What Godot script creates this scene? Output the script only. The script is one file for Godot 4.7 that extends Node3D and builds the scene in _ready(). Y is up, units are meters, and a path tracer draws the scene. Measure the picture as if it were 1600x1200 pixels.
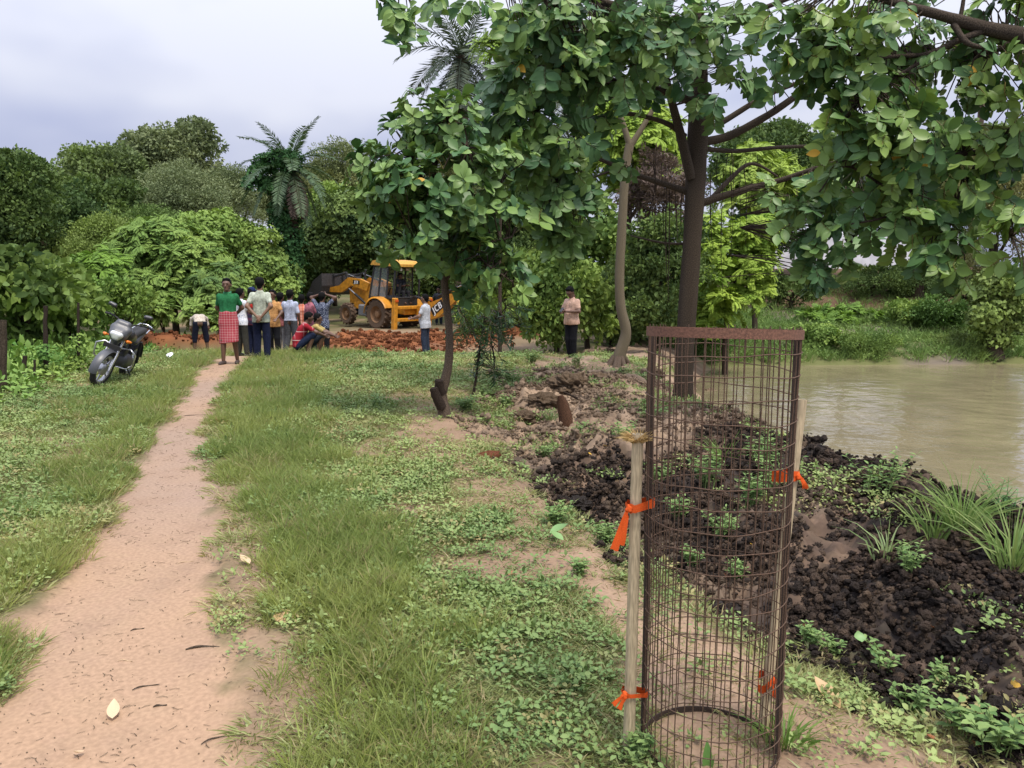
extends Node3D
# ---------------------------------------------------------------- camera geometry (photo pixels 1600 x 1200 give directions only)
const FOCAL := 1202.0
const PITCH := 0.132645
const EYE := 1.6
const WATER := -1.3

var rng := RandomNumberGenerator.new()
var n1 := FastNoiseLite.new()
var n2 := FastNoiseLite.new()
var n3 := FastNoiseLite.new()
var nr := FastNoiseLite.new()
var used := {}
var M := {}
var K := {}

func ray(px: float, py: float) -> Vector3:
	var u := (px - 800.0) / FOCAL
	var v := (600.0 - py) / FOCAL
	return Vector3(u, v * cos(PITCH) - sin(PITCH), -v * sin(PITCH) - cos(PITCH))

func at(px: float, py: float, d: float) -> Vector3:
	var r := ray(px, py)
	return Vector3(0, EYE, 0) + r * (d / -r.z)

func gp(px: float, py: float) -> Vector3:
	var r := ray(px, py)
	var y := 0.0
	var p := Vector3.ZERO
	for i in 12:
		p = Vector3(0, EYE, 0) + r * ((y - EYE) / r.y)
		y = lerpf(y, height(p.x, -p.z), 0.7)
	return Vector3(p.x, height(p.x, -p.z), p.z)

func on_ground(x: float, d: float, lift := 0.0) -> Vector3:
	return Vector3(x, height(x, d) + lift, -d)

# ---------------------------------------------------------------- mesh collector
class MB:
	var v := PackedVector3Array()
	var n := PackedVector3Array()
	var c := PackedColorArray()
	var ix := PackedInt32Array()
	var col := Color.WHITE
	func vert(p: Vector3, nn: Vector3) -> int:
		v.append(p); n.append(nn); c.append(col)
		return v.size() - 1
	func tri(i: int, j: int, k: int) -> void:
		var g := (v[k] - v[i]).cross(v[j] - v[i])
		if g.dot(n[i] + n[j] + n[k]) < 0.0:
			ix.append(i); ix.append(k); ix.append(j)
		else:
			ix.append(i); ix.append(j); ix.append(k)
	func face(p: Array) -> void:
		var g: Vector3 = ((p[2] - p[0]) as Vector3).cross(p[1] - p[0]).normalized()
		var s := v.size()
		for q in p: vert(q, g)
		for k in range(1, p.size() - 1):
			ix.append(s); ix.append(s + k); ix.append(s + k + 1)
	func quad(a: Vector3, b: Vector3, cc: Vector3, d: Vector3) -> void:
		face([a, b, cc, d])
	func tube(pts: Array, radii: Array, sides := 8, cap := true) -> void:
		var m := pts.size()
		var ref := Vector3(0.13, 0.21, 0.97)
		var t0: Vector3 = (pts[1] - pts[0]).normalized()
		if absf(t0.dot(ref)) > 0.9: ref = Vector3.RIGHT
		var side := t0.cross(ref).normalized()
		var s := v.size()
		for i in m:
			var t: Vector3 = (pts[mini(i + 1, m - 1)] - pts[maxi(i - 1, 0)]).normalized()
			side = (side - t * side.dot(t)).normalized()
			var up := t.cross(side)
			for k in sides:
				var a := TAU * k / sides
				var o := side * cos(a) + up * sin(a)
				vert(pts[i] + o * float(radii[i] if radii.size() > 1 else radii[0]), o)
		for i in m - 1:
			for k in sides:
				var a := s + i * sides + k
				var b := s + i * sides + (k + 1) % sides
				tri(a, b, a + sides); tri(b, b + sides, a + sides)
		if cap:
			for e in 2:
				var i := 0 if e == 0 else m - 1
				var t: Vector3 = (pts[1] - pts[0]).normalized() * -1.0 if e == 0 else (pts[m - 1] - pts[m - 2]).normalized()
				var cc := vert(pts[i], t)
				var ss := v.size()
				for k in sides: vert(v[s + i * sides + k], t)
				for k in sides: tri(cc, ss + k, ss + (k + 1) % sides)
	func box(o: Transform3D, size: Vector3, bev := 0.0) -> void:
		var h := size / 2.0
		if bev <= 0.0:
			for f in [[0, 1, 2], [1, 2, 0], [2, 0, 1]]:
				for s in [-1.0, 1.0]:
					var q := []
					for uv in [[-1, -1], [1, -1], [1, 1], [-1, 1]]:
						var p := Vector3.ZERO
						p[f[0]] = h[f[0]] * s; p[f[1]] = h[f[1]] * uv[0] * s; p[f[2]] = h[f[2]] * uv[1]
						q.append(o * p)
					q.reverse()
					face(q)
			return
		# chamfered box: six faces, twelve bevels, eight corners
		for f in [[0, 1, 2], [1, 2, 0], [2, 0, 1]]:
			for s in [-1.0, 1.0]:
				var q := []
				for uv in [[-1, -1], [1, -1], [1, 1], [-1, 1]]:
					var p := Vector3.ZERO
					p[f[0]] = h[f[0]] * s; p[f[1]] = (h[f[1]] - bev) * uv[0] * s; p[f[2]] = (h[f[2]] - bev) * uv[1]
					q.append(o * p)
				q.reverse()
				face(q)
				for s2 in [-1.0, 1.0]:
					var e := []
					for k in [[0, -1.0], [0, 1.0], [1, 1.0], [1, -1.0]]:
						var p := Vector3.ZERO
						p[f[0]] = (h[f[0]] if k[0] == 0 else h[f[0]] - bev) * s
						p[f[1]] = (h[f[1]] - bev if k[0] == 0 else h[f[1]]) * s2
						p[f[2]] = (h[f[2]] - bev) * k[1]
						e.append(o * p)
					if s * s2 > 0: e.reverse()
					out_face(e, o.origin)
		for a in [-1.0, 1.0]:
			for b in [-1.0, 1.0]:
				for d in [-1.0, 1.0]:
					out_face([o * Vector3(h.x * a, (h.y - bev) * b, (h.z - bev) * d), o * Vector3((h.x - bev) * a, h.y * b, (h.z - bev) * d), o * Vector3((h.x - bev) * a, (h.y - bev) * b, h.z * d)], o.origin)
	func out_face(p: Array, from: Vector3) -> void:
		var g: Vector3 = ((p[2] - p[0]) as Vector3).cross(p[1] - p[0])
		if g.dot(p[0] - from) < 0.0: p.reverse()
		face(p)
	func prism(poly: Array, o: Transform3D, depth: float) -> void:
		# poly: Vector2 outline in o's xy plane, thickness depth along o's z, centred
		var pk := PackedVector2Array(poly)
		var t := Geometry2D.triangulate_polygon(pk)
		for s in [-0.5, 0.5]:
			var nn: Vector3 = (o.basis.z * signf(s)).normalized()
			var st := v.size()
			for q in pk: vert(o * Vector3(q.x, q.y, s * depth), nn)
			for k in range(0, t.size(), 3): tri(st + t[k], st + t[k + 1], st + t[k + 2])
		var area := 0.0
		for i in pk.size(): area += pk[i].cross(pk[(i + 1) % pk.size()])
		for i in pk.size():
			var a := pk[i]
			var b := pk[(i + 1) % pk.size()]
			var e := (b - a).normalized()
			var nn: Vector3 = (o.basis * (Vector3(e.y, -e.x, 0) * signf(area))).normalized()
			var s := v.size()
			for q in [Vector3(a.x, a.y, -depth / 2), Vector3(b.x, b.y, -depth / 2), Vector3(b.x, b.y, depth / 2), Vector3(a.x, a.y, depth / 2)]: vert(o * q, nn)
			tri(s, s + 1, s + 2); tri(s, s + 2, s + 3)
	func lathe(o: Transform3D, prof: Array, sides := 20) -> void:
		# prof: Vector2(radius, y) round o's y axis
		for i in prof.size() - 1:
			var a: Vector2 = prof[i]
			var b: Vector2 = prof[i + 1]
			var nn2 := Vector2(b.y - a.y, a.x - b.x).normalized()
			var s := v.size()
			for k in sides + 1:
				var w := TAU * k / sides
				var dir := Vector3(cos(w), 0, sin(w))
				var nn: Vector3 = (o.basis * (dir * nn2.x + Vector3.UP * nn2.y)).normalized()
				vert(o * (dir * a.x + Vector3.UP * a.y), nn)
				vert(o * (dir * b.x + Vector3.UP * b.y), nn)
			for k in sides:
				tri(s + 2 * k, s + 2 * k + 1, s + 2 * k + 2); tri(s + 2 * k + 1, s + 2 * k + 3, s + 2 * k + 2)
	func append(o: MB, x: Transform3D, tint := Color.WHITE) -> void:
		var s := v.size()
		var nb := x.basis.orthonormalized()
		for i in o.v.size():
			v.append(x * o.v[i]); n.append((nb * o.n[i]).normalized()); c.append(o.c[i] * tint)
		for i in o.ix: ix.append(i + s)
	func commit() -> ArrayMesh:
		var a := []
		a.resize(Mesh.ARRAY_MAX)
		a[Mesh.ARRAY_VERTEX] = v; a[Mesh.ARRAY_NORMAL] = n; a[Mesh.ARRAY_COLOR] = c; a[Mesh.ARRAY_INDEX] = ix
		var m := ArrayMesh.new()
		m.add_surface_from_arrays(Mesh.PRIMITIVE_TRIANGLES, a)
		return m

# ---------------------------------------------------------------- nodes
func numbered(called: String) -> String:
	if not used.has(called):
		used[called] = 0
		return called
	used[called] += 1
	return "%s_%03d" % [called, used[called]]

func tag(o: Node, label: String, category: String, group := "") -> Node:
	o.set_meta("label", label)
	o.set_meta("category", category)
	if group != "": o.set_meta("group", group)
	return o

func thing(called: String, label: String, category: String, pos := Vector3.ZERO, turn := 0.0, group := "") -> Node3D:
	var o := Node3D.new()
	o.name = numbered(called)
	add_child(o)
	o.position = pos
	o.rotation.y = turn
	tag(o, label, category, group)
	return o

func part(called: String, mesh: Mesh, mat: Material, parent: Node, kind := "") -> MeshInstance3D:
	var o := MeshInstance3D.new()
	o.name = numbered(called) if parent == self else called
	o.mesh = mesh
	o.material_override = mat
	parent.add_child(o, true)
	if kind != "": o.set_meta("kind", kind)
	return o

func multi(called: String, mesh: Mesh, xf: Array, cols: Array, mat: Material, parent: Node, kind := "stuff") -> MultiMeshInstance3D:
	var mm := MultiMesh.new()
	mm.transform_format = MultiMesh.TRANSFORM_3D
	mm.use_colors = cols.size() > 0
	mm.mesh = mesh
	mm.instance_count = xf.size()
	for i in xf.size():
		mm.set_instance_transform(i, xf[i])
		if cols.size() > 0: mm.set_instance_color(i, cols[i])
	var o := MultiMeshInstance3D.new()
	o.name = numbered(called) if parent == self else called
	o.multimesh = mm
	o.material_override = mat
	parent.add_child(o, true)
	if kind != "": o.set_meta("kind", kind)
	return o

# ---------------------------------------------------------------- materials
func mat(lin: Color, rough := 0.8, metal := 0.0, spec := 0.5) -> StandardMaterial3D:
	var m := StandardMaterial3D.new()
	m.albedo_color = lin.linear_to_srgb()
	m.roughness = rough
	m.metallic = metal
	m.metallic_specular = spec
	return m

func noise_tex(freq: float, lo: float, hi: float, seed_: int, octaves := 4, size := 512) -> NoiseTexture2D:
	var f := FastNoiseLite.new()
	f.seed = seed_
	f.frequency = freq
	f.fractal_octaves = octaves
	var t := NoiseTexture2D.new()
	t.width = size; t.height = size
	t.seamless = true
	t.noise = f
	var g := Gradient.new()
	g.set_color(0, Color(lo, lo, lo)); g.set_color(1, Color(hi, hi, hi))
	t.color_ramp = g
	return t

func grain(m: StandardMaterial3D, tex: Texture2D, scale: float, bump: Texture2D = null, bump_cm := 0.0, world := false) -> StandardMaterial3D:
	m.albedo_texture = tex
	m.uv1_triplanar = true
	m.uv1_world_triplanar = world
	m.uv1_scale = Vector3.ONE * scale
	if bump:
		m.heightmap_enabled = true
		m.heightmap_texture = bump
		m.heightmap_scale = bump_cm
	return m

func vcol(m: StandardMaterial3D) -> StandardMaterial3D:
	m.vertex_color_use_as_albedo = true
	return m

func leaf_mat(rough := 0.5, back := 0.35, spec := 0.5) -> StandardMaterial3D:
	var m := vcol(mat(Color.WHITE, rough, 0.0, spec))
	m.cull_mode = BaseMaterial3D.CULL_DISABLED
	m.backlight_enabled = true
	m.backlight = Color(back, back, back * 0.6).linear_to_srgb()
	return m

func rr(a: float, b: float) -> float:
	return rng.randf_range(a, b)

func rdir() -> Vector3:
	var z := rr(-1, 1)
	var a := rr(0, TAU)
	var r := sqrt(1 - z * z)
	return Vector3(r * cos(a), z, r * sin(a))

func frame(dir: Vector3, roll := 0.0) -> Basis:
	# basis whose y axis runs along dir
	var y := dir.normalized()
	var ref := Vector3.RIGHT if absf(y.x) < 0.9 else Vector3.FORWARD
	var x := ref.cross(y).normalized()
	var z := x.cross(y)
	return Basis(x, y, z) * Basis(Vector3.UP, roll)

func smooth(a: float, b: float, x: float) -> float:
	return smoothstep(a, b, x)

func table(t: Array, d: float) -> float:
	if d <= t[0][0]: return t[0][1]
	for i in range(1, t.size()):
		if d <= t[i][0]:
			return lerpf(t[i - 1][1], t[i][1], (d - t[i - 1][0]) / (t[i][0] - t[i - 1][0]))
	return t[-1][1]

# ---------------------------------------------------------------- terrain
const PATH_L := [[-3.0, -2.3], [2.4, -2.08], [2.84, -2.04], [3.41, -2.21], [4.33, -2.51], [5.54, -2.94], [7.3, -3.53], [9.56, -4.31], [12.8, -5.37], [16.05, -6.3], [18.4, -6.9], [22.0, -7.6]]
const PATH_R := [[-3.0, -0.5], [2.36, -0.93], [2.75, -1.03], [3.28, -1.21], [4.56, -1.77], [6.09, -2.42], [7.93, -3.16], [10.64, -4.12], [14.25, -5.15], [16.75, -5.6], [19.3, -5.7], [22.0, -5.2]]
const EDGE := [[-3.0, 2.6], [1.0, 2.1], [2.6, 1.5], [3.2, 1.2], [4.5, 0.75], [6.0, 0.3], [7.0, -0.2], [9.0, -0.5], [11.0, -0.5], [14.0, -0.2], [18.0, 0.6], [24.0, 2.4], [30.0, 4.0]]
const CREST := [[-3.0, 3.6], [1.0, 3.3], [4.5, 2.9], [6.5, 2.45], [9.0, 2.1], [11.0, 1.3], [13.0, 1.7], [18.0, 3.0], [24.0, 4.6], [30.0, 6.0]]
const CREST_H := [[-3.0, 0.2], [1.0, 0.22], [4.5, 0.24], [6.5, 0.2], [9.0, 0.13], [11.0, 0.13], [13.0, -0.1], [16.0, -0.1], [20.0, -0.25], [24.0, -0.5], [27.0, -0.7]]
const SHORE := [[-3.0, 5.6], [5.0, 5.2], [9.4, 4.8], [13.0, 4.4], [17.0, 4.6], [22.0, 5.4], [25.0, 6.6], [27.0, 9.0]]
const FAR_BANK := [[25.0, -1.75], [26.2, -1.33], [27.2, -0.95], [29.0, -0.55], [31.5, -0.3], [34.0, -0.15], [37.0, 0.25], [41.0, 1.35], [46.0, 2.3], [60.0, 2.7], [150.0, 4.0]]
const MID := [[-3.0, 0.0], [15.0, 0.0], [18.0, -0.12], [21.0, -0.42], [26.0, -0.5], [36.0, -0.4], [50.0, 0.4], [75.0, 1.5], [150.0, 6.0]]

func path_w(x: float, d: float) -> float:
	var w := n1.get_noise_2d(x * 9.0, d * 9.0) * 0.13 + n1.get_noise_2d(x * 40.0, d * 40.0) * 0.09
	var l := table(PATH_L, d)
	var r := table(PATH_R, d)
	return smooth(-0.07, 0.07, x - l + w) * smooth(-0.1, 0.1, r - x + w * 1.3) * (1.0 - smooth(19.0, 22.0, d))

func mud_w(x: float, d: float) -> float:
	var w := n1.get_noise_2d(x * 7.0 + 30.0, d * 7.0) * 0.45
	return smooth(-0.12, 0.25, x - table(EDGE, d) + w)

func black_w(x: float, d: float) -> float:
	# the wet dark spoil; farther along the spoil is pale dry clay
	var w := n2.get_noise_2d(x * 5.0, d * 5.0)
	return (1.0 - smooth(6.2, 7.8, d + w * 1.6 - (x - 1.0) * 0.3)) * (1.0 - 0.45 * smooth(0.15, 0.5, n2.get_noise_2d(x * 11.0 + 9.0, d * 11.0)))

func red_w(x: float, d: float) -> float:
	var w := n1.get_noise_2d(x * 3.0, d * 3.0) * 0.35
	var a := 1.0 - smooth(0.75, 1.0, Vector2((x + 3.7) / 3.7, (d - 25.8) / 4.6).length() + w)
	var b := 1.0 - smooth(0.7, 1.0, Vector2((x + 10.0) / 2.3, (d - 23.4) / 1.4).length() + w * 0.6)
	var e := 1.0 - smooth(0.6, 1.0, Vector2((x - 0.6) / 1.6, (d - 30.0) / 2.5).length() + w)
	return maxf(maxf(a, b), e)

func height(x: float, d: float) -> float:
	var mid := table(MID, d)
	if x < -9.0: mid -= smooth(9.0, 16.0, -x) * 0.15
	var e := table(EDGE, d)
	var h := mid
	if x > e - 0.6:
		var cx := table(CREST, d)
		var ch := table(CREST_H, d)
		var sx := table(SHORE, d)
		if x < cx:
			var t := clampf((x - e + 0.25) / (cx - e + 0.25), 0, 1)
			h = lerpf(mid, ch, smooth(0.0, 1.0, t)) - 0.1 * sin(PI * clampf(t * 2.2, 0, 1))
		elif x < sx:
			var t := (x - cx) / (sx - cx)
			h = lerpf(ch, WATER - 0.1, t * t * 0.35 + 0.65 * smooth(0.0, 1.0, t))
		else:
			h = WATER - 0.1 - minf(0.8, (x - sx) * 0.35)
		var m := mud_w(x, d)
		if m > 0.01 and h > WATER - 0.3 and d < 28.0:
			var rough := 1.0 - smooth(13.0, 20.0, d) * 0.6
			var r := 1.0 - absf(nr.get_noise_2d(x * 14.0, d * 14.0)) * 2.0
			var r2 := 1.0 - absf(nr.get_noise_2d(x * 42.0 + 7.0, d * 42.0)) * 2.0
			h += m * rough * (n2.get_noise_2d(x * 9.0, d * 9.0) * 0.14 - r * 0.06 - r2 * 0.045 - (maxf(0.0, 1.0 - absf(nr.get_noise_2d(x * 95.0 + 3.0, d * 95.0)) * 3.0) * 0.03 if d < 9.0 else 0.0) + n3.get_noise_2d(x * 60.0, d * 60.0) * 0.035 + (n3.get_noise_2d(x * 120.0, d * 120.0) * 0.02 if d < 8.0 else 0.0))
	if d > 23.5 and x > 4.0:
		var f := smooth(24.6, 27.0, d - 0.05 * clampf(x - 8.0, 0, 12)) if x > 6.5 else smooth(25.5, 29.0, d) * smooth(4.0, 6.5, x)
		var fb := table(FAR_BANK, d - 0.08 * clampf(x - 8.0, 0, 14))
		fb += (n2.get_noise_2d(x * 2.2, d * 2.2) * 0.35 + n1.get_noise_2d(x * 6.0, d * 6.0) * 0.12) * smooth(26.5, 28.5, d) * (1.0 - smooth(38.0, 46.0, d))
		h = lerpf(h, fb, f)
	# dug red earth
	if d > 19.0 and d < 34.0 and x < 4.0:
		var rw := red_w(x, d)
		if rw > 0.0:
			var g := 0.16 + 0.3 * n2.get_noise_2d(x * 3.0, d * 3.0) + 0.12 * n1.get_noise_2d(x * 12.0, d * 12.0) - 0.1 * absf(nr.get_noise_2d(x * 9.0, d * 9.0))
			if x < -7.0: g += 0.33
			h += rw * maxf(g, -0.1)
	var pw := path_w(x, d) if x < 0.2 and d < 22.0 else 0.0
	h -= pw * 0.025
	h += n1.get_noise_2d(x * 2.5, d * 2.5) * 0.03 * (1.0 - pw * 0.7)
	if d < 14.0 and x < 3.0: h += n3.get_noise_2d(x * 25.0, d * 25.0) * 0.012 * (1.0 - pw * 0.75)
	return h

func bare_w(x: float, d: float) -> float:
	# trodden earth showing through the grass
	var b := 0.85 * smooth(0.3, 0.62, n2.get_noise_2d(x * 4.0 + 50.0, d * 4.0) + 0.1 + 0.12 * n1.get_noise_2d(x * 30.0, d * 30.0))
	var e := table(EDGE, d)
	if d < 12.0: b = maxf(b, 0.85 * (1.0 - smooth(0.1, 0.5, absf(x - (e - 0.35 - 0.1 * smooth(3.0, 7.0, d))) + n1.get_noise_2d(x * 8.0, d * 8.0) * 0.5 + n3.get_noise_2d(x * 30.0, d * 30.0) * 0.25)))
	if d < 4.4: b = maxf(b, 1.0 - smooth(0.24, 0.42, absf(x - (e - 0.5)) + n1.get_noise_2d(x * 8.0, d * 8.0) * 0.25))
	b = maxf(b, 1.0 - smooth(0.2, 0.26, Vector2(x - 0.684, d - 2.49).length()))
	b = maxf(b, 1.0 - smooth(0.4, 0.85, Vector2(x + 0.75, (d - 8.6) * 0.55).length() + n1.get_noise_2d(x * 8.0, d * 8.0) * 0.3))
	# pale trampled strip past the small tree, towards the pond
	b = maxf(b, 1.0 - smooth(0.5, 1.1, absf(d - 19.6 + 0.12 * (x + 2.0) + n1.get_noise_2d(x * 3.0, d * 3.0) * 0.8) * 0.62 + smooth(-3.0, -5.0, x) * 2.0))
	# worn edge of the path
	var r := table(PATH_R, d)
	b = maxf(b, (1.0 - smooth(0.1, 0.5, x - r + n1.get_noise_2d(x * 6.0, d * 6.0) * 0.3)) * smooth(-0.1, 0.05, x - r) * (1.0 - smooth(5.0, 8.0, d)) * (0.8 + 0.5 * n3.get_noise_2d(x * 30.0, d * 30.0)))
	if d > 24.0 and x > 7.0: b = smooth(0.05, 0.35, n2.get_noise_2d(x * 1.5, d * 1.5))
	return clampf(b, 0, 1)

func ground_color(x: float, d: float) -> Color:
	var a := n1.get_noise_2d(x * 5.0, d * 5.0)
	var b := n3.get_noise_2d(x * 30.0, d * 30.0)
	var soil := Color(0.36, 0.25, 0.168).lerp(Color(0.285, 0.195, 0.13), clampf(0.5 + a + b * 0.5, 0, 1))
	var under := Color(0.105, 0.115, 0.045).lerp(Color(0.17, 0.14, 0.075), clampf(0.45 + a * 1.2 + b * 0.6, 0, 1))
	var c := under.lerp(soil, bare_w(x, d))
	if d > 20.0 and x < 6.0: c = c.lerp(Color(0.33, 0.24, 0.16), 0.75 * (1.0 - smooth(30.0, 38.0, d)) * smooth(-9.0, -6.0, x) * (1.0 - smooth(0.5, 2.5, x)))
	var m := mud_w(x, d)
	if m > 0.0 and d < 28.0:
		var clay := Color(0.37, 0.27, 0.185).lerp(Color(0.24, 0.17, 0.115), clampf(0.5 + b * 1.6 + a, 0, 1))
		var dark := Color(0.05, 0.041, 0.036).lerp(Color(0.19, 0.13, 0.09), clampf(0.22 + b * 1.1 + a * 1.3, 0, 1))
		c = c.lerp(clay.lerp(dark, black_w(x, d)), m)
	if d > 24.5 and x > 6.0:
		var f := smooth(24.5, 26.0, d)
		var bank := Color(0.16, 0.17, 0.07).lerp(Color(0.2, 0.165, 0.13), bare_w(x, d))
		bank = bank.lerp(Color(0.15, 0.095, 0.065), smooth(35.0, 38.5, d))
		c = c.lerp(bank, f)
	var rw := red_w(x, d) if d > 19.0 and d < 34.0 else 0.0
	c = c.lerp(Color(0.29, 0.115, 0.05).lerp(Color(0.2, 0.075, 0.035), clampf(0.5 + b * 1.5 + a, 0, 1)), rw)
	var pw := path_w(x, d) if x < 0.2 and d < 24.0 else 0.0
	if pw > 0.0:
		var pc := Color(0.42, 0.28, 0.182).lerp(Color(0.355, 0.255, 0.19), clampf(0.5 + 1.1 * n1.get_noise_2d(x * 3.0 + 5.0, d * 1.6), 0, 1))
		pc = pc.lerp(Color(0.31, 0.21, 0.145), clampf(0.25 * b + 0.8 * n2.get_noise_2d(x * 22.0, d * 14.0), 0, 1))
		c = c.lerp(pc, pw)
	return c

func lines(spec: Array) -> PackedFloat32Array:
	# spec: [from, to, step at from, step at to] runs
	var o := PackedFloat32Array()
	for s in spec:
		var x: float = s[0]
		while x < s[1] - 0.001:
			o.append(x)
			x += lerpf(s[2], s[3], (x - s[0]) / (s[1] - s[0]))
	o.append(spec[-1][1])
	return o

func build_ground() -> void:
	var xs := lines([[-140, -30, 20, 4], [-30, -7.5, 2, 0.2], [-7.5, -3.0, 0.16, 0.05], [-3.0, 0.3, 0.05, 0.045], [0.3, 3.6, 0.03, 0.03], [3.6, 6, 0.05, 0.3], [6, 24, 0.35, 0.6], [24, 140, 2, 20]])
	var ds := lines([[-6, 1.2, 1.0, 0.1], [1.2, 7, 0.034, 0.034], [7, 12, 0.036, 0.09], [12, 20, 0.09, 0.16], [20, 34, 0.16, 0.3], [34, 60, 0.5, 2], [60, 220, 4, 30]])
	var w := xs.size()
	var v := PackedVector3Array()
	var c := PackedColorArray()
	var n := PackedVector3Array()
	v.resize(w * ds.size()); c.resize(v.size()); n.resize(v.size())
	for j in ds.size():
		for i in w:
			v[j * w + i] = Vector3(xs[i], height(xs[i], ds[j]), -ds[j])
			c[j * w + i] = ground_color(xs[i], ds[j])
	var ix := PackedInt32Array()
	for j in ds.size():
		for i in w:
			var dx := v[j * w + mini(i + 1, w - 1)] - v[j * w + maxi(i - 1, 0)]
			var dz := v[mini(j + 1, ds.size() - 1) * w + i] - v[maxi(j - 1, 0) * w + i]
			n[j * w + i] = dx.cross(dz).normalized()
			if i < w - 1 and j < ds.size() - 1:
				var a := j * w + i
				ix.append_array(PackedInt32Array([a, a + w, a + 1, a + 1, a + w, a + w + 1]))
	var arr := []
	arr.resize(Mesh.ARRAY_MAX)
	arr[Mesh.ARRAY_VERTEX] = v; arr[Mesh.ARRAY_NORMAL] = n; arr[Mesh.ARRAY_COLOR] = c; arr[Mesh.ARRAY_INDEX] = ix
	var m := ArrayMesh.new()
	m.add_surface_from_arrays(Mesh.PRIMITIVE_TRIANGLES, arr)
	part("ground", m, M.ground, self, "structure")
	# pond
	var wb := MB.new()
	wb.face([Vector3(3.2, WATER, 4), Vector3(3.2, WATER, -29.5), Vector3(80, WATER, -32), Vector3(80, WATER, 4)])
	part("pond_water", wb.commit(), M.water, self, "structure")

# ---------------------------------------------------------------- leaves, grass, clumps
func leaf(mb: MB, x: Transform3D, ln: float, wd: float, fold := 0.25, curl := 0.3, rows := 5, peak := 0.45, tint := Color.WHITE) -> void:
	# runs along +y from the base, faces +z; folded on the midrib and curled back at the tip
	var s := mb.v.size()
	var a := 0.0
	var p := Vector3.ZERO
	for i in rows + 1:
		var t := float(i) / rows
		var w := wd * 0.5 * pow(sin(PI * pow(t, log(0.5) / log(peak))), 0.8) if i > 0 and i < rows else wd * 0.03
		var up := Vector3(0, cos(a), -sin(a))
		var nn := Vector3(0, sin(a), cos(a))
		for k in [-1.0, 0.0, 1.0]:
			var q: Vector3 = p + Vector3(w * k, 0, 0) + nn * (absf(k) * w * fold)
			var no: Vector3 = (nn - Vector3(k * fold, 0, 0)).normalized()
			mb.col = tint
			mb.vert(x * q, (x.basis * no).normalized())
		p += up * (ln / rows)
		a += curl / rows
	mb.col = Color.WHITE
	for i in rows:
		for k in 2:
			var b := s + i * 3 + k
			mb.tri(b, b + 1, b + 3); mb.tri(b + 1, b + 4, b + 3)

func leaflet(mb: MB, x: Transform3D, ln: float, wd: float, tint := Color.WHITE) -> void:
	# four-cornered small leaf, folded
	var s := mb.v.size()
	mb.col = tint
	var f := wd * 0.18
	for q in [Vector3(0, 0, 0), Vector3(-wd * 0.5, ln * 0.45, f), Vector3(wd * 0.5, ln * 0.45, f), Vector3(0, ln, -f)]:
		mb.vert(x * q, (x.basis.z + x.basis.x * (q.x / wd * -0.5)).normalized())
	mb.col = Color.WHITE
	mb.tri(s, s + 1, s + 3); mb.tri(s, s + 3, s + 2)

func blade(mb: MB, base: Vector3, dir: Vector3, ln: float, wd: float, bend: float, tint: Color) -> void:
	var side := dir.cross(Vector3(rr(-1, 1), 0.2, rr(-1, 1))).normalized()
	var nn := side.cross(dir).normalized()
	var out := Vector3(dir.x, 0, dir.z)
	if out.length() < 0.05: out = Vector3(rr(-1, 1), 0, rr(-1, 1))
	out = out.normalized()
	var s := mb.v.size()
	mb.col = tint
	var p := base
	var dd := dir.normalized()
	for i in 3:
		var w: float = wd * [0.8, 1.0, 0.55][i] * 0.5
		mb.vert(p - side * w, nn); mb.vert(p + side * w, nn)
		p += dd * ln / 3.0
		dd = (dd + (out - Vector3.UP * 0.5) * bend * 0.55).normalized()
	mb.vert(p, nn)
	mb.col = Color.WHITE
	for i in 2:
		mb.tri(s + i * 2, s + i * 2 + 1, s + i * 2 + 2); mb.tri(s + i * 2 + 1, s + i * 2 + 3, s + i * 2 + 2)
	mb.tri(s + 4, s + 5, s + 6)

func tuft(n: int, spread: float, ln: float, wd: float, lean: float, bend: float, dry: float) -> ArrayMesh:
	var mb := MB.new()
	for i in n:
		var a := rr(0, TAU)
		var r := spread * sqrt(rng.randf())
		var dir := Vector3(cos(a) * lean * rr(0.2, 1.3), 1, sin(a) * lean * rr(0.2, 1.3)).normalized()
		var k := rr(0.75, 1.2)
		var t := Color(k, k, k * rr(0.8, 1.15))
		if rng.randf() < dry: t = Color(2.1, 1.45, 1.9) * rr(0.7, 1.1)
		blade(mb, Vector3(cos(a + 0.6) * r, -0.01, sin(a + 0.6) * r), dir, ln * rr(0.55, 1.2), wd * rr(0.7, 1.3), bend * rr(0.3, 1.3), t)
	return mb.commit()

func cover_patch(n: int, spread: float, sz: float, tall: float) -> ArrayMesh:
	var mb := MB.new()
	for i in n:
		var a := rr(0, TAU)
		var r := spread * sqrt(rng.randf())
		var p := Vector3(cos(a) * r, rr(0.1, 1.0) * tall, sin(a) * r)
		var y := Vector3(rr(-1, 1), rr(-0.1, 0.7), rr(-1, 1)).normalized()
		var b := frame(y)
		var z := (Vector3.UP + Vector3(rr(-0.6, 0.6), 0, rr(-0.6, 0.6)) - y * y.y).normalized()
		var x := y.cross(z).normalized()
		b = Basis(x, y, x.cross(y))
		var k := rr(0.7, 1.25)
		if n < 18: leaf(mb, Transform3D(b, p), sz * rr(0.7, 1.3), sz * 0.62, 0.2, 0.5, 3, 0.45, Color(k, k, k * 0.95))
		else: leaflet(mb, Transform3D(b, p), sz * rr(0.7, 1.3), sz * 0.6, Color(k, k, k * 0.95))
	return mb.commit()

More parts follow.
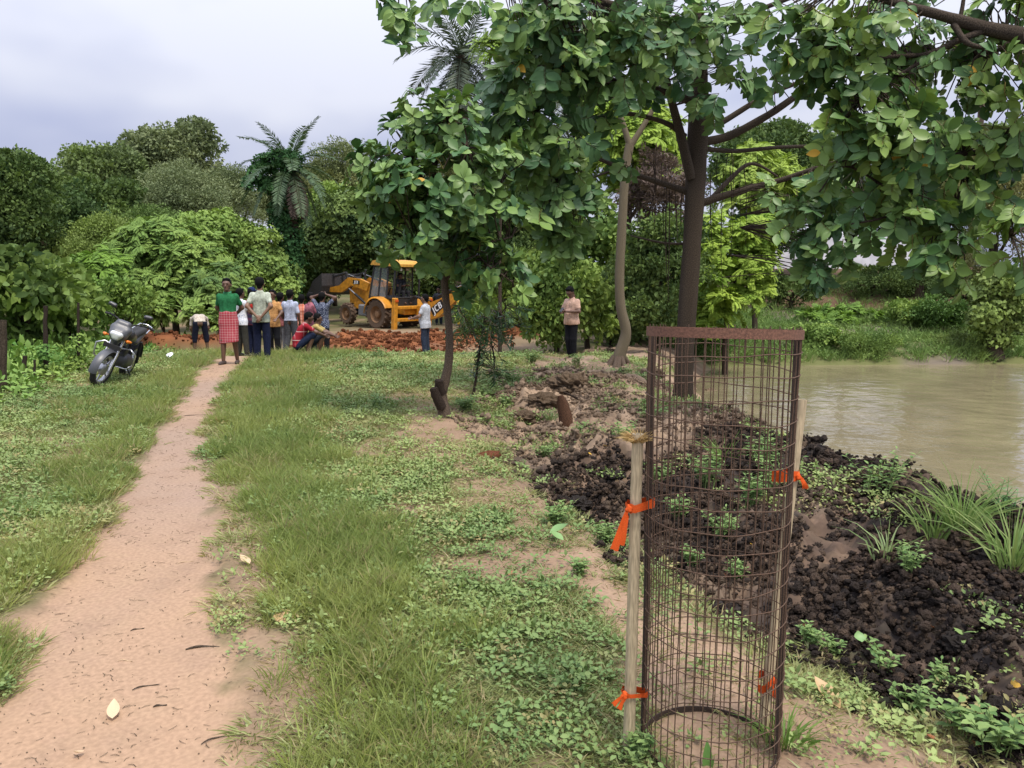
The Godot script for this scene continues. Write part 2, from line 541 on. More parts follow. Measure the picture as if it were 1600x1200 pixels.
func scatter(n_per: Callable, d0: float, d1: float, x0: float, x1: float, sc: Callable) -> Array:
	# jittered scatter over a strip of ground; n_per(x, d) gives pieces per square metre, sc(x, d) the scale
	var out := []
	var step := 0.5
	var d := d0
	while d < d1:
		var x := x0
		while x < x1:
			var cx := x + step * 0.5
			var cd := d + step * 0.5
			# only what the lens and a step to its side can see
			if absf(cx) < cd * 0.72 + 1.6:
				var most: float = n_per.call(cx, cd)
				if most > 0.0:
					var k := int(most * 1.7 * step * step + rng.randf())
					for i in k:
						var px := x + rng.randf() * step
						var pd := d + rng.randf() * step
						if rng.randf() * most * 1.7 < float(n_per.call(px, pd)):
							var s: float = sc.call(px, pd)
							out.append(Transform3D(Basis(Vector3.UP, rng.randf() * TAU).scaled(Vector3(s, s * rr(0.75, 1.25), s)), on_ground(px, pd, 0.0)))
			x += step
		d += step
	return out

func open_w(x: float, d: float) -> float:
	# 1 where grass may grow at all
	var o := 1.0 - path_w(x, d)
	o *= 1.0 - mud_w(x, d)
	if d > 19.0: o *= 1.0 - red_w(x, d)
	return o

func tall_density(x: float, d: float) -> float:
	var o := open_w(x, d)
	if o < 0.05 or d > 21.0: return 0.0
	var r := table(PATH_R, d)
	var l := table(PATH_L, d)
	var k := 0.0
	if x > r:
		var band := 0.5 + d * 0.045
		k = 1.0 - smooth(band * 0.75, band * 1.35, x - r - 0.35 + n1.get_noise_2d(x * 4.0, d * 4.0) * 0.5)
		k *= smooth(0.0, 0.3, x - r) if d < 5.5 else 1.0
	elif x < l:
		k = (1.0 - smooth(0.3, 0.75, l - x + n1.get_noise_2d(x * 5.0, d * 5.0) * 0.35)) * 0.95
		k = maxf(k, smooth(0.15, 0.4, n2.get_noise_2d(x * 6.0 + 80.0, d * 6.0)) * 0.55)
	k *= 1.0 - 0.9 * bare_w(x, d)
	k *= 0.35 + smooth(-0.35, 0.25, n1.get_noise_2d(x * 7.0 + 11.0, d * 7.0))
	return k * o * (1500.0 / (1.0 + 0.028 * d * d))

func lawn_density(x: float, d: float) -> float:
	var o := open_w(x, d)
	if o < 0.05 or d > 24.0: return 0.0
	if x < -9.0: return 0.0
	var k := 1.0 - 0.93 * bare_w(x, d)
	k *= 0.45 + smooth(-0.3, 0.3, n1.get_noise_2d(x * 9.0 + 3.0, d * 9.0)) * 0.8
	if d > 18.0: k *= 0.7 * smooth(24.0, 19.0, d)
	return k * o * (2300.0 / (1.0 + 0.035 * d * d))

func cover_density(x: float, d: float) -> float:
	var o := open_w(x, d)
	if d > 22.0: return 0.0
	var k := 0.0
	var r := table(PATH_R, d)
	if o > 0.05:
		k = o * (1.0 - 0.93 * bare_w(x, d)) * (0.35 + smooth(-0.2, 0.25, n2.get_noise_2d(x * 5.0, d * 5.0)) * 0.8)
		if x > r: k *= 0.25 + 0.75 * smooth(0.5, 1.3, x - r)
	if mud_w(x, d) > 0.4 and x < table(SHORE, d) - 0.6:
		k = smooth(0.15, 0.42, n2.get_noise_2d(x * 6.0 + 20.0, d * 6.0) + 0.2 * smooth(7.0, 12.0, d)) * (0.5 + 0.5 * smooth(7.0, 9.0, d))
	if d > 21.0 or x < -9.5: k = 0.0
	return k * (900.0 / (1.0 + 0.03 * d * d))

func tints(xf: Array, a: Color, b: Color, dry := 0.0, dry_c := Color(0.26, 0.2, 0.09)) -> Array:
	var out := []
	for t in xf:
		var p: Vector3 = t.origin
		var k := clampf(0.5 + 0.9 * n1.get_noise_2d(p.x * 4.0 + 7.0, p.z * 4.0) + rr(-0.25, 0.25), 0, 1)
		var c := a.lerp(b, k)
		if rng.randf() < dry + 0.5 * maxf(0.0, n2.get_noise_2d(p.x * 7.0, p.z * 7.0 + 40.0)) * float(dry > 0.0): c = c.lerp(dry_c, rr(0.4, 1.0))
		out.append(c)
	return out

func split(xf: Array, n: int) -> Array:
	var o := []
	for i in n: o.append([])
	for i in xf.size(): o[i % n].append(xf[i])
	return o

func build_grass() -> void:
	var far_scale := func(x: float, d: float) -> float: return rr(0.7, 1.25) * (0.95 + 0.055 * d)
	var tall := scatter(tall_density, 1.4, 21.0, -9.0, 4.0, func(x: float, d: float) -> float: return rr(0.6, 1.35) * (0.85 + 0.05 * d))
	var tufts := [tuft(16, 0.035, 0.125, 0.0042, 0.5, 0.75, 0.05), tuft(12, 0.03, 0.155, 0.0046, 0.42, 0.95, 0.09), tuft(18, 0.045, 0.10, 0.004, 0.65, 0.5, 0.12)]
	var i := 0
	for g in split(tall, 3):
		tag(multi("long_grass", tufts[i], g, tints(g, Color(0.215, 0.295, 0.08), Color(0.33, 0.375, 0.11), 0.08, Color(0.4, 0.34, 0.17)), M.grass, self), "long fine bright green grass growing along both edges of the dirt path", "grass", "long grass beside the path")
		i += 1
	var lawn := scatter(lawn_density, 1.4, 24.0, -9.5, 5.0, far_scale)
	var lt := [tuft(16, 0.06, 0.062, 0.0042, 1.5, 0.7, 0.16), tuft(13, 0.06, 0.07, 0.0058, 2.2, 0.55, 0.22), tuft(14, 0.05, 0.055, 0.005, 1.2, 0.9, 0.1)]
	i = 0
	for g in split(lawn, 3):
		tag(multi("short_grass", lt[i], g, tints(g, Color(0.235, 0.285, 0.105), Color(0.37, 0.385, 0.165), 0.2, Color(0.4, 0.32, 0.18)), M.grass, self), "short trampled mixed green turf on the level verge", "grass", "short turf")
		i += 1
	var cov := scatter(cover_density, 1.6, 22.0, -9.5, 5.0, far_scale)
	var ct := [cover_patch(17, 0.05, 0.019, 0.035), cover_patch(24, 0.055, 0.014, 0.028), cover_patch(14, 0.05, 0.025, 0.045)]
	i = 0
	for g in split(cov, 3):
		tag(multi("ground_cover", ct[i], g, tints(g, Color(0.165, 0.255, 0.09), Color(0.31, 0.385, 0.14), 0.08, Color(0.36, 0.3, 0.14)), M.leafy, self), "low creeping small-leaved weeds among the turf and over the spoil", "weeds", "creeping weeds")
		i += 1
	print("grass ", tall.size(), " ", lawn.size(), " ", cov.size())
	# far bank and slope: coarse growth
	var bank_d := func(x: float, d: float) -> float:
		if x < 6.0 or height(x, d) < WATER + 0.05: return 0.0
		return (34.0 if d < 36.5 else 9.0) * (1.0 - 0.75 * bare_w(x, d)) * smooth(25.8, 27.0, d)
	var bank := scatter(bank_d, 25.0, 44.0, 6.0, 28.0, func(x: float, d: float) -> float: return rr(2.6, 5.6))
	i = 0
	for g in split(bank, 2):
		tag(multi("bank_growth", [ct[0], tufts[0]][i], g, tints(g, Color(0.14, 0.24, 0.07), Color(0.25, 0.36, 0.10)), M.leafy, self), "coarse green creepers and grass covering the far bank of the pond", "grass", "far bank growth")
		i += 1
	# creepers and weeds under the bushes on the side of the fence
	var scrub_d := func(x: float, d: float) -> float:
		var l := table(PATH_L, d)
		if x > l - 1.5 or d > 26.0 or red_w(x, d) > 0.2: return 0.0
		return 26.0 * smooth(1.6, 3.2, l - x) * (0.4 + smooth(-0.2, 0.2, n1.get_noise_2d(x * 3.0, d * 3.0)))
	var scrub := scatter(scrub_d, 6.0, 26.0, -16.0, -4.0, func(x: float, d: float) -> float: return rr(3.0, 6.5) * clampf((table(PATH_L, d) - x) / 3.0, 0.5, 1.4))
	tag(multi("scrub_cover", ct[2], scrub, tints(scrub, Color(0.10, 0.22, 0.05), Color(0.26, 0.38, 0.09)), M.leafy, self), "knee-high leafy scrub along the row of fence posts", "scrub")

# ---------------------------------------------------------------- leaf clumps for bushes and far trees
func clump(kind: String) -> ArrayMesh:
	var mb := MB.new()
	match kind:
		"round":
			for i in 34:
				var p := rdir() * pow(rng.randf(), 0.4) * Vector3(0.55, 0.4, 0.55)
				var y := (p.normalized() + rdir() * 0.6 - Vector3.UP * 0.2).normalized()
				leaflet(mb, Transform3D(frame(y, rr(-0.7, 0.7)), p), rr(0.2, 0.34), rr(0.13, 0.2), Color(1, 1, 1) * rr(0.7, 1.25))
		"fine":
			for i in 70:
				var p := rdir() * pow(rng.randf(), 0.4) * Vector3(0.6, 0.42, 0.6)
				var y := (p.normalized() + rdir() * 0.7).normalized()
				leaflet(mb, Transform3D(frame(y, rr(-1, 1)), p), rr(0.12, 0.2), rr(0.07, 0.11), Color(1, 1, 1) * rr(0.7, 1.25))
		"feather":
			for i in 7:
				var a := rr(0, TAU)
				var dir := Vector3(cos(a), rr(0.0, 0.7), sin(a)).normalized()
				var p := Vector3(0, -0.1, 0)
				for k in 9:
					p += dir * 0.085
					dir = (dir - Vector3.UP * 0.07).normalized()
					var side := dir.cross(Vector3.UP).normalized()
					var up := side.cross(dir)
					for s in [-1.0, 1.0]:
						var y: Vector3 = (side * s + dir * 0.45 - up * 0.12).normalized()
						var z := (up + rdir() * 0.25).normalized()
						var x := y.cross(z).normalized()
						leaflet(mb, Transform3D(Basis(x, y, x.cross(y)), p), 0.24 * (1.0 - absf(k - 4.0) * 0.09), 0.1, Color(1, 1, 1) * rr(0.8, 1.2))
		"vine":
			for i in 30:
				var p := Vector3(rr(-0.55, 0.55), rr(-0.1, 0.12), rr(-0.55, 0.55))
				var z := (Vector3.UP + rdir() * 0.7).normalized()
				var y := (Vector3(rr(-1, 1), -0.4, rr(-1, 1))).normalized()
				y = (y - z * y.dot(z)).normalized()
				leaflet(mb, Transform3D(Basis(y.cross(z), y, z), p), rr(0.2, 0.3), rr(0.2, 0.28), Color(1, 1, 1) * rr(0.75, 1.25))
		"long":
			for i in 26:
				var p := rdir() * pow(rng.randf(), 0.5) * Vector3(0.45, 0.4, 0.45)
				var y := (p.normalized() + rdir() * 0.4 + Vector3.UP * 0.15).normalized()
				leaflet(mb, Transform3D(frame(y, rr(-0.6, 0.6)), p), rr(0.36, 0.55), rr(0.1, 0.15), Color(1, 1, 1) * rr(0.75, 1.25))
		"big":
			for i in 14:
				var p := rdir() * pow(rng.randf(), 0.4) * Vector3(0.5, 0.4, 0.5)
				var y := (p.normalized() + rdir() * 0.5 - Vector3.UP * 0.35).normalized()
				leaf(mb, Transform3D(frame(y, rr(-0.6, 0.6)), p), rr(0.4, 0.6), rr(0.24, 0.34), 0.15, 0.5, 3, 0.45, Color(1, 1, 1) * rr(0.75, 1.25))
	return mb.commit()

func setup_clumps() -> void:
	for k in ["round", "fine", "feather", "vine", "long", "big"]:
		K["c_" + k] = [clump(k), clump(k)]

func blob_cloud(blobs: Array, kind: String, size: float, dens: float, ca: Color, cb: Color) -> Array:
	# blobs: [centre, radii]; clumps over their outer skins, a few inside
	var xf := []
	var cols := []
	for b in blobs:
		var c: Vector3 = b[0]
		var r: Vector3 = b[1]
		var area := 4.0 * PI * pow((pow(r.x * r.y, 1.6) + pow(r.x * r.z, 1.6) + pow(r.y * r.z, 1.6)) / 3.0, 1.0 / 1.6)
		var n := int(area / (size * size) * dens + 2)
		var tone := rr(0.0, 1.0)
		for i in n:
			var u := rdir()
			if u.y < -0.3 and rng.randf() < 0.6: u.y = -u.y
			if u.z < -0.5 and rng.randf() < 0.5: u.z = -u.z
			var k := rr(0.8, 1.08) if rng.randf() < 0.72 else (rr(0.4, 0.8) if rng.randf() < 0.6 else rr(1.08, 1.4))
			var p := c + u * r * k
			var up := (u * 0.75 + Vector3.UP * 0.7 + rdir() * 0.35).normalized()
			var s := size * rr(0.75, 1.35)
			var yy := Vector3(up.x, up.y, up.z)
			if kind == "vine": yy = (u + rdir() * 0.2 + Vector3.UP * 0.15).normalized()
			xf.append(Transform3D(frame(yy, rr(0, TAU)).scaled(Vector3.ONE * s), p))
			cols.append(ca.lerp(cb, clampf(tone * 0.6 + rr(0, 0.4), 0, 1)))
	return [xf, cols]

func add_foliage(root: Node3D, called: String, cloud: Array, kind: String) -> void:
	var o := root.position
	var t := root.transform.affine_inverse()
	var halves := [[[], []], [[], []]]
	for i in cloud[0].size():
		halves[i % 2][0].append(t * cloud[0][i])
		halves[i % 2][1].append(cloud[1][i])
	for k in 2:
		if halves[k][0].size() > 0: multi(called, K["c_" + kind][k], halves[k][0], halves[k][1], M.leafy, root)

# a bush or tree whose crown outline is read from the photograph: px range, top and bottom rows, distance
func bush(called: String, label: String, category: String, px: float, half: float, top: float, bot: float, d: float, kind: String, ca: Color, cb: Color, o := {}) -> Node3D:
	var c := at(px, (top + bot) / 2.0, d)
	var ty := at(px, top, d).y
	var by := at(px, bot, d).y
	var rx := half * d / FOCAL
	var ry := (ty - by) / 2.0
	var gy := height(c.x, d)
	var root := thing(called, label, category, Vector3(c.x, gy - 0.05, -d), 0.0, o.get("group", ""))
	var blobs := []
	var nb: int = int(o.get("blobs", 10) * 1.7)
	var rz: float = rx * float(o.get("deep", 0.7))
	var bs: float = o.get("bs", 0.42) * 0.82
	for i in nb:
		var u := rdir()
		if i < nb / 2 and u.y < 0: u.y = -u.y
		if u.z < 0 and rng.randf() < 0.6: u.z = -u.z
		var k := rr(0.45, 0.72)
		var br := minf(rx, ry) * bs * rr(0.55, 1.4)
		blobs.append([c + u * Vector3(maxf(rx - br * 0.6, rx * 0.4), maxf(ry - br * 0.6, ry * 0.4), rz) * minf(k + 0.3, 1.0) * rr(0.88, 1.16), Vector3(br * rr(1.0, 1.5), br * rr(0.75, 1.0), br * rr(1.0, 1.3))])
	blobs.append([c - Vector3(0, ry * 0.15, 0), Vector3(rx * 0.6, ry * 0.7, rz * 0.6)])
	var size: float = o.get("size", d * 0.0125 + 0.14)
	add_foliage(root, "crown", blob_cloud(blobs, kind, size, o.get("dens", 1.5), ca, cb), kind)
	# stem and limbs
	var mb := MB.new()
	var tr: float = o.get("trunk", clampf(rx * 0.07, 0.05, 0.3))
	var base := Vector3.ZERO
	var cc := c - root.position
	mb.tube([base, base.lerp(cc, 0.35) + Vector3(rr(-0.1, 0.1) * rx, 0, 0), base.lerp(cc, 0.8)], [tr * 1.15, tr * 0.85, tr * 0.6], 7)
	for i in mini(5, blobs.size()):
		var e: Vector3 = blobs[i][0] - root.position
		var m := base.lerp(cc, rr(0.35, 0.75))
		mb.tube([m, m.lerp(e, 0.55) + Vector3(0, -0.08 * ry, 0), e], [tr * 0.55, tr * 0.35, tr * 0.12], 5)
	part("trunk", mb.commit(), M.bark, root)
	return root

# ---------------------------------------------------------------- near trees with leaves one can count
func spray_of(style: String) -> Array:
	# leaf transforms on a twig one unit long along +y
	var out := []
	if style == "whorl":
		for i in 9:
			var a := i * 2.4 + rr(-0.3, 0.3)
			var t := rr(0.55, 1.0)
			var dir := Vector3(cos(a), rr(0.15, 0.9) * (0.4 + t * 0.5), sin(a)).normalized()
			out.append([Transform3D(leaf_basis(dir, Vector3.UP), Vector3(0, t, 0)), rr(0.75, 1.1)])
	else:
		for i in 9:
			var t := 0.12 + 0.88 * i / 8.0
			var a := i * PI + rr(-0.5, 0.5)
			var dir := Vector3(cos(a) * 0.9, rr(0.35, 0.8), sin(a) * 0.9).normalized()
			out.append([Transform3D(leaf_basis(dir, Vector3(0, 0.2, 1) if style == "droop" else Vector3.UP), Vector3(0, t, 0)), rr(0.7, 1.1)])
	return out

func leaf_basis(y: Vector3, facing: Vector3) -> Basis:
	var z := (facing + rdir() * 0.35)
	z = (z - y * z.dot(y)).normalized()
	return Basis(y.cross(z).normalized(), y, z)

func leafy_tree(root: Node3D, blobs: Array, style: String, llen: float, lwid: float, twig: float, ca: Color, cb: Color, yellow: float, count := 300, peak := 0.5, more := 1.0) -> void:
	# blobs: [px, py, radius px, depth, sprays]
	var variants := []
	var leaves := []
	for k in 4:
		var mb := MB.new()
		leaf(mb, Transform3D.IDENTITY, llen * [1.0, 0.85, 1.1, 0.95][k], lwid * [1.0, 0.95, 1.0, 1.15][k], [0.22, 0.35, 0.15, 0.3][k], [0.5, 0.9, 0.3, -0.3][k], 5, peak)
		leaves.append(mb)
	var meshes := []
	for l in leaves: meshes.append(l.commit())
	for k in 4:
		var sp := spray_of(style)
		var mb := MB.new()
		mb.col = Color(0.9, 0.5, 0.5)
		mb.tube([Vector3.ZERO, Vector3(0.02, twig * 0.5, 0.01), Vector3(0, twig, 0)], [0.006, 0.0045, 0.003], 4, false)
		mb.col = Color.WHITE
		for i in sp.size():
			var x: Transform3D = sp[i][0]
			x.origin *= twig
			sp[i][0] = Transform3D(x.basis.scaled(Vector3.ONE * float(sp[i][1])), x.origin)
			mb.append(leaves[i % 4], sp[i][0], Color(1, 1, 1) * rr(0.75, 1.25))
		variants.append([sp, mb.commit()])
	var sprays := []
	for b in blobs:
		var c := at(b[0], b[1], b[3])
		var r: float = b[2] * b[3] / FOCAL
		for i in int(b[4] * more):
			var u := rdir()
			if u.z < 0 and rng.randf() < 0.3: u.z = -u.z
			var p := c + u * r * Vector3(1, 1, 1.2) * pow(rng.randf(), 0.4)
			var y := u * 0.75 + rdir() * 0.4 + Vector3.UP * (0.45 if style == "whorl" else -0.75)
			var z := Vector3(0, 0.45, 0.55) + rdir() * 0.6
			y = y.normalized()
			z = (z - y * z.dot(y)).normalized()
			sprays.append([Transform3D(Basis(y.cross(z), y, z).scaled(Vector3.ONE * rr(0.8, 1.2)), p), ca.lerp(cb, clampf(rr(-0.3, 1.0), 0, 1)), p.z + rr(-0.6, 0.6) - 4.0 * float(absf(b[0] - 800) > 830 or b[1] < -30)])
	sprays.sort_custom(func(a: Array, b: Array) -> bool: return a[2] > b[2])
	var inv := root.transform.affine_inverse()
	var singles := count / 9
	var groups := [[[], []], [[], []], [[], []], [[], []]]
	var tones := []
	for k in 6:
		var m := leaf_mat(0.45, 0.3, 0.42)
		m.albedo_color = ca.lerp(cb, k / 5.0).linear_to_srgb()
		tones.append(m)
	var ym := leaf_mat(0.5, 0.5, 0.4)
	ym.albedo_color = Color(0.55, 0.33, 0.04).linear_to_srgb()
	for i in sprays.size():
		var v := i % 4
		if i < singles:
			for j in variants[v][0].size():
				var q: Array = variants[v][0][j]
				var lf := part("leaf", meshes[j % 4], ym if rng.randf() < yellow else tones[rng.randi() % 6], root)
				lf.transform = inv * (sprays[i][0] as Transform3D) * (q[0] as Transform3D)
		else:
			groups[v][0].append(inv * (sprays[i][0] as Transform3D))
			groups[v][1].append(sprays[i][1])
	for v in 4:
		if groups[v][0].size() > 0: multi("foliage", variants[v][1], groups[v][0], groups[v][1], M.gloss, root)
	# twigs carry the sprays back towards their limbs
	var tw := MB.new()
	for i in sprays.size():
		var p: Vector3 = inv * (sprays[i][0] as Transform3D).origin
		var best := p + Vector3.UP * 0.3
		var bd := 1e9
		for q in root.get_meta("limb_points", []):
			var dd := p.distance_squared_to(q)
			if dd < bd:
				bd = dd; best = q
		var mid := p.lerp(best, 0.5) + Vector3(rr(-0.06, 0.06), rr(0.0, 0.1), rr(-0.06, 0.06))
		if bd < 2.5: tw.tube([best, mid, p], [0.009, 0.007, 0.005], 4, false)
	if tw.v.size() > 0: part("twigs", tw.commit(), M.bark, root, "stuff")
	root.remove_meta("limb_points")

func limb(root: Node3D, called: String, pts: Array, m: Material, sides := 8, knob := 0.0) -> void:
	# pts: [px, py, depth, radius in metres]; smoothed
	var q := []
	var r := []
	var lp: Array = root.get_meta("limb_points", [])
	for i in pts.size() - 1:
		var a := at(pts[i][0], pts[i][1], pts[i][2])
		var b := at(pts[i + 1][0], pts[i + 1][1], pts[i + 1][2])
		var a0 := at(pts[i - 1][0], pts[i - 1][1], pts[i - 1][2]) if i > 0 else a
		var b1 := at(pts[i + 2][0], pts[i + 2][1], pts[i + 2][2]) if i + 2 < pts.size() else b
		var n := 5
		for k in n + int(i == pts.size() - 2):
			var t := float(k) / n
			q.append(a.cubic_interpolate(b, a0, b1, t) - root.position)
			r.append(lerpf(pts[i][3], pts[i + 1][3], t) * (1.0 + knob * rr(-1, 1)))
	for p in q: lp.append(p)
	root.set_meta("limb_points", lp)
	var mb := MB.new()
	mb.tube(q, r, sides)
	part(called, mb.commit(), m, root)

func small_tree() -> void:
	var b := gp(697, 652)
	var d := -b.z
	var root := thing("broadleaf_tree", "slender young broadleaf tree with a burled forked base, standing where grass meets bare earth", "tree", b)
	limb(root, "trunk", [[697, 660, d, 0.085], [693, 640, d, 0.075], [688, 618, d, 0.078], [694, 600, d, 0.06], [701, 565, d, 0.05], [702, 520, d, 0.045], [696, 460, d, 0.043], [690, 400, d, 0.038], [684, 330, d, 0.03], [676, 250, d, 0.02]], M.bark_pale, 12, 0.05)
	limb(root, "stub", [[690, 636, d - 0.05, 0.06], [681, 618, d - 0.1, 0.055], [678, 606, d - 0.12, 0.045]], M.bark_dark, 9, 0.12)
	limb(root, "stub", [[690, 615, d - 0.02, 0.06], [686, 600, d - 0.06, 0.055], [686, 594, d - 0.07, 0.047]], M.bark_dark, 9, 0.1)
	for l in [[[690, 400], [640, 350], [600, 300]], [[684, 330], [650, 260], [630, 220]], [[690, 390], [740, 340], [780, 290]], [[695, 440], [730, 400], [770, 420], [800, 440]], [[686, 350], [720, 280], [730, 220]], [[692, 420], [660, 390], [640, 390]], [[690, 400], [760, 380], [800, 370]], [[678, 270], [690, 220], [700, 190]]]:
		var pts := []
		for i in l.size(): pts.append([l[i][0], l[i][1], d + rr(-0.5, 0.4) * i * 0.5, 0.024 - 0.007 * i])
		limb(root, "branch", pts, M.bark_pale, 6)
	leafy_tree(root, [[640, 245, 50, d, 26], [700, 215, 50, d, 26], [598, 285, 40, d - 0.2, 22], [650, 310, 55, d - 0.4, 30], [715, 300, 60, d - 0.3, 34], [770, 270, 50, d, 22], [625, 355, 40, d - 0.2, 20], [700, 365, 55, d - 0.4, 24], [770, 350, 50, d, 22], [655, 410, 28, d - 0.3, 9], [750, 410, 42, d - 0.2, 20], [790, 440, 35, d - 0.1, 18], [740, 440, 25, d - 0.1, 9], [665, 195, 35, d, 12], [590, 330, 25, d, 8]],
		"whorl", 0.165, 0.09, 0.15, Color(0.06, 0.14, 0.045), Color(0.21, 0.33, 0.08), 0.01, 300, 0.6, 1.1)

func fig_tree() -> void:
	var d := 13.0
	var b := at(1068, 607, d)
	b.y = height(b.x, d) - 0.05
	var root := thing("fig_tree", "large spreading tree with a dark upright trunk and hanging aerial roots beside the pond", "tree", b)
	limb(root, "trunk", [[1066, 630, d, 0.2], [1068, 600, d, 0.165], [1073, 500, d, 0.15], [1080, 400, d, 0.15], [1086, 300, d, 0.16], [1090, 215, d, 0.17], [1092, 120, d, 0.14], [1088, 0, d, 0.11], [1080, -150, d, 0.07]], M.bark_mossy, 14, 0.05)
	limb(root, "stem", [[1080, 280, d - 0.1, 0.085], [1062, 205, d - 0.2, 0.075], [1045, 140, d - 0.4, 0.06], [1030, 70, d - 0.6, 0.045], [1020, -20, d - 0.7, 0.03]], M.bark_mossy, 9, 0.04)
	var br := [
		[[1082, 302, 0, 0.06], [1030, 285, 0, 0.05], [985, 270, -0.2, 0.04], [930, 246, -0.6, 0.03], [885, 236, -1, 0.02]],
		[[985, 272, -0.2, 0.03], [955, 268, -0.4, 0.02], [925, 278, -0.8, 0.012]],
		[[1070, 213, 0, 0.05], [1040, 192, -0.2, 0.042], [985, 178, -0.4, 0.036], [940, 182, -0.8, 0.03], [905, 200, -1.2, 0.02], [885, 235, -1.4, 0.012]],
		[[1085, 160, 0, 0.08], [1045, 145, -0.3, 0.07], [1000, 136, -0.6, 0.055], [930, 131, -1.2, 0.042], [860, 145, -1.6, 0.03], [790, 190, -2.0, 0.02]],
		[[1000, 135, -0.6, 0.04], [940, 120, -1.0, 0.03], [880, 105, -1.5, 0.02], [800, 110, -2, 0.015]],
		[[1098, 222, 0, 0.075], [1140, 212, 0.1, 0.07], [1200, 180, 0, 0.06], [1260, 140, -0.2, 0.05], [1330, 105, -0.4, 0.035], [1400, 80, -0.6, 0.02]],
		[[1098, 205, 0, 0.06], [1130, 190, 0.2, 0.05], [1200, 148, 0.3, 0.042], [1270, 123, 0.3, 0.03], [1330, 115, 0.3, 0.02]],
		[[1096, 232, 0, 0.045], [1150, 236, 0.2, 0.04], [1220, 230, 0.2, 0.032], [1290, 230, 0.1, 0.025], [1350, 245, 0, 0.015]],
		[[1095, 318, 0, 0.07], [1150, 300, 0, 0.055], [1215, 283, -0.2, 0.045], [1265, 266, -0.4, 0.035], [1330, 245, -0.7, 0.02]],
		[[1110, 312, 0.1, 0.045], [1160, 262, 0.4, 0.035], [1185, 258, 0.5, 0.025], [1215, 276, 0.6, 0.015]],
		[[1088, 380, 0, 0.03], [1040, 380, 0.2, 0.02], [985, 368, 0.4, 0.012]],
		[[1092, 90, 0, 0.06], [1130, 40, 0.2, 0.05], [1200, 10, 0.2, 0.04], [1280, -20, 0, 0.03]],
		[[1090, 60, 0, 0.06], [1000, 20, -1, 0.05], [880, -10, -2.2, 0.04], [740, -20, -3.2, 0.03], [640, -15, -3.8, 0.02], [570, -15, -4, 0.01]],
	]
	for l in br:
		var pts := []
		for p in l: pts.append([p[0], p[1], d + p[2], p[3]])
		limb(root, "branch", pts, M.bark_mossy, 8, 0.04)
	for k in 26:
		var x := rr(975, 1185)
		var y0 := 265.0 + absf(x - 1085) * -0.1 + rr(-30, 30)
		var dd := d + rr(-0.5, 0.5)
		var ln := rr(40, 200)
		limb(root, "aerial_root", [[x, y0, dd, 0.006], [x + rr(-4, 4), y0 + ln * 0.5, dd, 0.005 + 0.006 * float(k % 5 == 0)], [x + rr(-5, 5), y0 + ln, dd, 0.003]], M.bark_dark, 4)
	leafy_tree(root, [[752, 188, 36, d - 2.2, 20], [815, 132, 46, d - 2.2, 34], [860, 80, 60, d - 2.2, 44], [910, 40, 60, d - 2.0, 44], [960, 95, 55, d - 1.8, 40], [1000, 40, 60, d - 1.6, 30], [1050, 45, 45, d - 1.2, 20], [1040, 105, 34, d - 1.0, 12], [1110, 45, 50, d - 0.8, 20], [1120, 140, 32, d - 0.8, 11], [1150, 20, 45, d - 0.5, 14], [820, 200, 45, d - 2.2, 24], [865, 225, 45, d - 2.0, 26], [780, 240, 35, d - 2.0, 14], [880, 280, 45, d - 1.6, 26], [850, 320, 36, d - 1.8, 16], [900, 345, 34, d - 1.5, 15], [925, 185, 30, d - 1.4, 10], [870, 375, 24, d - 1.5, 7], [1015, 140, 24, d - 0.9, 5], [1165, 100, 26, d - 0.5, 6], [1230, 55, 35, d - 0.4, 9], [1190, 120, 22, d - 0.4, 4], [1280, 300, 36, d - 1.5, 15], [1255, 345, 34, d - 1.4, 13], [1310, 370, 36, d - 1.6, 14], [1275, 400, 26, d - 1.4, 8], [1262, 428, 14, d - 1.4, 3], [1315, 415, 18, d - 1.6, 4], [1335, 300, 34, d - 1.6, 12], [1230, 300, 26, d - 1.2, 7],
		[580, -8, 8, d - 4, 2], [606, 0, 4, d - 4, 1], [646, 12, 10, d - 3.8, 3], [634, 60, 4, d - 3.8, 1], [650, 40, 6, d - 3.8, 1], [688, -6, 8, d - 3.4, 2], [738, -8, 10, d - 3.2, 3], [815, 25, 22, d - 2.8, 11], [860, 10, 40, d - 2.5, 22], [985, 255, 14, d - 0.4, 3]],
		"droop", 0.205, 0.1, 0.24, Color(0.06, 0.14, 0.05), Color(0.21, 0.33, 0.085), 0.006, 300, 0.48, 1.3)

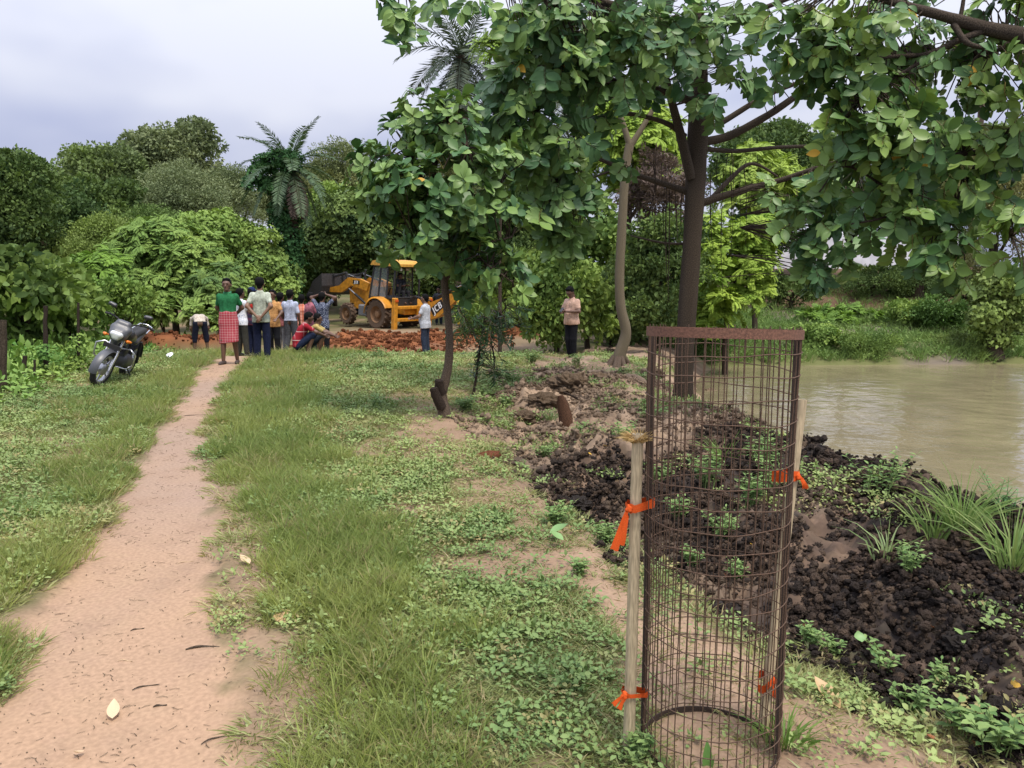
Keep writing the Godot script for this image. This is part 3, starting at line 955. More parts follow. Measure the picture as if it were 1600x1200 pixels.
func overhang_tree() -> void:
	var d := 7.4
	var x := 5.6
	var b := Vector3(x, height(x, 7.2) - 0.1, -7.2)
	var root := thing("overhanging_tree", "broadleaf tree on the near bank reaching over the pond with yellowing leaves", "tree", b)
	var mb := MB.new()
	mb.tube([Vector3(0.25, -0.2, 0), Vector3(0.2, 1.5, 0.05), Vector3(0.05, 3.2, 0), Vector3(0.1, 5.2, -0.1), Vector3(0.2, 7.0, 0)], [0.24, 0.2, 0.17, 0.12, 0.06], 12)
	part("trunk", mb.commit(), M.bark_mossy, root)
	for l in [
		[[1748, 88, -0.2, 0.1], [1600, 56, 0, 0.07], [1540, 44, 0, 0.06], [1470, 24, 0, 0.045], [1400, 5, 0, 0.035], [1320, -20, 0, 0.02]],
		[[1540, 46, 0, 0.035], [1500, 62, 0, 0.03], [1450, 84, 0.1, 0.024], [1400, 88, 0.1, 0.018], [1330, 95, 0, 0.012]],
		[[1490, 38, 0, 0.03], [1510, 66, -0.1, 0.025], [1540, 76, -0.1, 0.015]],
		[[1748, 100, -0.2, 0.06], [1600, 66, 0.2, 0.035], [1560, 78, 0.2, 0.02], [1530, 88, 0.2, 0.015]],
		[[1460, 85, 0, 0.018], [1400, 120, 0, 0.014], [1340, 160, -0.1, 0.01]],
		[[1748, 190, -0.2, 0.07], [1620, 200, 0.4, 0.045], [1540, 235, 0.3, 0.03], [1450, 250, 0.2, 0.02], [1380, 290, 0.2, 0.012]],
		[[1540, 236, 0.3, 0.02], [1500, 300, 0.3, 0.015], [1480, 370, 0.3, 0.01]],
		[[1450, 252, 0.2, 0.016], [1400, 330, 0.2, 0.012], [1330, 350, 0.2, 0.008]],
		[[1380, 290, 0.2, 0.012], [1320, 260, 0.2, 0.01], [1280, 300, 0.2, 0.007]],
		[[1752, 310, -0.2, 0.05], [1640, 330, 0.2, 0.025], [1580, 370, 0.1, 0.012]],
		[[1500, 30, 0, 0.02], [1506, -10, 0, 0.016], [1500, -60, 0, 0.012]],
	]:
		var pts := []
		for p in l: pts.append([p[0], p[1], d + p[2], p[3]])
		limb(root, "branch", pts, M.bark_mossy, 8, 0.05)
	leafy_tree(root, [[1235, 40, 38, d, 16], [1290, 55, 45, d, 24], [1340, 40, 45, d, 22], [1400, 45, 50, d + 0.3, 26], [1470, 60, 50, d + 0.5, 24], [1550, 30, 50, d + 0.3, 24], [1250, 95, 24, d, 8], [1320, 110, 36, d, 16], [1390, 120, 36, d + 0.3, 14], [1350, 165, 34, d, 15], [1420, 130, 22, d, 6], [1490, 140, 30, d + 0.3, 9], [1570, 110, 36, d, 14], [1600, 180, 36, d, 14],
		[1310, 190, 26, d, 9], [1370, 205, 40, d, 20], [1430, 205, 40, d, 20], [1500, 215, 40, d + 0.3, 18], [1560, 240, 36, d + 0.3, 12], [1330, 250, 40, d + 0.2, 18], [1400, 265, 42, d + 0.2, 22], [1470, 275, 40, d + 0.3, 20], [1540, 300, 34, d + 0.4, 10], [1375, 325, 34, d + 0.3, 11], [1420, 335, 40, d + 0.2, 20], [1480, 350, 32, d + 0.3, 14], [1450, 385, 30, d + 0.2, 11], [1495, 400, 26, d + 0.2, 8], [1500, 430, 14, d + 0.2, 3], [1590, 330, 26, d - 0.3, 9], [1595, 400, 18, d - 0.4, 6]],
		"droop", 0.145, 0.075, 0.17, Color(0.065, 0.145, 0.042), Color(0.22, 0.33, 0.065), 0.03, 300, 0.5, 1.0)

func pale_tree() -> void:
	var d := 16.0
	var b := at(967, 562, d)
	b.y = height(b.x, d) - 0.05
	var root := thing("pale_trunk_tree", "tall thin tree with a pale speckled curving trunk that forks high up", "tree", b)
	limb(root, "trunk", [[966, 575, d, 0.15], [968, 555, d, 0.13], [978, 520, d, 0.115], [970, 480, d, 0.105], [968, 430, d, 0.1], [972, 350, d, 0.095], [977, 270, d, 0.09], [984, 225, d, 0.09]], M.bark_speckled, 12, 0.03)
	limb(root, "stem", [[984, 228, d, 0.07], [974, 195, d, 0.06], [962, 160, d, 0.045], [952, 120, d, 0.03], [945, 60, d, 0.015]], M.bark_speckled, 8)
	limb(root, "stem", [[985, 228, d, 0.07], [1000, 205, d, 0.055], [1018, 175, d, 0.045], [1030, 150, d, 0.035], [1045, 80, d, 0.02]], M.bark_speckled, 8)
	root.remove_meta("limb_points")
	var mb := MB.new()
	for k in 9:
		var s := rr(0, TAU)
		mb.tube([Vector3(cos(s) * 0.1, 0.25, sin(s) * 0.1), Vector3(cos(s) * 0.22, 0.08, sin(s) * 0.22), Vector3(cos(s) * 0.34, -0.05, sin(s) * 0.34)], [0.06, 0.06, 0.03], 6)
	part("root_flare", mb.commit(), M.bark_pale, root)
	var blobs := []
	for q in [[950, 60, 40], [1000, 40, 40], [1045, 80, 35], [920, 110, 30]]:
		var c := at(q[0], q[1], d + 0.5)
		blobs.append([c, Vector3.ONE * float(q[2]) * d / FOCAL])
	add_foliage(root, "crown", blob_cloud(blobs, "round", 0.5, 0.8, Color(0.06, 0.13, 0.03), Color(0.16, 0.25, 0.05)), "round")

func sapling() -> void:
	var d := 10.2
	var b := gp(742, 622)
	d = -b.z
	var root := thing("narrow_leaf_sapling", "dark thin-stemmed sapling with narrow leaves behind the slender tree", "sapling", b)
	limb(root, "stem", [[737, 628, d, 0.02], [744, 590, d, 0.018], [750, 540, d, 0.015], [758, 490, d, 0.01]], M.bark_dark, 6)
	limb(root, "stem", [[772, 600, d + 0.3, 0.014], [772, 560, d + 0.3, 0.012], [768, 520, d + 0.2, 0.01], [790, 480, d + 0.2, 0.007]], M.bark_dark, 6)
	limb(root, "branch", [[750, 540, d, 0.01], [735, 510, d, 0.008], [722, 490, d, 0.005]], M.bark_dark, 5)
	leafy_tree(root, [[735, 520, 20, d, 12], [760, 505, 25, d, 16], [790, 490, 25, d, 14], [770, 540, 22, d + 0.2, 12], [720, 495, 16, d, 7], [800, 510, 18, d, 6], [750, 560, 14, d, 6], [770, 575, 10, d, 4]], "alt", 0.13, 0.024, 0.22, Color(0.03, 0.075, 0.035), Color(0.08, 0.15, 0.06), 0.0, 150, 0.4)

# ---------------------------------------------------------------- palms
func frond(ln: float, leaflet_l: float, droop: float, start: Vector3) -> ArrayMesh:
	var mb := MB.new()
	var pts := []
	var p := Vector3.ZERO
	var d := start.normalized()
	var n := 16
	for i in n + 1:
		pts.append(p)
		p += d * ln / n
		d = (d - Vector3.UP * droop / n).normalized()
	var radii := []
	for i in n + 1: radii.append(lerpf(0.03, 0.006, float(i) / n))
	mb.col = Color(1.3, 1.2, 1.0)
	mb.tube(pts, radii, 4, false)
	mb.col = Color.WHITE
	for i in range(2, n * 3):
		var t := float(i) / (n * 3)
		var k := int(t * n)
		var a: Vector3 = (pts[k] as Vector3).lerp(pts[mini(k + 1, n)], t * n - k)
		var dir: Vector3 = (pts[mini(k + 1, n)] - pts[maxi(k - 1, 0)]).normalized()
		var side := dir.cross(Vector3.UP).normalized()
		for s in [-1.0, 1.0]:
			var y: Vector3 = (side * s + dir * 0.65 + Vector3.UP * rr(-0.35, 0.25)).normalized()
			var z := side.cross(dir).normalized() + rdir() * 0.3
			z = (z - y * z.dot(y)).normalized()
			leaflet(mb, Transform3D(Basis(y.cross(z), y, z), a), leaflet_l * (0.45 + sin(PI * clampf(t, 0.08, 0.95)) * 0.7), 0.045 * ln / 2.2, Color(1, 1, 1) * rr(0.75, 1.25))
	return mb.commit()

func palm(called: String, label: String, px: float, py: float, base_py: float, d: float, fl: float, ll: float, nf: int, hang: float, tone: Color, tr: float) -> Node3D:
	var c := at(px, py, d)
	var gy := height(c.x, d)
	var root := thing(called, label, "palm tree", Vector3(c.x, gy, -d))
	var mb := MB.new()
	var h := c.y - gy
	var pts := []
	var rad := []
	for i in 22:
		var t := i / 21.0
		pts.append(Vector3(sin(t * 2.0) * 0.15 * h * 0.1, t * h, 0))
		rad.append(tr * (1.0 + 0.12 * float(i % 2)) * lerpf(1.1, 0.9, t))
	mb.tube(pts, rad, 10)
	part("trunk", mb.commit(), M.bark_pale, root)
	var top: Vector3 = pts[-1]
	for i in nf:
		var a := i * 2.399
		var t := float(i) / nf
		var el := lerpf(1.25, -hang, t)
		var f := part("frond", frond(fl * rr(0.85, 1.1), ll, lerpf(1.1, 1.9, t), Vector3(cos(a) * cos(el), sin(el), sin(a) * cos(el))), tone_mat(tone), root)
		f.position = top + Vector3(0, -0.1 * t, 0)
	return root

func tone_mat(c: Color) -> StandardMaterial3D:
	var key := "tone_" + c.to_html()
	if not M.has(key):
		var m := leaf_mat(0.5, 0.3, 0.5)
		m.albedo_color = c.linear_to_srgb()
		M[key] = m
	return M[key]

# ---------------------------------------------------------------- the woods round the clearing
func build_woods() -> void:
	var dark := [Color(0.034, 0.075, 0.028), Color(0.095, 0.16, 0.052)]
	var mid := [Color(0.085, 0.16, 0.045), Color(0.19, 0.275, 0.075)]
	var lush := [Color(0.13, 0.235, 0.055), Color(0.28, 0.395, 0.09)]
	var lime := [Color(0.19, 0.33, 0.045), Color(0.34, 0.46, 0.07)]
	var grey := [Color(0.15, 0.2, 0.095), Color(0.28, 0.33, 0.16)]
	var olive := [Color(0.13, 0.17, 0.06), Color(0.27, 0.29, 0.1)]
	# far ridge of the wood, from the tall crowns to the gap behind the vine palm
	bush("woodland_tree", "tallest rounded tree on the skyline of the wood", "tree", 272, 78, 192, 330, 62, "round", grey[0], grey[1], {"blobs": 16, "bs": 0.36, "dens": 1.5, "trunk": 0.3})
	bush("woodland_tree", "broad grey-green tree just below the tallest skyline crown", "tree", 165, 62, 232, 350, 56, "round", grey[0], mid[1], {"blobs": 14})
	bush("woodland_tree", "domed grey-green tree standing between skyline trees and bright bushes", "tree", 290, 75, 262, 400, 50, "fine", grey[0], grey[1], {"blobs": 14})
	bush("woodland_tree", "dark-leaved tree with yellowish tips below the broad skyline tree", "tree", 150, 70, 280, 410, 42, "round", dark[0], mid[1], {"blobs": 14})
	bush("woodland_tree", "dusky olive tree beside the vine-clad palm", "tree", 362, 52, 268, 400, 54, "fine", grey[0], grey[1], {"blobs": 10})
	for q in [[330, 60, 265, 380], [545, 62, 235, 380], [470, 70, 262, 390], [610, 70, 262, 400], [700, 80, 240, 400], [60, 90, 270, 420], [20, 90, 265, 420]]:
		bush("skyline_tree", "hazy olive-green tree in the farthest row of the wood", "tree", q[0], q[1], q[2], q[3], 68 + rr(-4, 4), "fine", grey[0], olive[1], {"group": "farthest trees", "blobs": 10, "dens": 1.4})
	# dark tall tree and its shadowed foot by the frame
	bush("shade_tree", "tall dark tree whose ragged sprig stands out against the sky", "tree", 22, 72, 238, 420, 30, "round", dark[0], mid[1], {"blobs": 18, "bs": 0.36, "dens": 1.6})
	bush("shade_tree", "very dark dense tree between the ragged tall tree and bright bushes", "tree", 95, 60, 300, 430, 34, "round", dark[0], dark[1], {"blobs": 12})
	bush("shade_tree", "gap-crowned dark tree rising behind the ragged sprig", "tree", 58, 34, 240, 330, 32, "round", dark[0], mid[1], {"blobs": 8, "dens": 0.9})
	# bright thicket across the clearing
	bush("thicket_bush", "pale sage-green bush at the head of the thicket", "bush", 175, 62, 342, 470, 31, "fine", olive[0], lush[1], {"blobs": 14})
	bush("thicket_bush", "large bright feathery bush behind the bending worker", "bush", 270, 78, 345, 500, 28, "feather", lush[0], lush[1], {"blobs": 16, "dens": 1.7})
	bush("thicket_bush", "sunlit vine-topped bush over the feathery thicket", "bush", 318, 62, 322, 440, 33, "vine", lush[0], lush[1], {"blobs": 14})
	bush("thicket_bush", "yellow-green fern-leaved bush above the fence posts", "bush", 142, 50, 395, 500, 24, "feather", lush[0], lime[0], {"blobs": 10})
	bush("thicket_bush", "broad-leaved climber heap hanging over the outermost fence post", "bush", 35, 75, 398, 540, 17, "big", dark[0], lush[1], {"blobs": 14, "dens": 1.4, "size": 0.42})
	bush("thicket_bush", "dark big-leaved creeper mound beside the leaning motorcycle", "bush", 105, 48, 425, 540, 18.5, "big", mid[0], lush[1], {"blobs": 10, "size": 0.42})
	bush("thicket_bush", "low leafy bush between two mid fence posts", "bush", 190, 45, 440, 520, 22, "round", lush[0], lush[1], {"blobs": 9})
	bush("thicket_bush", "leafy bush directly behind the man in the green shirt", "bush", 345, 50, 420, 515, 26, "feather", mid[0], lush[1], {"blobs": 10})
	bush("thicket_bush", "soft green bush above the heads of the crowd", "bush", 415, 52, 395, 510, 29, "vine", mid[0], lush[1], {"blobs": 12})
	bush("thicket_bush", "vine-smothered hummock at the foot of the palm", "bush", 400, 62, 352, 450, 35, "vine", mid[0], lush[1], {"blobs": 12})
	bush("thicket_bush", "rounded vine hummock between palm and loader bucket", "bush", 475, 55, 372, 480, 45, "vine", mid[0], mid[1], {"blobs": 12})
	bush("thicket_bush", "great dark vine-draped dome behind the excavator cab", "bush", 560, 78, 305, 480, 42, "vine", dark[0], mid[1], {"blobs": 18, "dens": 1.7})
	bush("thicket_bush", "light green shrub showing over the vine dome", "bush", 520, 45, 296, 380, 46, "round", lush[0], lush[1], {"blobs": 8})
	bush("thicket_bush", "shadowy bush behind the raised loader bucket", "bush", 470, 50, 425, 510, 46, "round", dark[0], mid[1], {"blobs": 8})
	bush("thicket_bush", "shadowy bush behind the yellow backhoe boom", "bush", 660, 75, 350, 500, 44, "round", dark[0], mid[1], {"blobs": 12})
	bush("thicket_bush", "round shrub between the mid skyline and the sage bush", "bush", 235, 50, 320, 420, 40, "fine", mid[0], mid[1], {"blobs": 8})
	for q in [[255, 495], [225, 500], [355, 505], [300, 502]]:
		bush("weed_clump", "knee-high green weeds bordering the red earth heap", "weeds", q[0], 20, 468, q[1] + 12, 24.5, "feather", lush[0], lush[1], {"group": "weeds by the red heap", "blobs": 4, "size": 0.4})
	# behind the slender tree and the man with the phone
	bush("thicket_bush", "tangled dark-green bush behind the man with the phone", "bush", 870, 60, 385, 545, 22.5, "big", mid[0], lush[1], {"blobs": 14, "dens": 1.0, "size": 0.3})
	bush("thicket_bush", "light-leaved shrub between phone man and pale trunk", "bush", 920, 60, 320, 530, 24, "big", mid[0], lush[1], {"blobs": 16, "dens": 0.9, "size": 0.34, "bs": 0.36})
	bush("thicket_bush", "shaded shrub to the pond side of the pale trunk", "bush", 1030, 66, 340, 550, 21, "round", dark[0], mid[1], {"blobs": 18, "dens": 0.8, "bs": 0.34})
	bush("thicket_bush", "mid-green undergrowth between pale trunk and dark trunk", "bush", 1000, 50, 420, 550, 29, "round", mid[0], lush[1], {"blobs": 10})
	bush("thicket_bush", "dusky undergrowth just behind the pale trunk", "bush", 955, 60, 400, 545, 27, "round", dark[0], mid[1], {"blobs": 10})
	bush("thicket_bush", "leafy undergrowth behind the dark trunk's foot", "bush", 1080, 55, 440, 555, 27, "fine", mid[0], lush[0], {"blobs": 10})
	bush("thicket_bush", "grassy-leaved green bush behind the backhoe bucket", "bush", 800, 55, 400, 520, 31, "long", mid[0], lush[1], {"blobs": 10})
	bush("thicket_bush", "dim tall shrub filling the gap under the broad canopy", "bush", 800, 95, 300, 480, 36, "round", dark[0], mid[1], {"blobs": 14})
	bush("thicket_bush", "long-bladed undergrowth around the person in yellow", "bush", 752, 40, 470, 530, 27, "long", mid[0], lush[1], {"blobs": 7, "size": 0.5})
	bush("feathery_tree", "lime-green feathery tree crown behind the forked pale trunk", "tree", 985, 78, 150, 335, 27, "feather", lime[0], lime[1], {"blobs": 18, "dens": 1.2, "bs": 0.34})
	bush("feathery_tree", "bright lime bush beside the dark trunk at head height", "bush", 1140, 72, 328, 530, 24, "feather", lime[0], lime[1], {"blobs": 20, "dens": 1.1, "bs": 0.3})
	bush("feathery_tree", "airy yellow-green tree top between dark trunk and clouds", "tree", 1190, 60, 225, 360, 30, "feather", lush[1], lime[1], {"blobs": 10, "dens": 0.8})
	bush("feathery_tree", "fine pale tree top showing above the broad canopy", "tree", 780, 34, 40, 110, 20, "feather", lush[1], lime[0], {"blobs": 5, "dens": 0.8})
	bush("dead_shrub", "leafless grey-brown thicket tangled between the two trunks", "shrub", 1035, 58, 232, 430, 25, "long", Color(0.10, 0.07, 0.06), Color(0.2, 0.15, 0.12), {"blobs": 14, "dens": 0.7, "size": 0.35, "bs": 0.34})
	# beyond the pond
	bush("bank_tree", "dark dense tree on the skyline past the pond", "tree", 1195, 70, 190, 330, 46, "round", dark[0], mid[1], {"blobs": 14})
	bush("bank_tree", "smaller dark tree beside the skyline tree past the pond", "tree", 1275, 60, 222, 360, 44, "round", dark[0], mid[1], {"blobs": 12})
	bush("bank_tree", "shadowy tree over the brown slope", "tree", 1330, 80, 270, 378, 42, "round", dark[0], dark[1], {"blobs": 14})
	bush("bank_tree", "dark tree with a stout trunk over the brown slope", "tree", 1440, 85, 260, 378, 40, "round", dark[0], mid[1], {"blobs": 14, "trunk": 0.35})
	bush("bank_tree", "olive dry-leaved tree at the end of the brown slope", "tree", 1560, 75, 215, 470, 32, "fine", olive[0], Color(0.33, 0.31, 0.12), {"blobs": 18, "dens": 1.1})
	bush("bank_tree", "tall hazy tree behind the olive tree", "tree", 1500, 90, 200, 372, 55, "round", grey[0], mid[1], {"blobs": 12})
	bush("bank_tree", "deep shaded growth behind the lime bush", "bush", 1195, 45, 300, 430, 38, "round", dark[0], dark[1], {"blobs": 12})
	bush("creeper_stump", "old trunk wrapped in hanging creepers at the water edge", "tree", 1560, 42, 425, 545, 27.5, "vine", olive[0], lush[1], {"blobs": 12, "dens": 1.7, "trunk": 0.3})
	bush("bank_bush", "dark rounded bush on the grassy far bank", "bush", 1465, 38, 465, 520, 31, "round", mid[0], lush[0], {"blobs": 8, "size": 0.4})
	bush("bank_bush", "bright low bush on the grassy far bank", "bush", 1420, 45, 470, 512, 32, "round", lush[0], lush[1], {"blobs": 8, "size": 0.4})
	bush("bank_bush", "pale green bush at the foot of the brown slope", "bush", 1300, 60, 478, 515, 33, "feather", lush[0], lime[0], {"blobs": 9, "size": 0.45})
	bush("bank_bush", "shrub row top against the pale wall", "bush", 1390, 60, 412, 445, 45, "round", dark[0], lush[1], {"blobs": 9})
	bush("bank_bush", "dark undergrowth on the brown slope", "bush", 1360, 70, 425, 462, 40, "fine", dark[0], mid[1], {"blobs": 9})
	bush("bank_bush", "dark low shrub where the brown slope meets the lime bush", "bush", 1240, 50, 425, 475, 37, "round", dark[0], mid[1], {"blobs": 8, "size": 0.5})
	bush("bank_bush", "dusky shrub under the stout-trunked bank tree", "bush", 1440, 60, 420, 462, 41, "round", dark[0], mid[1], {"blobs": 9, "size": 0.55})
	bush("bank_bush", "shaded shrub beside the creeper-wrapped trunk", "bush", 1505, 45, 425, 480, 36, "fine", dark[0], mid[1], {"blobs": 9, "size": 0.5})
	bush("bank_bush", "sprawling green creeper heap on the pond's far edge", "bush", 1270, 45, 505, 555, 28.5, "vine", lush[0], lush[1], {"blobs": 8, "size": 0.35})
	bush("bank_bush", "low weedy hump above the pond's far edge", "bush", 1350, 60, 520, 560, 28, "fine", mid[0], lush[1], {"blobs": 8, "size": 0.35})
	bush("bank_bush", "scruffy weeds near the creeper-wrapped trunk's water side", "bush", 1500, 60, 515, 562, 28.5, "fine", olive[0], lush[1], {"blobs": 8, "size": 0.35})
	# palms
	var vp := palm("vine_palm", "palm smothered in climbing vines with arching fronds and a brown dead skirt", 450, 262, 380, 36, 2.7, 0.42, 30, 0.9, Color(0.07, 0.125, 0.05), 0.25)
	var h := at(450, 262, 36).y - vp.position.y
	var vb := []
	for i in 9: vb.append([vp.position + Vector3(rr(-0.25, 0.15), h * (0.15 + 0.085 * i), 0.1), Vector3(0.5 + 0.03 * i, 0.45, 0.5)])
	for q in [[-0.5, 0.1, 0.9], [-1.1, -0.25, 0.7], [0.1, 0.2, 0.7], [-1.5, -0.9, 0.4], [-0.75, -0.9, 0.45]]: vb.append([vp.position + Vector3(q[0], h + q[1], 0.25), Vector3(q[2] * 0.8, q[2] * 0.65, 0.6)])
	add_foliage(vp, "vine", blob_cloud(vb, "vine", 0.5, 1.7, Color(0.035, 0.1, 0.035), Color(0.08, 0.19, 0.06)), "vine")
	for i in 9:
		var df := part("dead_frond", frond(2.2, 0.3, 2.6, Vector3(rr(0.05, 0.6), -0.5, rr(0.0, 0.6))), tone_mat(Color(0.13, 0.085, 0.06)), vp)
		df.position = Vector3(0.25, h - 0.25, 0.2)
	palm("tall_palm", "tall palm with drooping grey-green fronds above the canopy", 716, 88, 400, 40, 3.4, 0.75, 26, 1.0, Color(0.085, 0.12, 0.075), 0.3)
	palm("tall_palm", "palm whose drooping fronds show through the branches", 905, 140, 420, 34, 2.8, 0.7, 24, 0.9, Color(0.13, 0.16, 0.09), 0.22)
	# fan palm far beyond
	var c := at(1535, 142, 60)
	var fp := thing("fan_palm", "pale far-off fan palm glimpsed through the overhanging leaves", "palm tree", Vector3(c.x, height(c.x, 60), -60))
	var mb := MB.new()
	mb.tube([Vector3.ZERO, Vector3(0.1, (c.y - fp.position.y) * 0.5, 0), Vector3(0, c.y - fp.position.y, 0)], [0.3, 0.24, 0.22], 8)
	part("trunk", mb.commit(), M.bark_pale, fp)
	for i in 16:
		var fm := MB.new()
		var a := i * 2.4
		var dir := Vector3(cos(a), rr(-0.3, 0.9), sin(a)).normalized()
		var side := dir.cross(Vector3.UP).normalized()
		for k in 15:
			var w := (k - 7) * 0.16
			leaflet(fm, Transform3D(frame((dir * cos(w) + side * sin(w)).normalized()), dir * 0.9), 1.0, 0.14)
		fm.tube([Vector3.ZERO, dir * 0.95], [0.04, 0.02], 4)
		part("frond", fm.commit(), tone_mat(Color(0.2, 0.25, 0.13)), fp).position = Vector3(0, c.y - fp.position.y, 0)
	# pale wall behind the trees past the pond
	var wa := at(1195, 402, 52)
	var wb := at(1460, 402, 52)
	var wl := thing("boundary_wall", "long pale washed wall glimpsed behind the trees past the pond", "wall", Vector3((wa.x + wb.x) / 2, height((wa.x + wb.x) / 2, 52), -52))
	mb = MB.new()
	mb.box(Transform3D(Basis(), Vector3(0, 0.6, 0)), Vector3(wb.x - wa.x + 3, 3.6, 0.25), 0.03)
	part("panel", mb.commit(), M.whitewash, wl)
	for i in 5:
		mb = MB.new()
		mb.box(Transform3D(Basis(), Vector3(lerpf(wa.x - wb.x, wb.x - wa.x, i / 4.0) / 2, 0.65, 0.16)), Vector3(0.35, 3.75, 0.14), 0.02)
		part("pier", mb.commit(), M.whitewash, wl)

# ---------------------------------------------------------------- continuous figures: a smooth union of tapered bones, meshed as surface nets
func nets(mb: MB, bones: Array, cell: float, k: float, tint = null, cuts := []) -> void:
	var lo := Vector3(1e9, 1e9, 1e9)
	var hi := -lo
	for b in bones:
		var r: float = maxf(b[2], b[3]) + cell * 3.0
		for p in [b[0], b[1]]:
			lo = lo.min(p - Vector3.ONE * r)
			hi = hi.max(p + Vector3.ONE * r)
	var nx := int((hi.x - lo.x) / cell) + 2
	var ny := int((hi.y - lo.y) / cell) + 2
	var nz := int((hi.z - lo.z) / cell) + 2
	var f := PackedFloat32Array()
	f.resize(nx * ny * nz)
	f.fill(1.0)
	var nxy := nx * ny
	var near0 := cell * 3.0
	for b in bones:
		var a: Vector3 = b[0]
		var e: Vector3 = b[1]
		var ra: float = b[2]
		var rb: float = b[3]
		var m := maxf(ra, rb) + cell * 2.5 + k * 0.5
		var p0 := ((a.min(e) - Vector3.ONE * m - lo) / cell).floor().clamp(Vector3.ZERO, Vector3(nx - 1, ny - 1, nz - 1))
		var p1 := ((a.max(e) + Vector3.ONE * m - lo) / cell).ceil().clamp(Vector3.ZERO, Vector3(nx - 1, ny - 1, nz - 1))
		var ae := e - a
		var il := 1.0 / maxf(ae.length_squared(), 1e-8)
		for z in range(int(p0.z), int(p1.z) + 1):
			for y in range(int(p0.y), int(p1.y) + 1):
				var row := z * nxy + y * nx
				for x in range(int(p0.x), int(p1.x) + 1):
					var p := lo + Vector3(x, y, z) * cell - a
					var t := clampf(p.dot(ae) * il, 0.0, 1.0)
					var dd := (p - ae * t).length() - (ra + (rb - ra) * t)
					var old := f[row + x]
					if dd < old + k:
						var h := clampf(0.5 + 0.5 * (old - dd) / k, 0.0, 1.0)
						f[row + x] = lerpf(old, dd, h) - k * h * (1.0 - h)
	for q in cuts:
		var cp: Vector3 = q[0]
		var cn: Vector3 = q[1]
		for z in nz:
			for y in ny:
				var row := z * nxy + y * nx
				for x in nx:
					if f[row + x] < near0: f[row + x] = maxf(f[row + x], (lo + Vector3(x, y, z) * cell - cp).dot(cn))
	var id := PackedInt32Array()
	id.resize(f.size())
	id.fill(-1)
	var near := cell * 1.8
	var off := [0, 1, nx, nx + 1, nxy, nxy + 1, nxy + nx, nxy + nx + 1]
	for z in nz - 1:
		for y in ny - 1:
			var row := z * nxy + y * nx
			for x in nx - 1:
				var i := row + x
				if absf(f[i]) > near: continue
				var c0 := f[i]; var c1 := f[i + 1]; var c2 := f[i + nx]; var c3 := f[i + nx + 1]
				var c4 := f[i + nxy]; var c5 := f[i + nxy + 1]; var c6 := f[i + nxy + nx]; var c7 := f[i + nxy + nx + 1]
				var neg := int(c0 < 0) + int(c1 < 0) + int(c2 < 0) + int(c3 < 0) + int(c4 < 0) + int(c5 < 0) + int(c6 < 0) + int(c7 < 0)
				if neg == 0 or neg == 8: continue
				var g := Vector3(c1 + c3 + c5 + c7 - c0 - c2 - c4 - c6, c2 + c3 + c6 + c7 - c0 - c1 - c4 - c5, c4 + c5 + c6 + c7 - c0 - c1 - c2 - c3) / (4.0 * cell)
				var mean := (c0 + c1 + c2 + c3 + c4 + c5 + c6 + c7) / 8.0
				var ctr := lo + (Vector3(x, y, z) + Vector3.ONE * 0.5) * cell
				var gl := g.length_squared()
				if gl > 1e-6: ctr -= (g * (mean / gl)).limit_length(cell * 0.8)
				var nn := g.normalized() if gl > 1e-8 else Vector3.UP
				if tint != null: mb.col = tint.call(ctr)
				id[i] = mb.vert(ctr, nn)
	mb.col = Color.WHITE
	for z in range(1, nz - 1):
		for y in range(1, ny - 1):
			var row := z * nxy + y * nx
			for x in range(1, nx - 1):
				var i := row + x
				if id[i] < 0: continue
				var s := f[i] < 0.0
				for ax in 3:
					var st: int = [1, nx, nxy][ax]
					if (f[i + st] < 0.0) == s: continue
					var u: int = [nx, nxy, 1][ax]
					var w: int = [nxy, 1, nx][ax]
					var a := id[i]; var b := id[i - u]; var c := id[i - u - w]; var d := id[i - w]
					if a < 0 or b < 0 or c < 0 or d < 0: continue
					mb.tri(a, b, c); mb.tri(a, c, d)

const POSE := {
	"hipL": Vector3(0.085, 0.88, 0), "hipR": Vector3(-0.085, 0.88, 0), "kneeL": Vector3(0.095, 0.48, 0.02), "kneeR": Vector3(-0.095, 0.48, 0.02),
	"footL": Vector3(0.1, 0.08, -0.02), "footR": Vector3(-0.1, 0.08, -0.02), "waist": Vector3(0, 1.02, 0.01), "chest": Vector3(0, 1.27, 0.0), "neck": Vector3(0, 1.42, -0.01),
	"head": Vector3(0, 1.575, 0.015), "shL": Vector3(0.152, 1.34, -0.01), "shR": Vector3(-0.152, 1.34, -0.01), "elL": Vector3(0.215, 1.09, -0.03), "elR": Vector3(-0.215, 1.09, -0.03),
	"haL": Vector3(0.22, 0.85, 0.05), "haR": Vector3(-0.22, 0.85, 0.05), "face": Vector3(0, 0, 1), "across": Vector3(1, 0, 0),
}

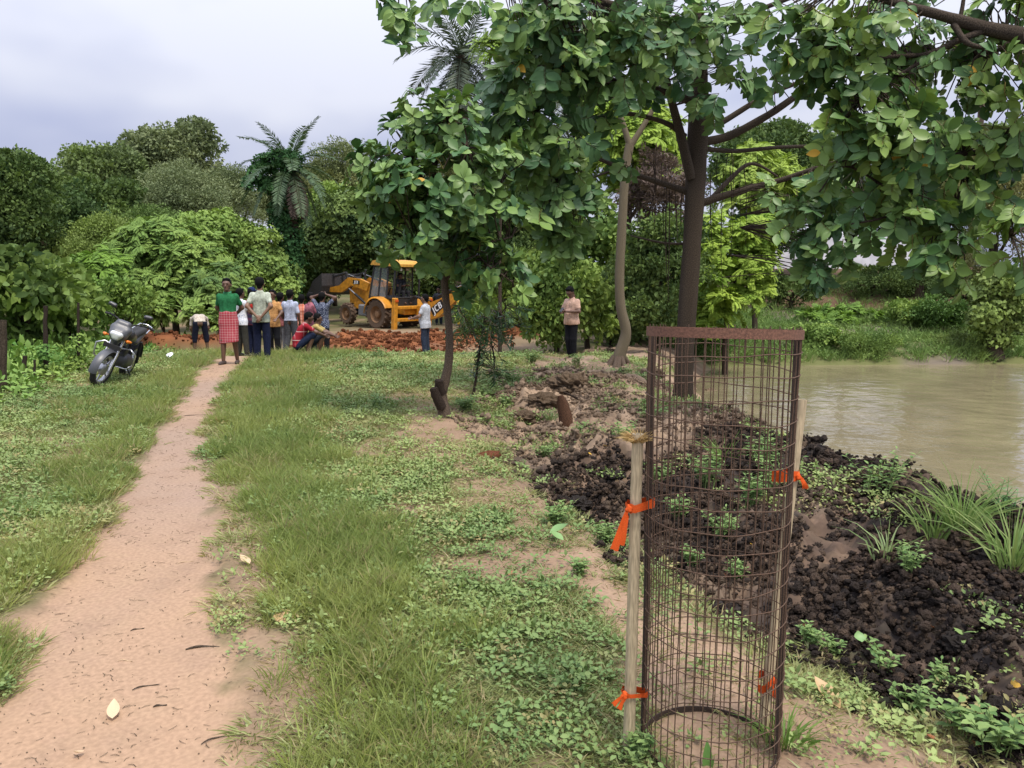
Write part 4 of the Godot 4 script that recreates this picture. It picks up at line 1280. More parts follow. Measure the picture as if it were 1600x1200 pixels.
func person(label: String, pos: Vector3, yaw: float, tall: float, o: Dictionary) -> Node3D:
	var J := POSE.duplicate()
	J.merge(o.get("pose", {}), true)
	var root := thing("person", label, "person", pos, yaw)
	root.scale = Vector3.ONE * tall / 1.68
	var stout: float = o.get("stout", 1.0)
	var ac: Vector3 = J.across
	var skin := []
	var chest: Vector3 = J.chest
	var waist: Vector3 = J.waist
	var hip: Vector3 = (J.hipL + J.hipR) / 2.0
	# torso
	var torso := []
	for s in [-1.0, 1.0]:
		torso.append([chest + ac * (0.068 * s), waist + ac * (0.052 * s), 0.094 * stout, 0.086 * stout])
		torso.append([waist + ac * (0.052 * s), hip + ac * (0.055 * s), 0.086 * stout, 0.094 * stout])
		torso.append([chest + ac * (0.06 * s), J.neck - (J.neck - chest) * 0.15, 0.085, 0.05])
	torso.append([chest + ac * -0.08, J.shR, 0.075, 0.05])
	torso.append([chest + ac * 0.08, J.shL, 0.075, 0.05])
	skin.append_array(torso.map(func(t: Array) -> Array: return [t[0], t[1], t[2] - 0.012, t[3] - 0.012]))
	skin.append([J.neck - Vector3(0, 0.03, 0), (J.head as Vector3).lerp(J.neck, 0.35), 0.058, 0.052])
	for s in ["L", "R"]:
		skin.append([J["sh" + s], J["el" + s], 0.05, 0.04])
		var wr: Vector3 = (J["ha" + s] as Vector3)
		skin.append([J["el" + s], wr, 0.041, 0.027])
		skin.append([J["hip" + s], J["knee" + s], 0.085, 0.058])
		skin.append([J["knee" + s], J["foot" + s], 0.057, 0.036])
	# head
	var face: Vector3 = (J.face as Vector3).normalized()
	var hy: Vector3 = (J.head - J.neck).normalized().lerp(Vector3.UP, 0.6)
	hy = (hy - face * hy.dot(face)).normalized()
	var hx := hy.cross(face).normalized()
	var H := Transform3D(Basis(hx, hy, face).scaled(Vector3.ONE * 1.06), J.head)
	var mb := MB.new()
	nets(mb, skin, 0.02, 0.035)
	var dark_tint := func(p: Vector3) -> Color:
		var q: Vector3 = H.affine_inverse() * p
		if q.z > 0.05:
			if Vector2(absf(q.x) - 0.034, q.y - 0.004).length() < 0.009: return Color(0.2, 0.18, 0.18)
			if Vector2((absf(q.x) - 0.036) * 0.5, q.y - 0.026).length() < 0.005: return Color(0.4, 0.36, 0.34)
			if absf(q.y + 0.062) < 0.008 and absf(q.x) < 0.026: return Color(0.75, 0.45, 0.45)
		return Color.WHITE
	var hb := []
	for q in [[[0, 0.03, -0.012], [0, 0.01, 0.004], 0.086, 0.082], [[0, 0.0, 0.02], [0, -0.085, 0.045], 0.07, 0.042], [[0, 0.005, 0.085], [0, -0.03, 0.105], 0.008, 0.014], [[0.078, -0.005, -0.01], [0.082, -0.03, -0.005], 0.016, 0.012], [[-0.078, -0.005, -0.01], [-0.082, -0.03, -0.005], 0.016, 0.012], [[0, -0.05, -0.02], [0, -0.14, -0.03], 0.055, 0.052], [[-0.03, 0.028, 0.075], [0.03, 0.028, 0.075], 0.014, 0.014]]:
		hb.append([H * Vector3(q[0][0], q[0][1], q[0][2]), H * Vector3(q[1][0], q[1][1], q[1][2]), q[2], q[3]])
	nets(mb, hb, 0.0105, 0.014, dark_tint)
	# hands: palm and five bent fingers
	for s in ["L", "R"]:
		var wr: Vector3 = J["ha" + s]
		var el: Vector3 = J["el" + s]
		var dir: Vector3 = o.get("point" + s, (wr - el).normalized())
		var side := dir.cross(face if absf(dir.dot(face)) < 0.9 else Vector3.UP).normalized() * (1.0 if s == "L" else -1.0)
		var curl := side.cross(dir).normalized() * (1.0 if s == "L" else -1.0)
		var palm := []
		for kf in [-1.0, 0.0, 1.0]: palm.append([wr, wr + dir * 0.085 + side * (0.024 * kf), 0.022, 0.016])
		for kf in 4:
			var p0 := wr + dir * 0.085 + side * (0.026 - 0.0175 * kf)
			var fl: float = [0.07, 0.08, 0.074, 0.058][kf]
			var p1 := p0 + (dir * 0.9 + curl * 0.4).normalized() * fl * 0.5
			palm.append([p0, p1, 0.0095, 0.009])
			palm.append([p1, p1 + (dir * 0.5 + curl * 0.85).normalized() * fl * 0.5, 0.009, 0.0075])
		var t0 := wr + dir * 0.03 + side * 0.026
		palm.append([t0, t0 + (dir * 0.6 + side * 0.6 + curl * 0.3).normalized() * 0.04, 0.012, 0.0105])
		palm.append([t0 + (dir * 0.6 + side * 0.6 + curl * 0.3).normalized() * 0.04, t0 + (dir * 0.75 + side * 0.4 + curl * 0.5).normalized() * 0.068, 0.0105, 0.009])
		nets(mb, palm, 0.0075, 0.006)
	# bare or shod feet
	var feet := []
	for s in ["L", "R"]:
		var fd: Vector3 = o.get("toe" + s, Vector3(0.15 if s == "L" else -0.15, 0, 1)).normalized()
		var ft: Vector3 = J["foot" + s]
		feet.append([ft - fd * 0.05 - Vector3(0, 0.045, 0), ft + fd * 0.1 - Vector3(0, 0.05, 0), 0.036, 0.036])
		feet.append([ft + fd * 0.1 - Vector3(0, 0.05, 0), ft + fd * 0.17 - Vector3(0, 0.056, 0), 0.036, 0.026])
	var sk: StandardMaterial3D = o.get("skin", M.skin)
	if not o.has("shoes"): nets(mb, feet, 0.012, 0.02)
	part("body", mb.commit(), sk, root)
	if o.has("shoes"):
		var sb := MB.new()
		for q in feet: q[2] += 0.006; q[3] += 0.006
		nets(sb, feet.slice(0, 2), 0.012, 0.02)
		part("shoe", sb.commit(), o.shoes, root)
		sb = MB.new()
		nets(sb, feet.slice(2, 4), 0.012, 0.02)
		part("shoe", sb.commit(), o.shoes, root)
	# hair
	if o.get("hair", true):
		var h2 := []
		for q in [[[0, 0.046, -0.026], [0, 0.03, -0.034], 0.09, 0.088], [[0, -0.01, -0.045], [0, -0.06, -0.05], 0.066, 0.05], [[-0.04, 0.095, 0.032], [0.04, 0.095, 0.032], 0.026, 0.026], [[0.06, 0.04, 0.0], [0.064, 0.0, -0.03], 0.03, 0.026], [[-0.06, 0.04, 0.0], [-0.064, 0.0, -0.03], 0.03, 0.026]]:
			h2.append([H * Vector3(q[0][0], q[0][1], q[0][2]), H * Vector3(q[1][0], q[1][1], q[1][2]), q[2], q[3]])
		var hm := MB.new()
		nets(hm, h2, 0.012, 0.02)
		part("hair", hm.commit(), M.hair, root)
	if o.has("cap"):
		var cb := []
		for q in [[[0, 0.055, -0.012], [0, 0.05, -0.015], 0.095, 0.095], [[-0.03, 0.055, 0.1], [0.03, 0.055, 0.1], 0.02, 0.02], [[-0.02, 0.045, 0.15], [0.02, 0.045, 0.15], 0.012, 0.012]]:
			cb.append([H * Vector3(q[0][0], q[0][1], q[0][2]), H * Vector3(q[1][0], q[1][1], q[1][2]), q[2], q[3]])
		var cm := MB.new()
		nets(cm, cb, 0.012, 0.03)
		part("cap", cm.commit(), o.cap, root)
	# shirt
	if o.has("shirt"):
		var sh := torso.duplicate(true)
		for t in sh: t[2] += 0.012; t[3] += 0.012
		var hem: float = o.get("hem", 0.08)
		for s in [-1.0, 1.0]:
			var dn: Vector3 = (hip - waist).normalized()
			sh.append([hip + ac * (0.072 * s), hip + ac * (0.08 * s) + dn * (hem + 0.08), 0.107 * stout, 0.106 * stout])
		if stout > 1.1: sh.append([waist + face * 0.05 + Vector3(0, 0.06, 0), waist + face * 0.05 - Vector3(0, 0.06, 0), 0.13, 0.13])
		var sl: float = o.get("sleeve", 0.62)
		for s in ["L", "R"]:
			var a: Vector3 = J["sh" + s]
			var b: Vector3 = J["el" + s]
			sh.append([a, a.lerp(b, minf(sl, 1.0)), 0.052, 0.056])
			if sl > 1.0: sh.append([b, b.lerp(J["ha" + s], sl - 1.0), 0.056, 0.048])
		var sm := MB.new()
		nets(sm, sh, 0.02, 0.04, null, [[hip + (hip - waist).normalized() * hem, (hip - waist).normalized()]])
		var sp := part("shirt", sm.commit(), o.shirt, root)
		if o.has("collar"):
			var cl := MB.new()
			var cpts := []
			for i in 13:
				var w := TAU * i / 12.0
				cpts.append((J.neck as Vector3) + Vector3(0, 0.005, 0.0) + hx * cos(w) * 0.068 + face * sin(w) * 0.06 + Vector3(0, -0.02 * sin(w), 0))
			cl.tube(cpts, [0.014], 6, false)
			part("collar", cl.commit(), o.collar, sp)
	# trousers, shorts or a wrapped cloth
	var down: float = o.get("leg", 1.92)
	if o.has("wrap"):
		var wb := []
		var hem2: Vector3 = (J.kneeL + J.kneeR) / 2.0 + Vector3(0, -0.07, 0.02)
		for s in [-1.0, 0.0, 1.0]:
			wb.append([waist + Vector3(0.06 * s, -0.02, 0), hip + Vector3(0.07 * s, -0.05, 0), 0.112, 0.118])
			wb.append([hip + Vector3(0.07 * s, -0.05, 0), hem2 + Vector3(0.085 * s, -0.04, 0.03 * s), 0.115, 0.11])
		var wm := MB.new()
		nets(wm, wb, 0.02, 0.04, null, [[hem2 + Vector3(0, 0.02, 0), Vector3(0.12, -1, 0).normalized()]])
		part("wrap", wm.commit(), o.wrap, root)
	elif o.has("trousers"):
		var tb := []
		for s in ["L", "R"]:
			var a: Vector3 = J["hip" + s]
			var b: Vector3 = J["knee" + s]
			tb.append([waist.lerp(hip, 0.25) + (a - hip) * 0.6, a, 0.088 * stout, 0.088 * stout])
			tb.append([a, a.lerp(b, minf(down, 1.0)), 0.09, 0.076])
			if down > 1.0: tb.append([b, b.lerp(J["foot" + s], down - 1.0), 0.078, 0.066])
		var tm := MB.new()
		nets(tm, tb, 0.02, 0.025)
		part("trousers", tm.commit(), o.trousers, root)
	return root

func cloth(c: Color, rough := 0.9) -> StandardMaterial3D:
	return grain(mat(c, rough, 0.0, 0.3), K.cloth, 3.0, K.bump, 0.9)

func print_tex(fn: Callable, n := 64) -> ImageTexture:
	var im := Image.create(n, n, false, Image.FORMAT_RGB8)
	for y in n:
		for x in n:
			im.set_pixel(x, y, (fn.call(x, y) as Color).linear_to_srgb())
	return ImageTexture.create_from_image(im)

func patterned(fn: Callable, scale: float) -> StandardMaterial3D:
	var m := mat(Color.WHITE, 0.9, 0.0, 0.3)
	m.albedo_texture = print_tex(fn)
	m.uv1_triplanar = true
	m.uv1_scale = Vector3.ONE * scale
	return m

func build_people() -> void:
	K.cloth = noise_tex(0.02, 0.72, 1.0, 41, 4, 256)
	M.skin = vcol(mat(Color(0.115, 0.06, 0.038), 0.55, 0.0, 0.5))
	M.skin_light = vcol(mat(Color(0.2, 0.11, 0.07), 0.55, 0.0, 0.5))
	M.hair = mat(Color(0.005, 0.005, 0.005), 0.85, 0.0, 0.25)
	var sandal := mat(Color(0.04, 0.025, 0.02), 0.7)
	var shoe := mat(Color(0.02, 0.02, 0.022), 0.6)
	var navy := cloth(Color(0.014, 0.02, 0.055))
	var black := cloth(Color(0.011, 0.012, 0.016))
	var jeans := cloth(Color(0.035, 0.05, 0.085))
	var grey := cloth(Color(0.1, 0.105, 0.12))
	var lungi := patterned(func(x: int, y: int) -> Color:
		var c := Color(0.33, 0.045, 0.06)
		if x % 16 < 3 or y % 16 < 3: c = Color(0.42, 0.2, 0.2)
		if x % 16 < 3 and y % 16 < 3: c = Color(0.55, 0.35, 0.33)
		return c, 5.0)
	var red_stripe := patterned(func(x: int, y: int) -> Color: return Color(0.6, 0.45, 0.42) if y % 32 < 3 else Color(0.26, 0.015, 0.025), 2.6)
	var plaid := patterned(func(x: int, y: int) -> Color:
		var c := Color(0.62, 0.2, 0.12)
		if x % 21 < 5: c = c.lerp(Color(0.75, 0.55, 0.45), 0.6)
		if y % 21 < 5: c = c.lerp(Color(0.3, 0.05, 0.04), 0.5)
		return c, 4.0)
	var pn := FastNoiseLite.new()
	pn.frequency = 0.12; pn.seed = 77
	var floral := patterned(func(x: int, y: int) -> Color: return Color(0.5, 0.55, 0.65) if pn.get_noise_2d(x, y) > 0.2 else Color(0.012, 0.018, 0.05), 4.5)
	var batik := patterned(func(x: int, y: int) -> Color: return Color(0.22, 0.09, 0.03) if pn.get_noise_2d(x * 1.4 + 50.0, y * 1.4) > 0.1 else Color(0.55, 0.31, 0.12), 4.5)
	var printed := patterned(func(x: int, y: int) -> Color: return Color(0.1, 0.14, 0.3) if pn.get_noise_2d(x * 0.9, y * 0.9 + 30.0) > 0.33 else Color(0.66, 0.68, 0.72), 3.0)
	var colour_block := patterned(func(x: int, y: int) -> Color: return Color(0.025, 0.03, 0.06) if y < 30 else Color(0.5, 0.035, 0.03), 0.8)
	colour_block.uv1_offset = Vector3(0, 1.03, 0)
	var behind := {"elL": Vector3(0.24, 1.12, -0.13), "elR": Vector3(-0.24, 1.12, -0.13), "haL": Vector3(0.06, 0.93, -0.17), "haR": Vector3(-0.05, 0.9, -0.18)}
	var spot := func(px: float, d: float) -> Vector3:
		var x: float = (px - 800.0) / FOCAL * d * 1.0
		return Vector3(x, height(x, d), -d)
	person("man in a green polo shirt and red checked wrap walking towards us on the path", spot.call(358, 15.3), 0.1, 1.68, {"shirt": cloth(Color(0.03, 0.2, 0.075)), "collar": cloth(Color(0.1, 0.35, 0.2)), "wrap": lungi, "leg": 1.0, "hem": -0.06, "shoes": sandal,
		"pose": behind.merged({"footL": Vector3(0.11, 0.08, -0.1), "footR": Vector3(-0.12, 0.08, 0.06), "kneeL": Vector3(0.1, 0.48, 0.0), "kneeR": Vector3(-0.1, 0.48, 0.06)})})
	person("man in a pale mint tee with hands clasped behind his back", spot.call(409, 16.1), PI + 0.05, 1.7, {"shirt": cloth(Color(0.62, 0.68, 0.55)), "trousers": navy, "shoes": shoe, "hem": 0.1, "pose": behind, "skin": M.skin_light})
	person("man bending over beside the red earth in a cream tee and dark shorts", spot.call(313, 21.5), PI + 0.42, 1.66, {"shirt": cloth(Color(0.68, 0.6, 0.5)), "trousers": cloth(Color(0.014, 0.016, 0.035)), "leg": 1.3, "hem": 0.02,
		"pose": {"hipL": Vector3(0.1, 0.86, -0.1), "hipR": Vector3(-0.1, 0.86, -0.1), "waist": Vector3(0, 0.98, 0.02), "chest": Vector3(0, 1.0, 0.27), "neck": Vector3(0, 0.98, 0.43), "head": Vector3(0, 0.92, 0.56), "face": Vector3(0, -0.9, 0.4), "shL": Vector3(0.18, 0.97, 0.38), "shR": Vector3(-0.18, 0.97, 0.38), "elL": Vector3(0.23, 0.7, 0.42), "elR": Vector3(-0.23, 0.7, 0.42), "haL": Vector3(0.16, 0.47, 0.5), "haR": Vector3(-0.16, 0.47, 0.5), "footL": Vector3(0.17, 0.08, -0.05), "footR": Vector3(-0.17, 0.08, -0.05), "kneeL": Vector3(0.15, 0.48, -0.03), "kneeR": Vector3(-0.15, 0.48, -0.03)}})
	person("youth in a white printed tee and olive trousers looking into the clearing", spot.call(378, 18.8), PI - 0.55, 1.64, {"shirt": printed, "trousers": cloth(Color(0.05, 0.05, 0.04)), "shoes": shoe, "hem": 0.1, "pose": {"elR": Vector3(-0.22, 1.12, 0.08), "haR": Vector3(-0.1, 1.08, 0.22), "footL": Vector3(0.15, 0.08, 0.0), "footR": Vector3(-0.16, 0.08, 0.0)}})
	person("man in a navy cap and navy and red colour-block tee", spot.call(396, 19.6), PI - 0.6, 1.72, {"shirt": colour_block, "trousers": navy, "shoes": shoe, "cap": cloth(Color(0.02, 0.035, 0.12)), "skin": M.skin_light, "hem": 0.1})
	person("man in a brown batik shirt facing us between the onlookers", spot.call(428, 19.3), -0.2, 1.64, {"shirt": batik, "trousers": black, "shoes": shoe, "hem": 0.12, "pose": {"elL": Vector3(0.25, 1.13, 0.02), "haL": Vector3(0.2, 0.98, 0.2)}})
	person("man in a salmon shirt and light grey trousers half hidden in the crowd", spot.call(440, 20.4), PI - 0.3, 1.66, {"shirt": cloth(Color(0.55, 0.2, 0.19)), "trousers": cloth(Color(0.32, 0.32, 0.34)), "shoes": shoe})
	person("man in a pale blue office shirt and grey trousers seen from behind", spot.call(455, 20.2), PI - 0.12, 1.72, {"shirt": cloth(Color(0.56, 0.62, 0.78)), "trousers": grey, "shoes": shoe, "hem": -0.02, "sleeve": 0.85, "pose": {"elL": Vector3(0.26, 1.12, 0.0), "haL": Vector3(0.22, 0.9, 0.12), "footL": Vector3(0.14, 0.08, -0.1)}})
	person("man in an orange plaid shirt and black trousers", spot.call(473, 21.2), PI + 0.1, 1.66, {"shirt": plaid, "trousers": black, "shoes": shoe})
	person("man in a plain pink tee and blue jeans", spot.call(487, 20.8), PI - 0.7, 1.7, {"shirt": cloth(Color(0.55, 0.2, 0.25)), "trousers": jeans, "shoes": shoe, "hem": 0.12, "pose": {"elR": Vector3(-0.23, 1.12, 0.05), "haR": Vector3(-0.12, 1.0, 0.2)}})
	person("man in a navy floral shirt with both hands on his head", spot.call(505, 20.3), PI - 0.3, 1.66, {"shirt": floral, "trousers": black, "shoes": shoe, "hem": 0.14, "pose": {"elL": Vector3(0.36, 1.56, 0.06), "elR": Vector3(-0.36, 1.56, 0.06), "haL": Vector3(0.1, 1.64, 0.05), "haR": Vector3(-0.1, 1.64, 0.05)}, "pointL": Vector3(-1, 0.3, -0.1).normalized(), "pointR": Vector3(1, 0.3, -0.1).normalized()})
	var squat := {"hipL": Vector3(0.09, 0.24, -0.12), "hipR": Vector3(-0.09, 0.24, -0.12), "kneeL": Vector3(0.16, 0.5, 0.22), "kneeR": Vector3(-0.16, 0.5, 0.22), "footL": Vector3(0.13, 0.08, 0.08), "footR": Vector3(-0.13, 0.08, 0.08), "waist": Vector3(0, 0.38, -0.13), "chest": Vector3(0, 0.6, 0.0), "neck": Vector3(0, 0.74, 0.08), "head": Vector3(0, 0.87, 0.15), "shL": Vector3(0.17, 0.69, 0.06), "shR": Vector3(-0.17, 0.69, 0.06), "elL": Vector3(0.2, 0.55, 0.28), "elR": Vector3(-0.2, 0.55, 0.28), "haL": Vector3(0.08, 0.47, 0.46), "haR": Vector3(-0.08, 0.47, 0.46), "face": Vector3(0, -0.35, 1)}
	person("man squatting on the grass in a red striped polo and navy shorts", spot.call(473, 17.4), PI * 0.5 + 0.35, 1.68, {"shirt": red_stripe, "trousers": cloth(Color(0.02, 0.03, 0.07)), "leg": 1.1, "shoes": sandal, "hem": 0.02, "pose": squat})
	person("youth squatting in a yellow tee beside the striped polo", spot.call(491, 18.0), PI * 0.5 + 0.15, 1.62, {"shirt": cloth(Color(0.6, 0.46, 0.17)), "trousers": cloth(Color(0.03, 0.04, 0.06)), "leg": 1.0, "hem": 0.02, "pose": squat.merged({"head": Vector3(0, 0.88, 0.1), "face": Vector3(0.1, -0.15, 1)}, true)})
	person("stout man in a white shirt and jeans gesturing before the excavator", spot.call(665, 20.6), -PI * 0.5 - 0.3, 1.62, {"shirt": cloth(Color(0.62, 0.66, 0.72)), "trousers": jeans, "shoes": shoe, "hem": 0.12, "stout": 1.16, "hair": true, "skin": M.skin_light, "pose": {"elR": Vector3(-0.24, 1.1, 0.1), "haR": Vector3(-0.18, 1.02, 0.34), "elL": Vector3(0.25, 1.1, 0.08), "haL": Vector3(0.15, 1.04, 0.32)}})
	person("barefoot stout man in a peach tee and black track pants reading a phone", spot.call(893, 18.2), -0.75, 1.72, {"shirt": cloth(Color(0.82, 0.54, 0.4)), "trousers": black, "leg": 1.8, "hem": 0.06, "stout": 1.18, "pose": {"head": Vector3(0, 1.555, 0.07), "face": Vector3(0, -0.6, 0.8), "elL": Vector3(0.25, 1.12, 0.05), "haL": Vector3(0.05, 1.12, 0.26), "elR": Vector3(-0.25, 1.12, 0.05), "haR": Vector3(-0.07, 1.12, 0.27), "footL": Vector3(0.07, 0.08, 0), "footR": Vector3(-0.05, 0.08, -0.02), "kneeL": Vector3(0.08, 0.48, 0.03), "kneeR": Vector3(-0.07, 0.48, 0.03)}})
	var phone := MB.new()
	phone.box(Transform3D.IDENTITY, Vector3(0.07, 0.14, 0.009), 0.003)
	var pm := part("phone", phone.commit(), mat(Color(0.01, 0.01, 0.012), 0.3), self)
	tag(pm, "small dark phone held by the man in the peach tee", "phone")
	var ph: Vector3 = spot.call(893, 18.2)
	pm.transform = Transform3D(Basis(Vector3.UP, -0.75) * Basis(Vector3.RIGHT, -0.9), ph + Basis(Vector3.UP, -0.75) * Vector3(-0.01, 1.19, 0.36))
	person("man in a grey tee standing past the excavator", spot.call(686, 36.0), 0.2, 1.72, {"shirt": cloth(Color(0.09, 0.1, 0.12)), "trousers": jeans, "shoes": shoe, "pose": {"elL": Vector3(0.3, 1.14, 0.0), "elR": Vector3(-0.3, 1.14, 0.0)}})
	person("small figure in a yellow dress and red scarf among the undergrowth", spot.call(722, 28.5), 0.3, 1.5, {"shirt": cloth(Color(0.6, 0.42, 0.06)), "wrap": cloth(Color(0.6, 0.42, 0.06)), "hem": 0.02, "sleeve": 1.5, "cap": cloth(Color(0.5, 0.03, 0.03))})
	person("distant figure in a crimson top walking on the far bank", spot.call(1132, 33.0), -PI * 0.5, 1.5, {"shirt": cloth(Color(0.5, 0.03, 0.06)), "trousers": black, "sleeve": 1.6, "pose": {"footL": Vector3(0.09, 0.08, 0.2), "footR": Vector3(-0.09, 0.08, -0.22), "kneeL": Vector3(0.09, 0.48, 0.12), "kneeR": Vector3(-0.09, 0.46, -0.05)}})

# ---------------------------------------------------------------- wire tree guard, bamboo stakes, ribbons
func ring_strip(mb: MB, c: Vector3, r: float, h: float, th: float, n := 56, ry := -1.0) -> void:
	# flat band standing on edge, with thickness
	var prof := [[r - th, 0.0], [r, 0.0], [r, h], [r - th, h]]
	for e in 4:
		var a: Array = prof[e]
		var b: Array = prof[(e + 1) % 4]
		var s := mb.v.size()
		for i in n + 1:
			var w := TAU * i / n
			var dir := Vector3(cos(w), 0, sin(w))
			var nn: Vector3 = [Vector3.DOWN, dir, Vector3.UP, -dir][e]
			for q in [a, b]: mb.vert(c + dir * float(q[0]) + Vector3(0, q[1], 0), nn)
		for i in n:
			mb.tri(s + 2 * i, s + 2 * i + 1, s + 2 * i + 2); mb.tri(s + 2 * i + 1, s + 2 * i + 3, s + 2 * i + 2)

func build_guard() -> void:
	var c := Vector3(0.684, 0, -2.49)
	c.y = height(c.x, -c.z) - 0.01
	var root := thing("tree_guard", "rusty cylindrical wire tree guard standing at the lawn's edge", "tree guard", c)
	var top := EYE - 0.15 - c.y
	var rad := func(y: float, a: float) -> float: return lerpf(0.229, 0.237, y / top) + 0.004 * sin(a * 3.0 + y * 4.0)
	var ang := []
	for i in 52: ang.append(TAU * (i + rr(-0.16, 0.16)) / 52.0)
	for i in 9: ang.append(0.02 + 0.03 * i + rr(-0.006, 0.006))
	for a in ang:
		var pts := []
		var ph := rr(0, TAU)
		var cap: float = top + 0.012 * sin(a) - 0.005 * cos(a) + rr(-0.004, 0.012)
		for k in 15:
			var y := lerpf(-0.02, cap, k / 14.0)
			var aa: float = a + 0.010 * sin(y * 5.0 + ph) + rr(-0.004, 0.004)
			pts.append(Vector3(cos(aa), 0, sin(aa)) * (float(rad.call(y, aa)) + rr(-0.0015, 0.0015)) + Vector3(0, y, 0))
		var mb := MB.new()
		mb.tube(pts, [0.0019], 5)
		part("upright_wire", mb.commit(), M.rust_wire, root)
	for j in 21:
		var y0 := 0.05 + j * 0.0675 + rr(-0.004, 0.004)
		if y0 > top - 0.04: break
		var pts := []
		var ph := rr(0, TAU)
		for k in 41:
			var a := TAU * k / 40.0
			pts.append(Vector3(cos(a), 0, sin(a)) * (float(rad.call(y0, a)) + 0.0036) + Vector3(0, y0 + 0.006 * sin(a * 2.0 + ph) + 0.0025 * sin(a * 7.0 + ph), 0))
		var mb := MB.new()
		mb.tube(pts, [0.0019], 5, false)
		part("hoop_wire", mb.commit(), M.rust_wire, root)
	var band := MB.new()
	ring_strip(band, Vector3(0, 0, 0), 0.246, 0.03, 0.004)
	part("top_band", band.commit(), M.rust_band, root).transform = Transform3D(Basis(Vector3(0, 0, 1), -0.022) * Basis(Vector3.RIGHT, -0.05), Vector3(0, top - 0.03, 0))
	band = MB.new()
	ring_strip(band, Vector3(0, 0.012, 0), 0.225, 0.026, 0.004)
	part("bottom_band", band.commit(), M.rust_dark, root)
	for a in [PI + 0.05, 0.3]:
		var mb := MB.new()
		var b := Basis(Vector3.UP, -a)
		mb.box(Transform3D(b, b * Vector3(0.232, top / 2 - 0.01, 0)), Vector3(0.005, top - 0.02, 0.026), 0.001)
		mb.box(Transform3D(b, b * Vector3(0.222, top / 2 - 0.01, 0.0105)), Vector3(0.014, top - 0.02, 0.005), 0.001)
		part("flat_bar", mb.commit(), M.rust_dark, root)
	# young plant inside
	var sh := thing("seedling", "single green shoot inside the wire guard", "seedling", c + Vector3(-0.03, 0, 0.1))
	var mb := MB.new()
	leaf(mb, Transform3D(Basis(), Vector3(0, -0.01, 0)), 0.11, 0.035, 0.4, 0.2, 5, 0.4)
	part("leaf", mb.commit(), tone_mat(Color(0.12, 0.25, 0.06)), sh)
	mb = MB.new()
	leaf(mb, Transform3D(Basis(Vector3.UP, 1.4) * Basis(Vector3.RIGHT, 0.5), Vector3(0, -0.01, 0)), 0.07, 0.025, 0.4, 0.4, 5, 0.4)
	part("leaf", mb.commit(), tone_mat(Color(0.15, 0.28, 0.07)), sh)
	# stakes
	stake("thick pale bamboo stake with a frayed top tied to the wire guard", Vector3(0.403, height(0.403, 2.47) - 0.06, -2.47), Vector3(0.416, 1.10, -2.5), 0.0195, true)
	stake("thin pale bamboo stake with a clean cut top behind the wire guard", Vector3(0.905, height(0.905, 2.6) - 0.06, -2.6), Vector3(1.015, 1.19, -2.66), 0.0175, false)
	# ribbons
	ribbon("long-tailed orange cloth strip knotted round the frayed bamboo stake", Vector3(0.409, 0.855, -2.488), 0.024, Vector3(0.46, 0.87, -2.485), 0.026, [[Vector3(-0.03, -0.01, 0.025), Vector3(-0.05, -0.07, 0.03), Vector3(-0.07, -0.14, 0.028)], [Vector3(-0.03, -0.02, 0.03), Vector3(-0.035, -0.07, 0.035), Vector3(-0.05, -0.12, 0.03)]], 0.024)
	ribbon("short orange cloth tie low on the frayed bamboo stake", Vector3(0.404, 0.205, -2.472), 0.024, Vector3(0.455, 0.2, -2.475), 0.016, [[Vector3(-0.025, 0.0, 0.025), Vector3(-0.045, -0.012, 0.03), Vector3(-0.06, -0.03, 0.028)], [Vector3(-0.02, -0.005, 0.028), Vector3(-0.035, -0.03, 0.03), Vector3(-0.04, -0.045, 0.03)]], 0.016)
	ribbon("orange cloth strip tied high on the clean cut stake", Vector3(0.978, 0.925, -2.641), 0.024, Vector3(0.915, 0.93, -2.6), 0.03, [[Vector3(0.03, -0.005, 0.02), Vector3(0.045, -0.02, 0.025), Vector3(0.05, -0.045, 0.02)]], 0.02)
	ribbon("faded orange cloth strip tied low on the clean cut stake", Vector3(0.917, 0.185, -2.606), 0.024, Vector3(0.875, 0.19, -2.53), 0.024, [[Vector3(0.015, -0.01, 0.03), Vector3(0.02, -0.03, 0.03), Vector3(0.022, -0.06, 0.028)]], 0.016)

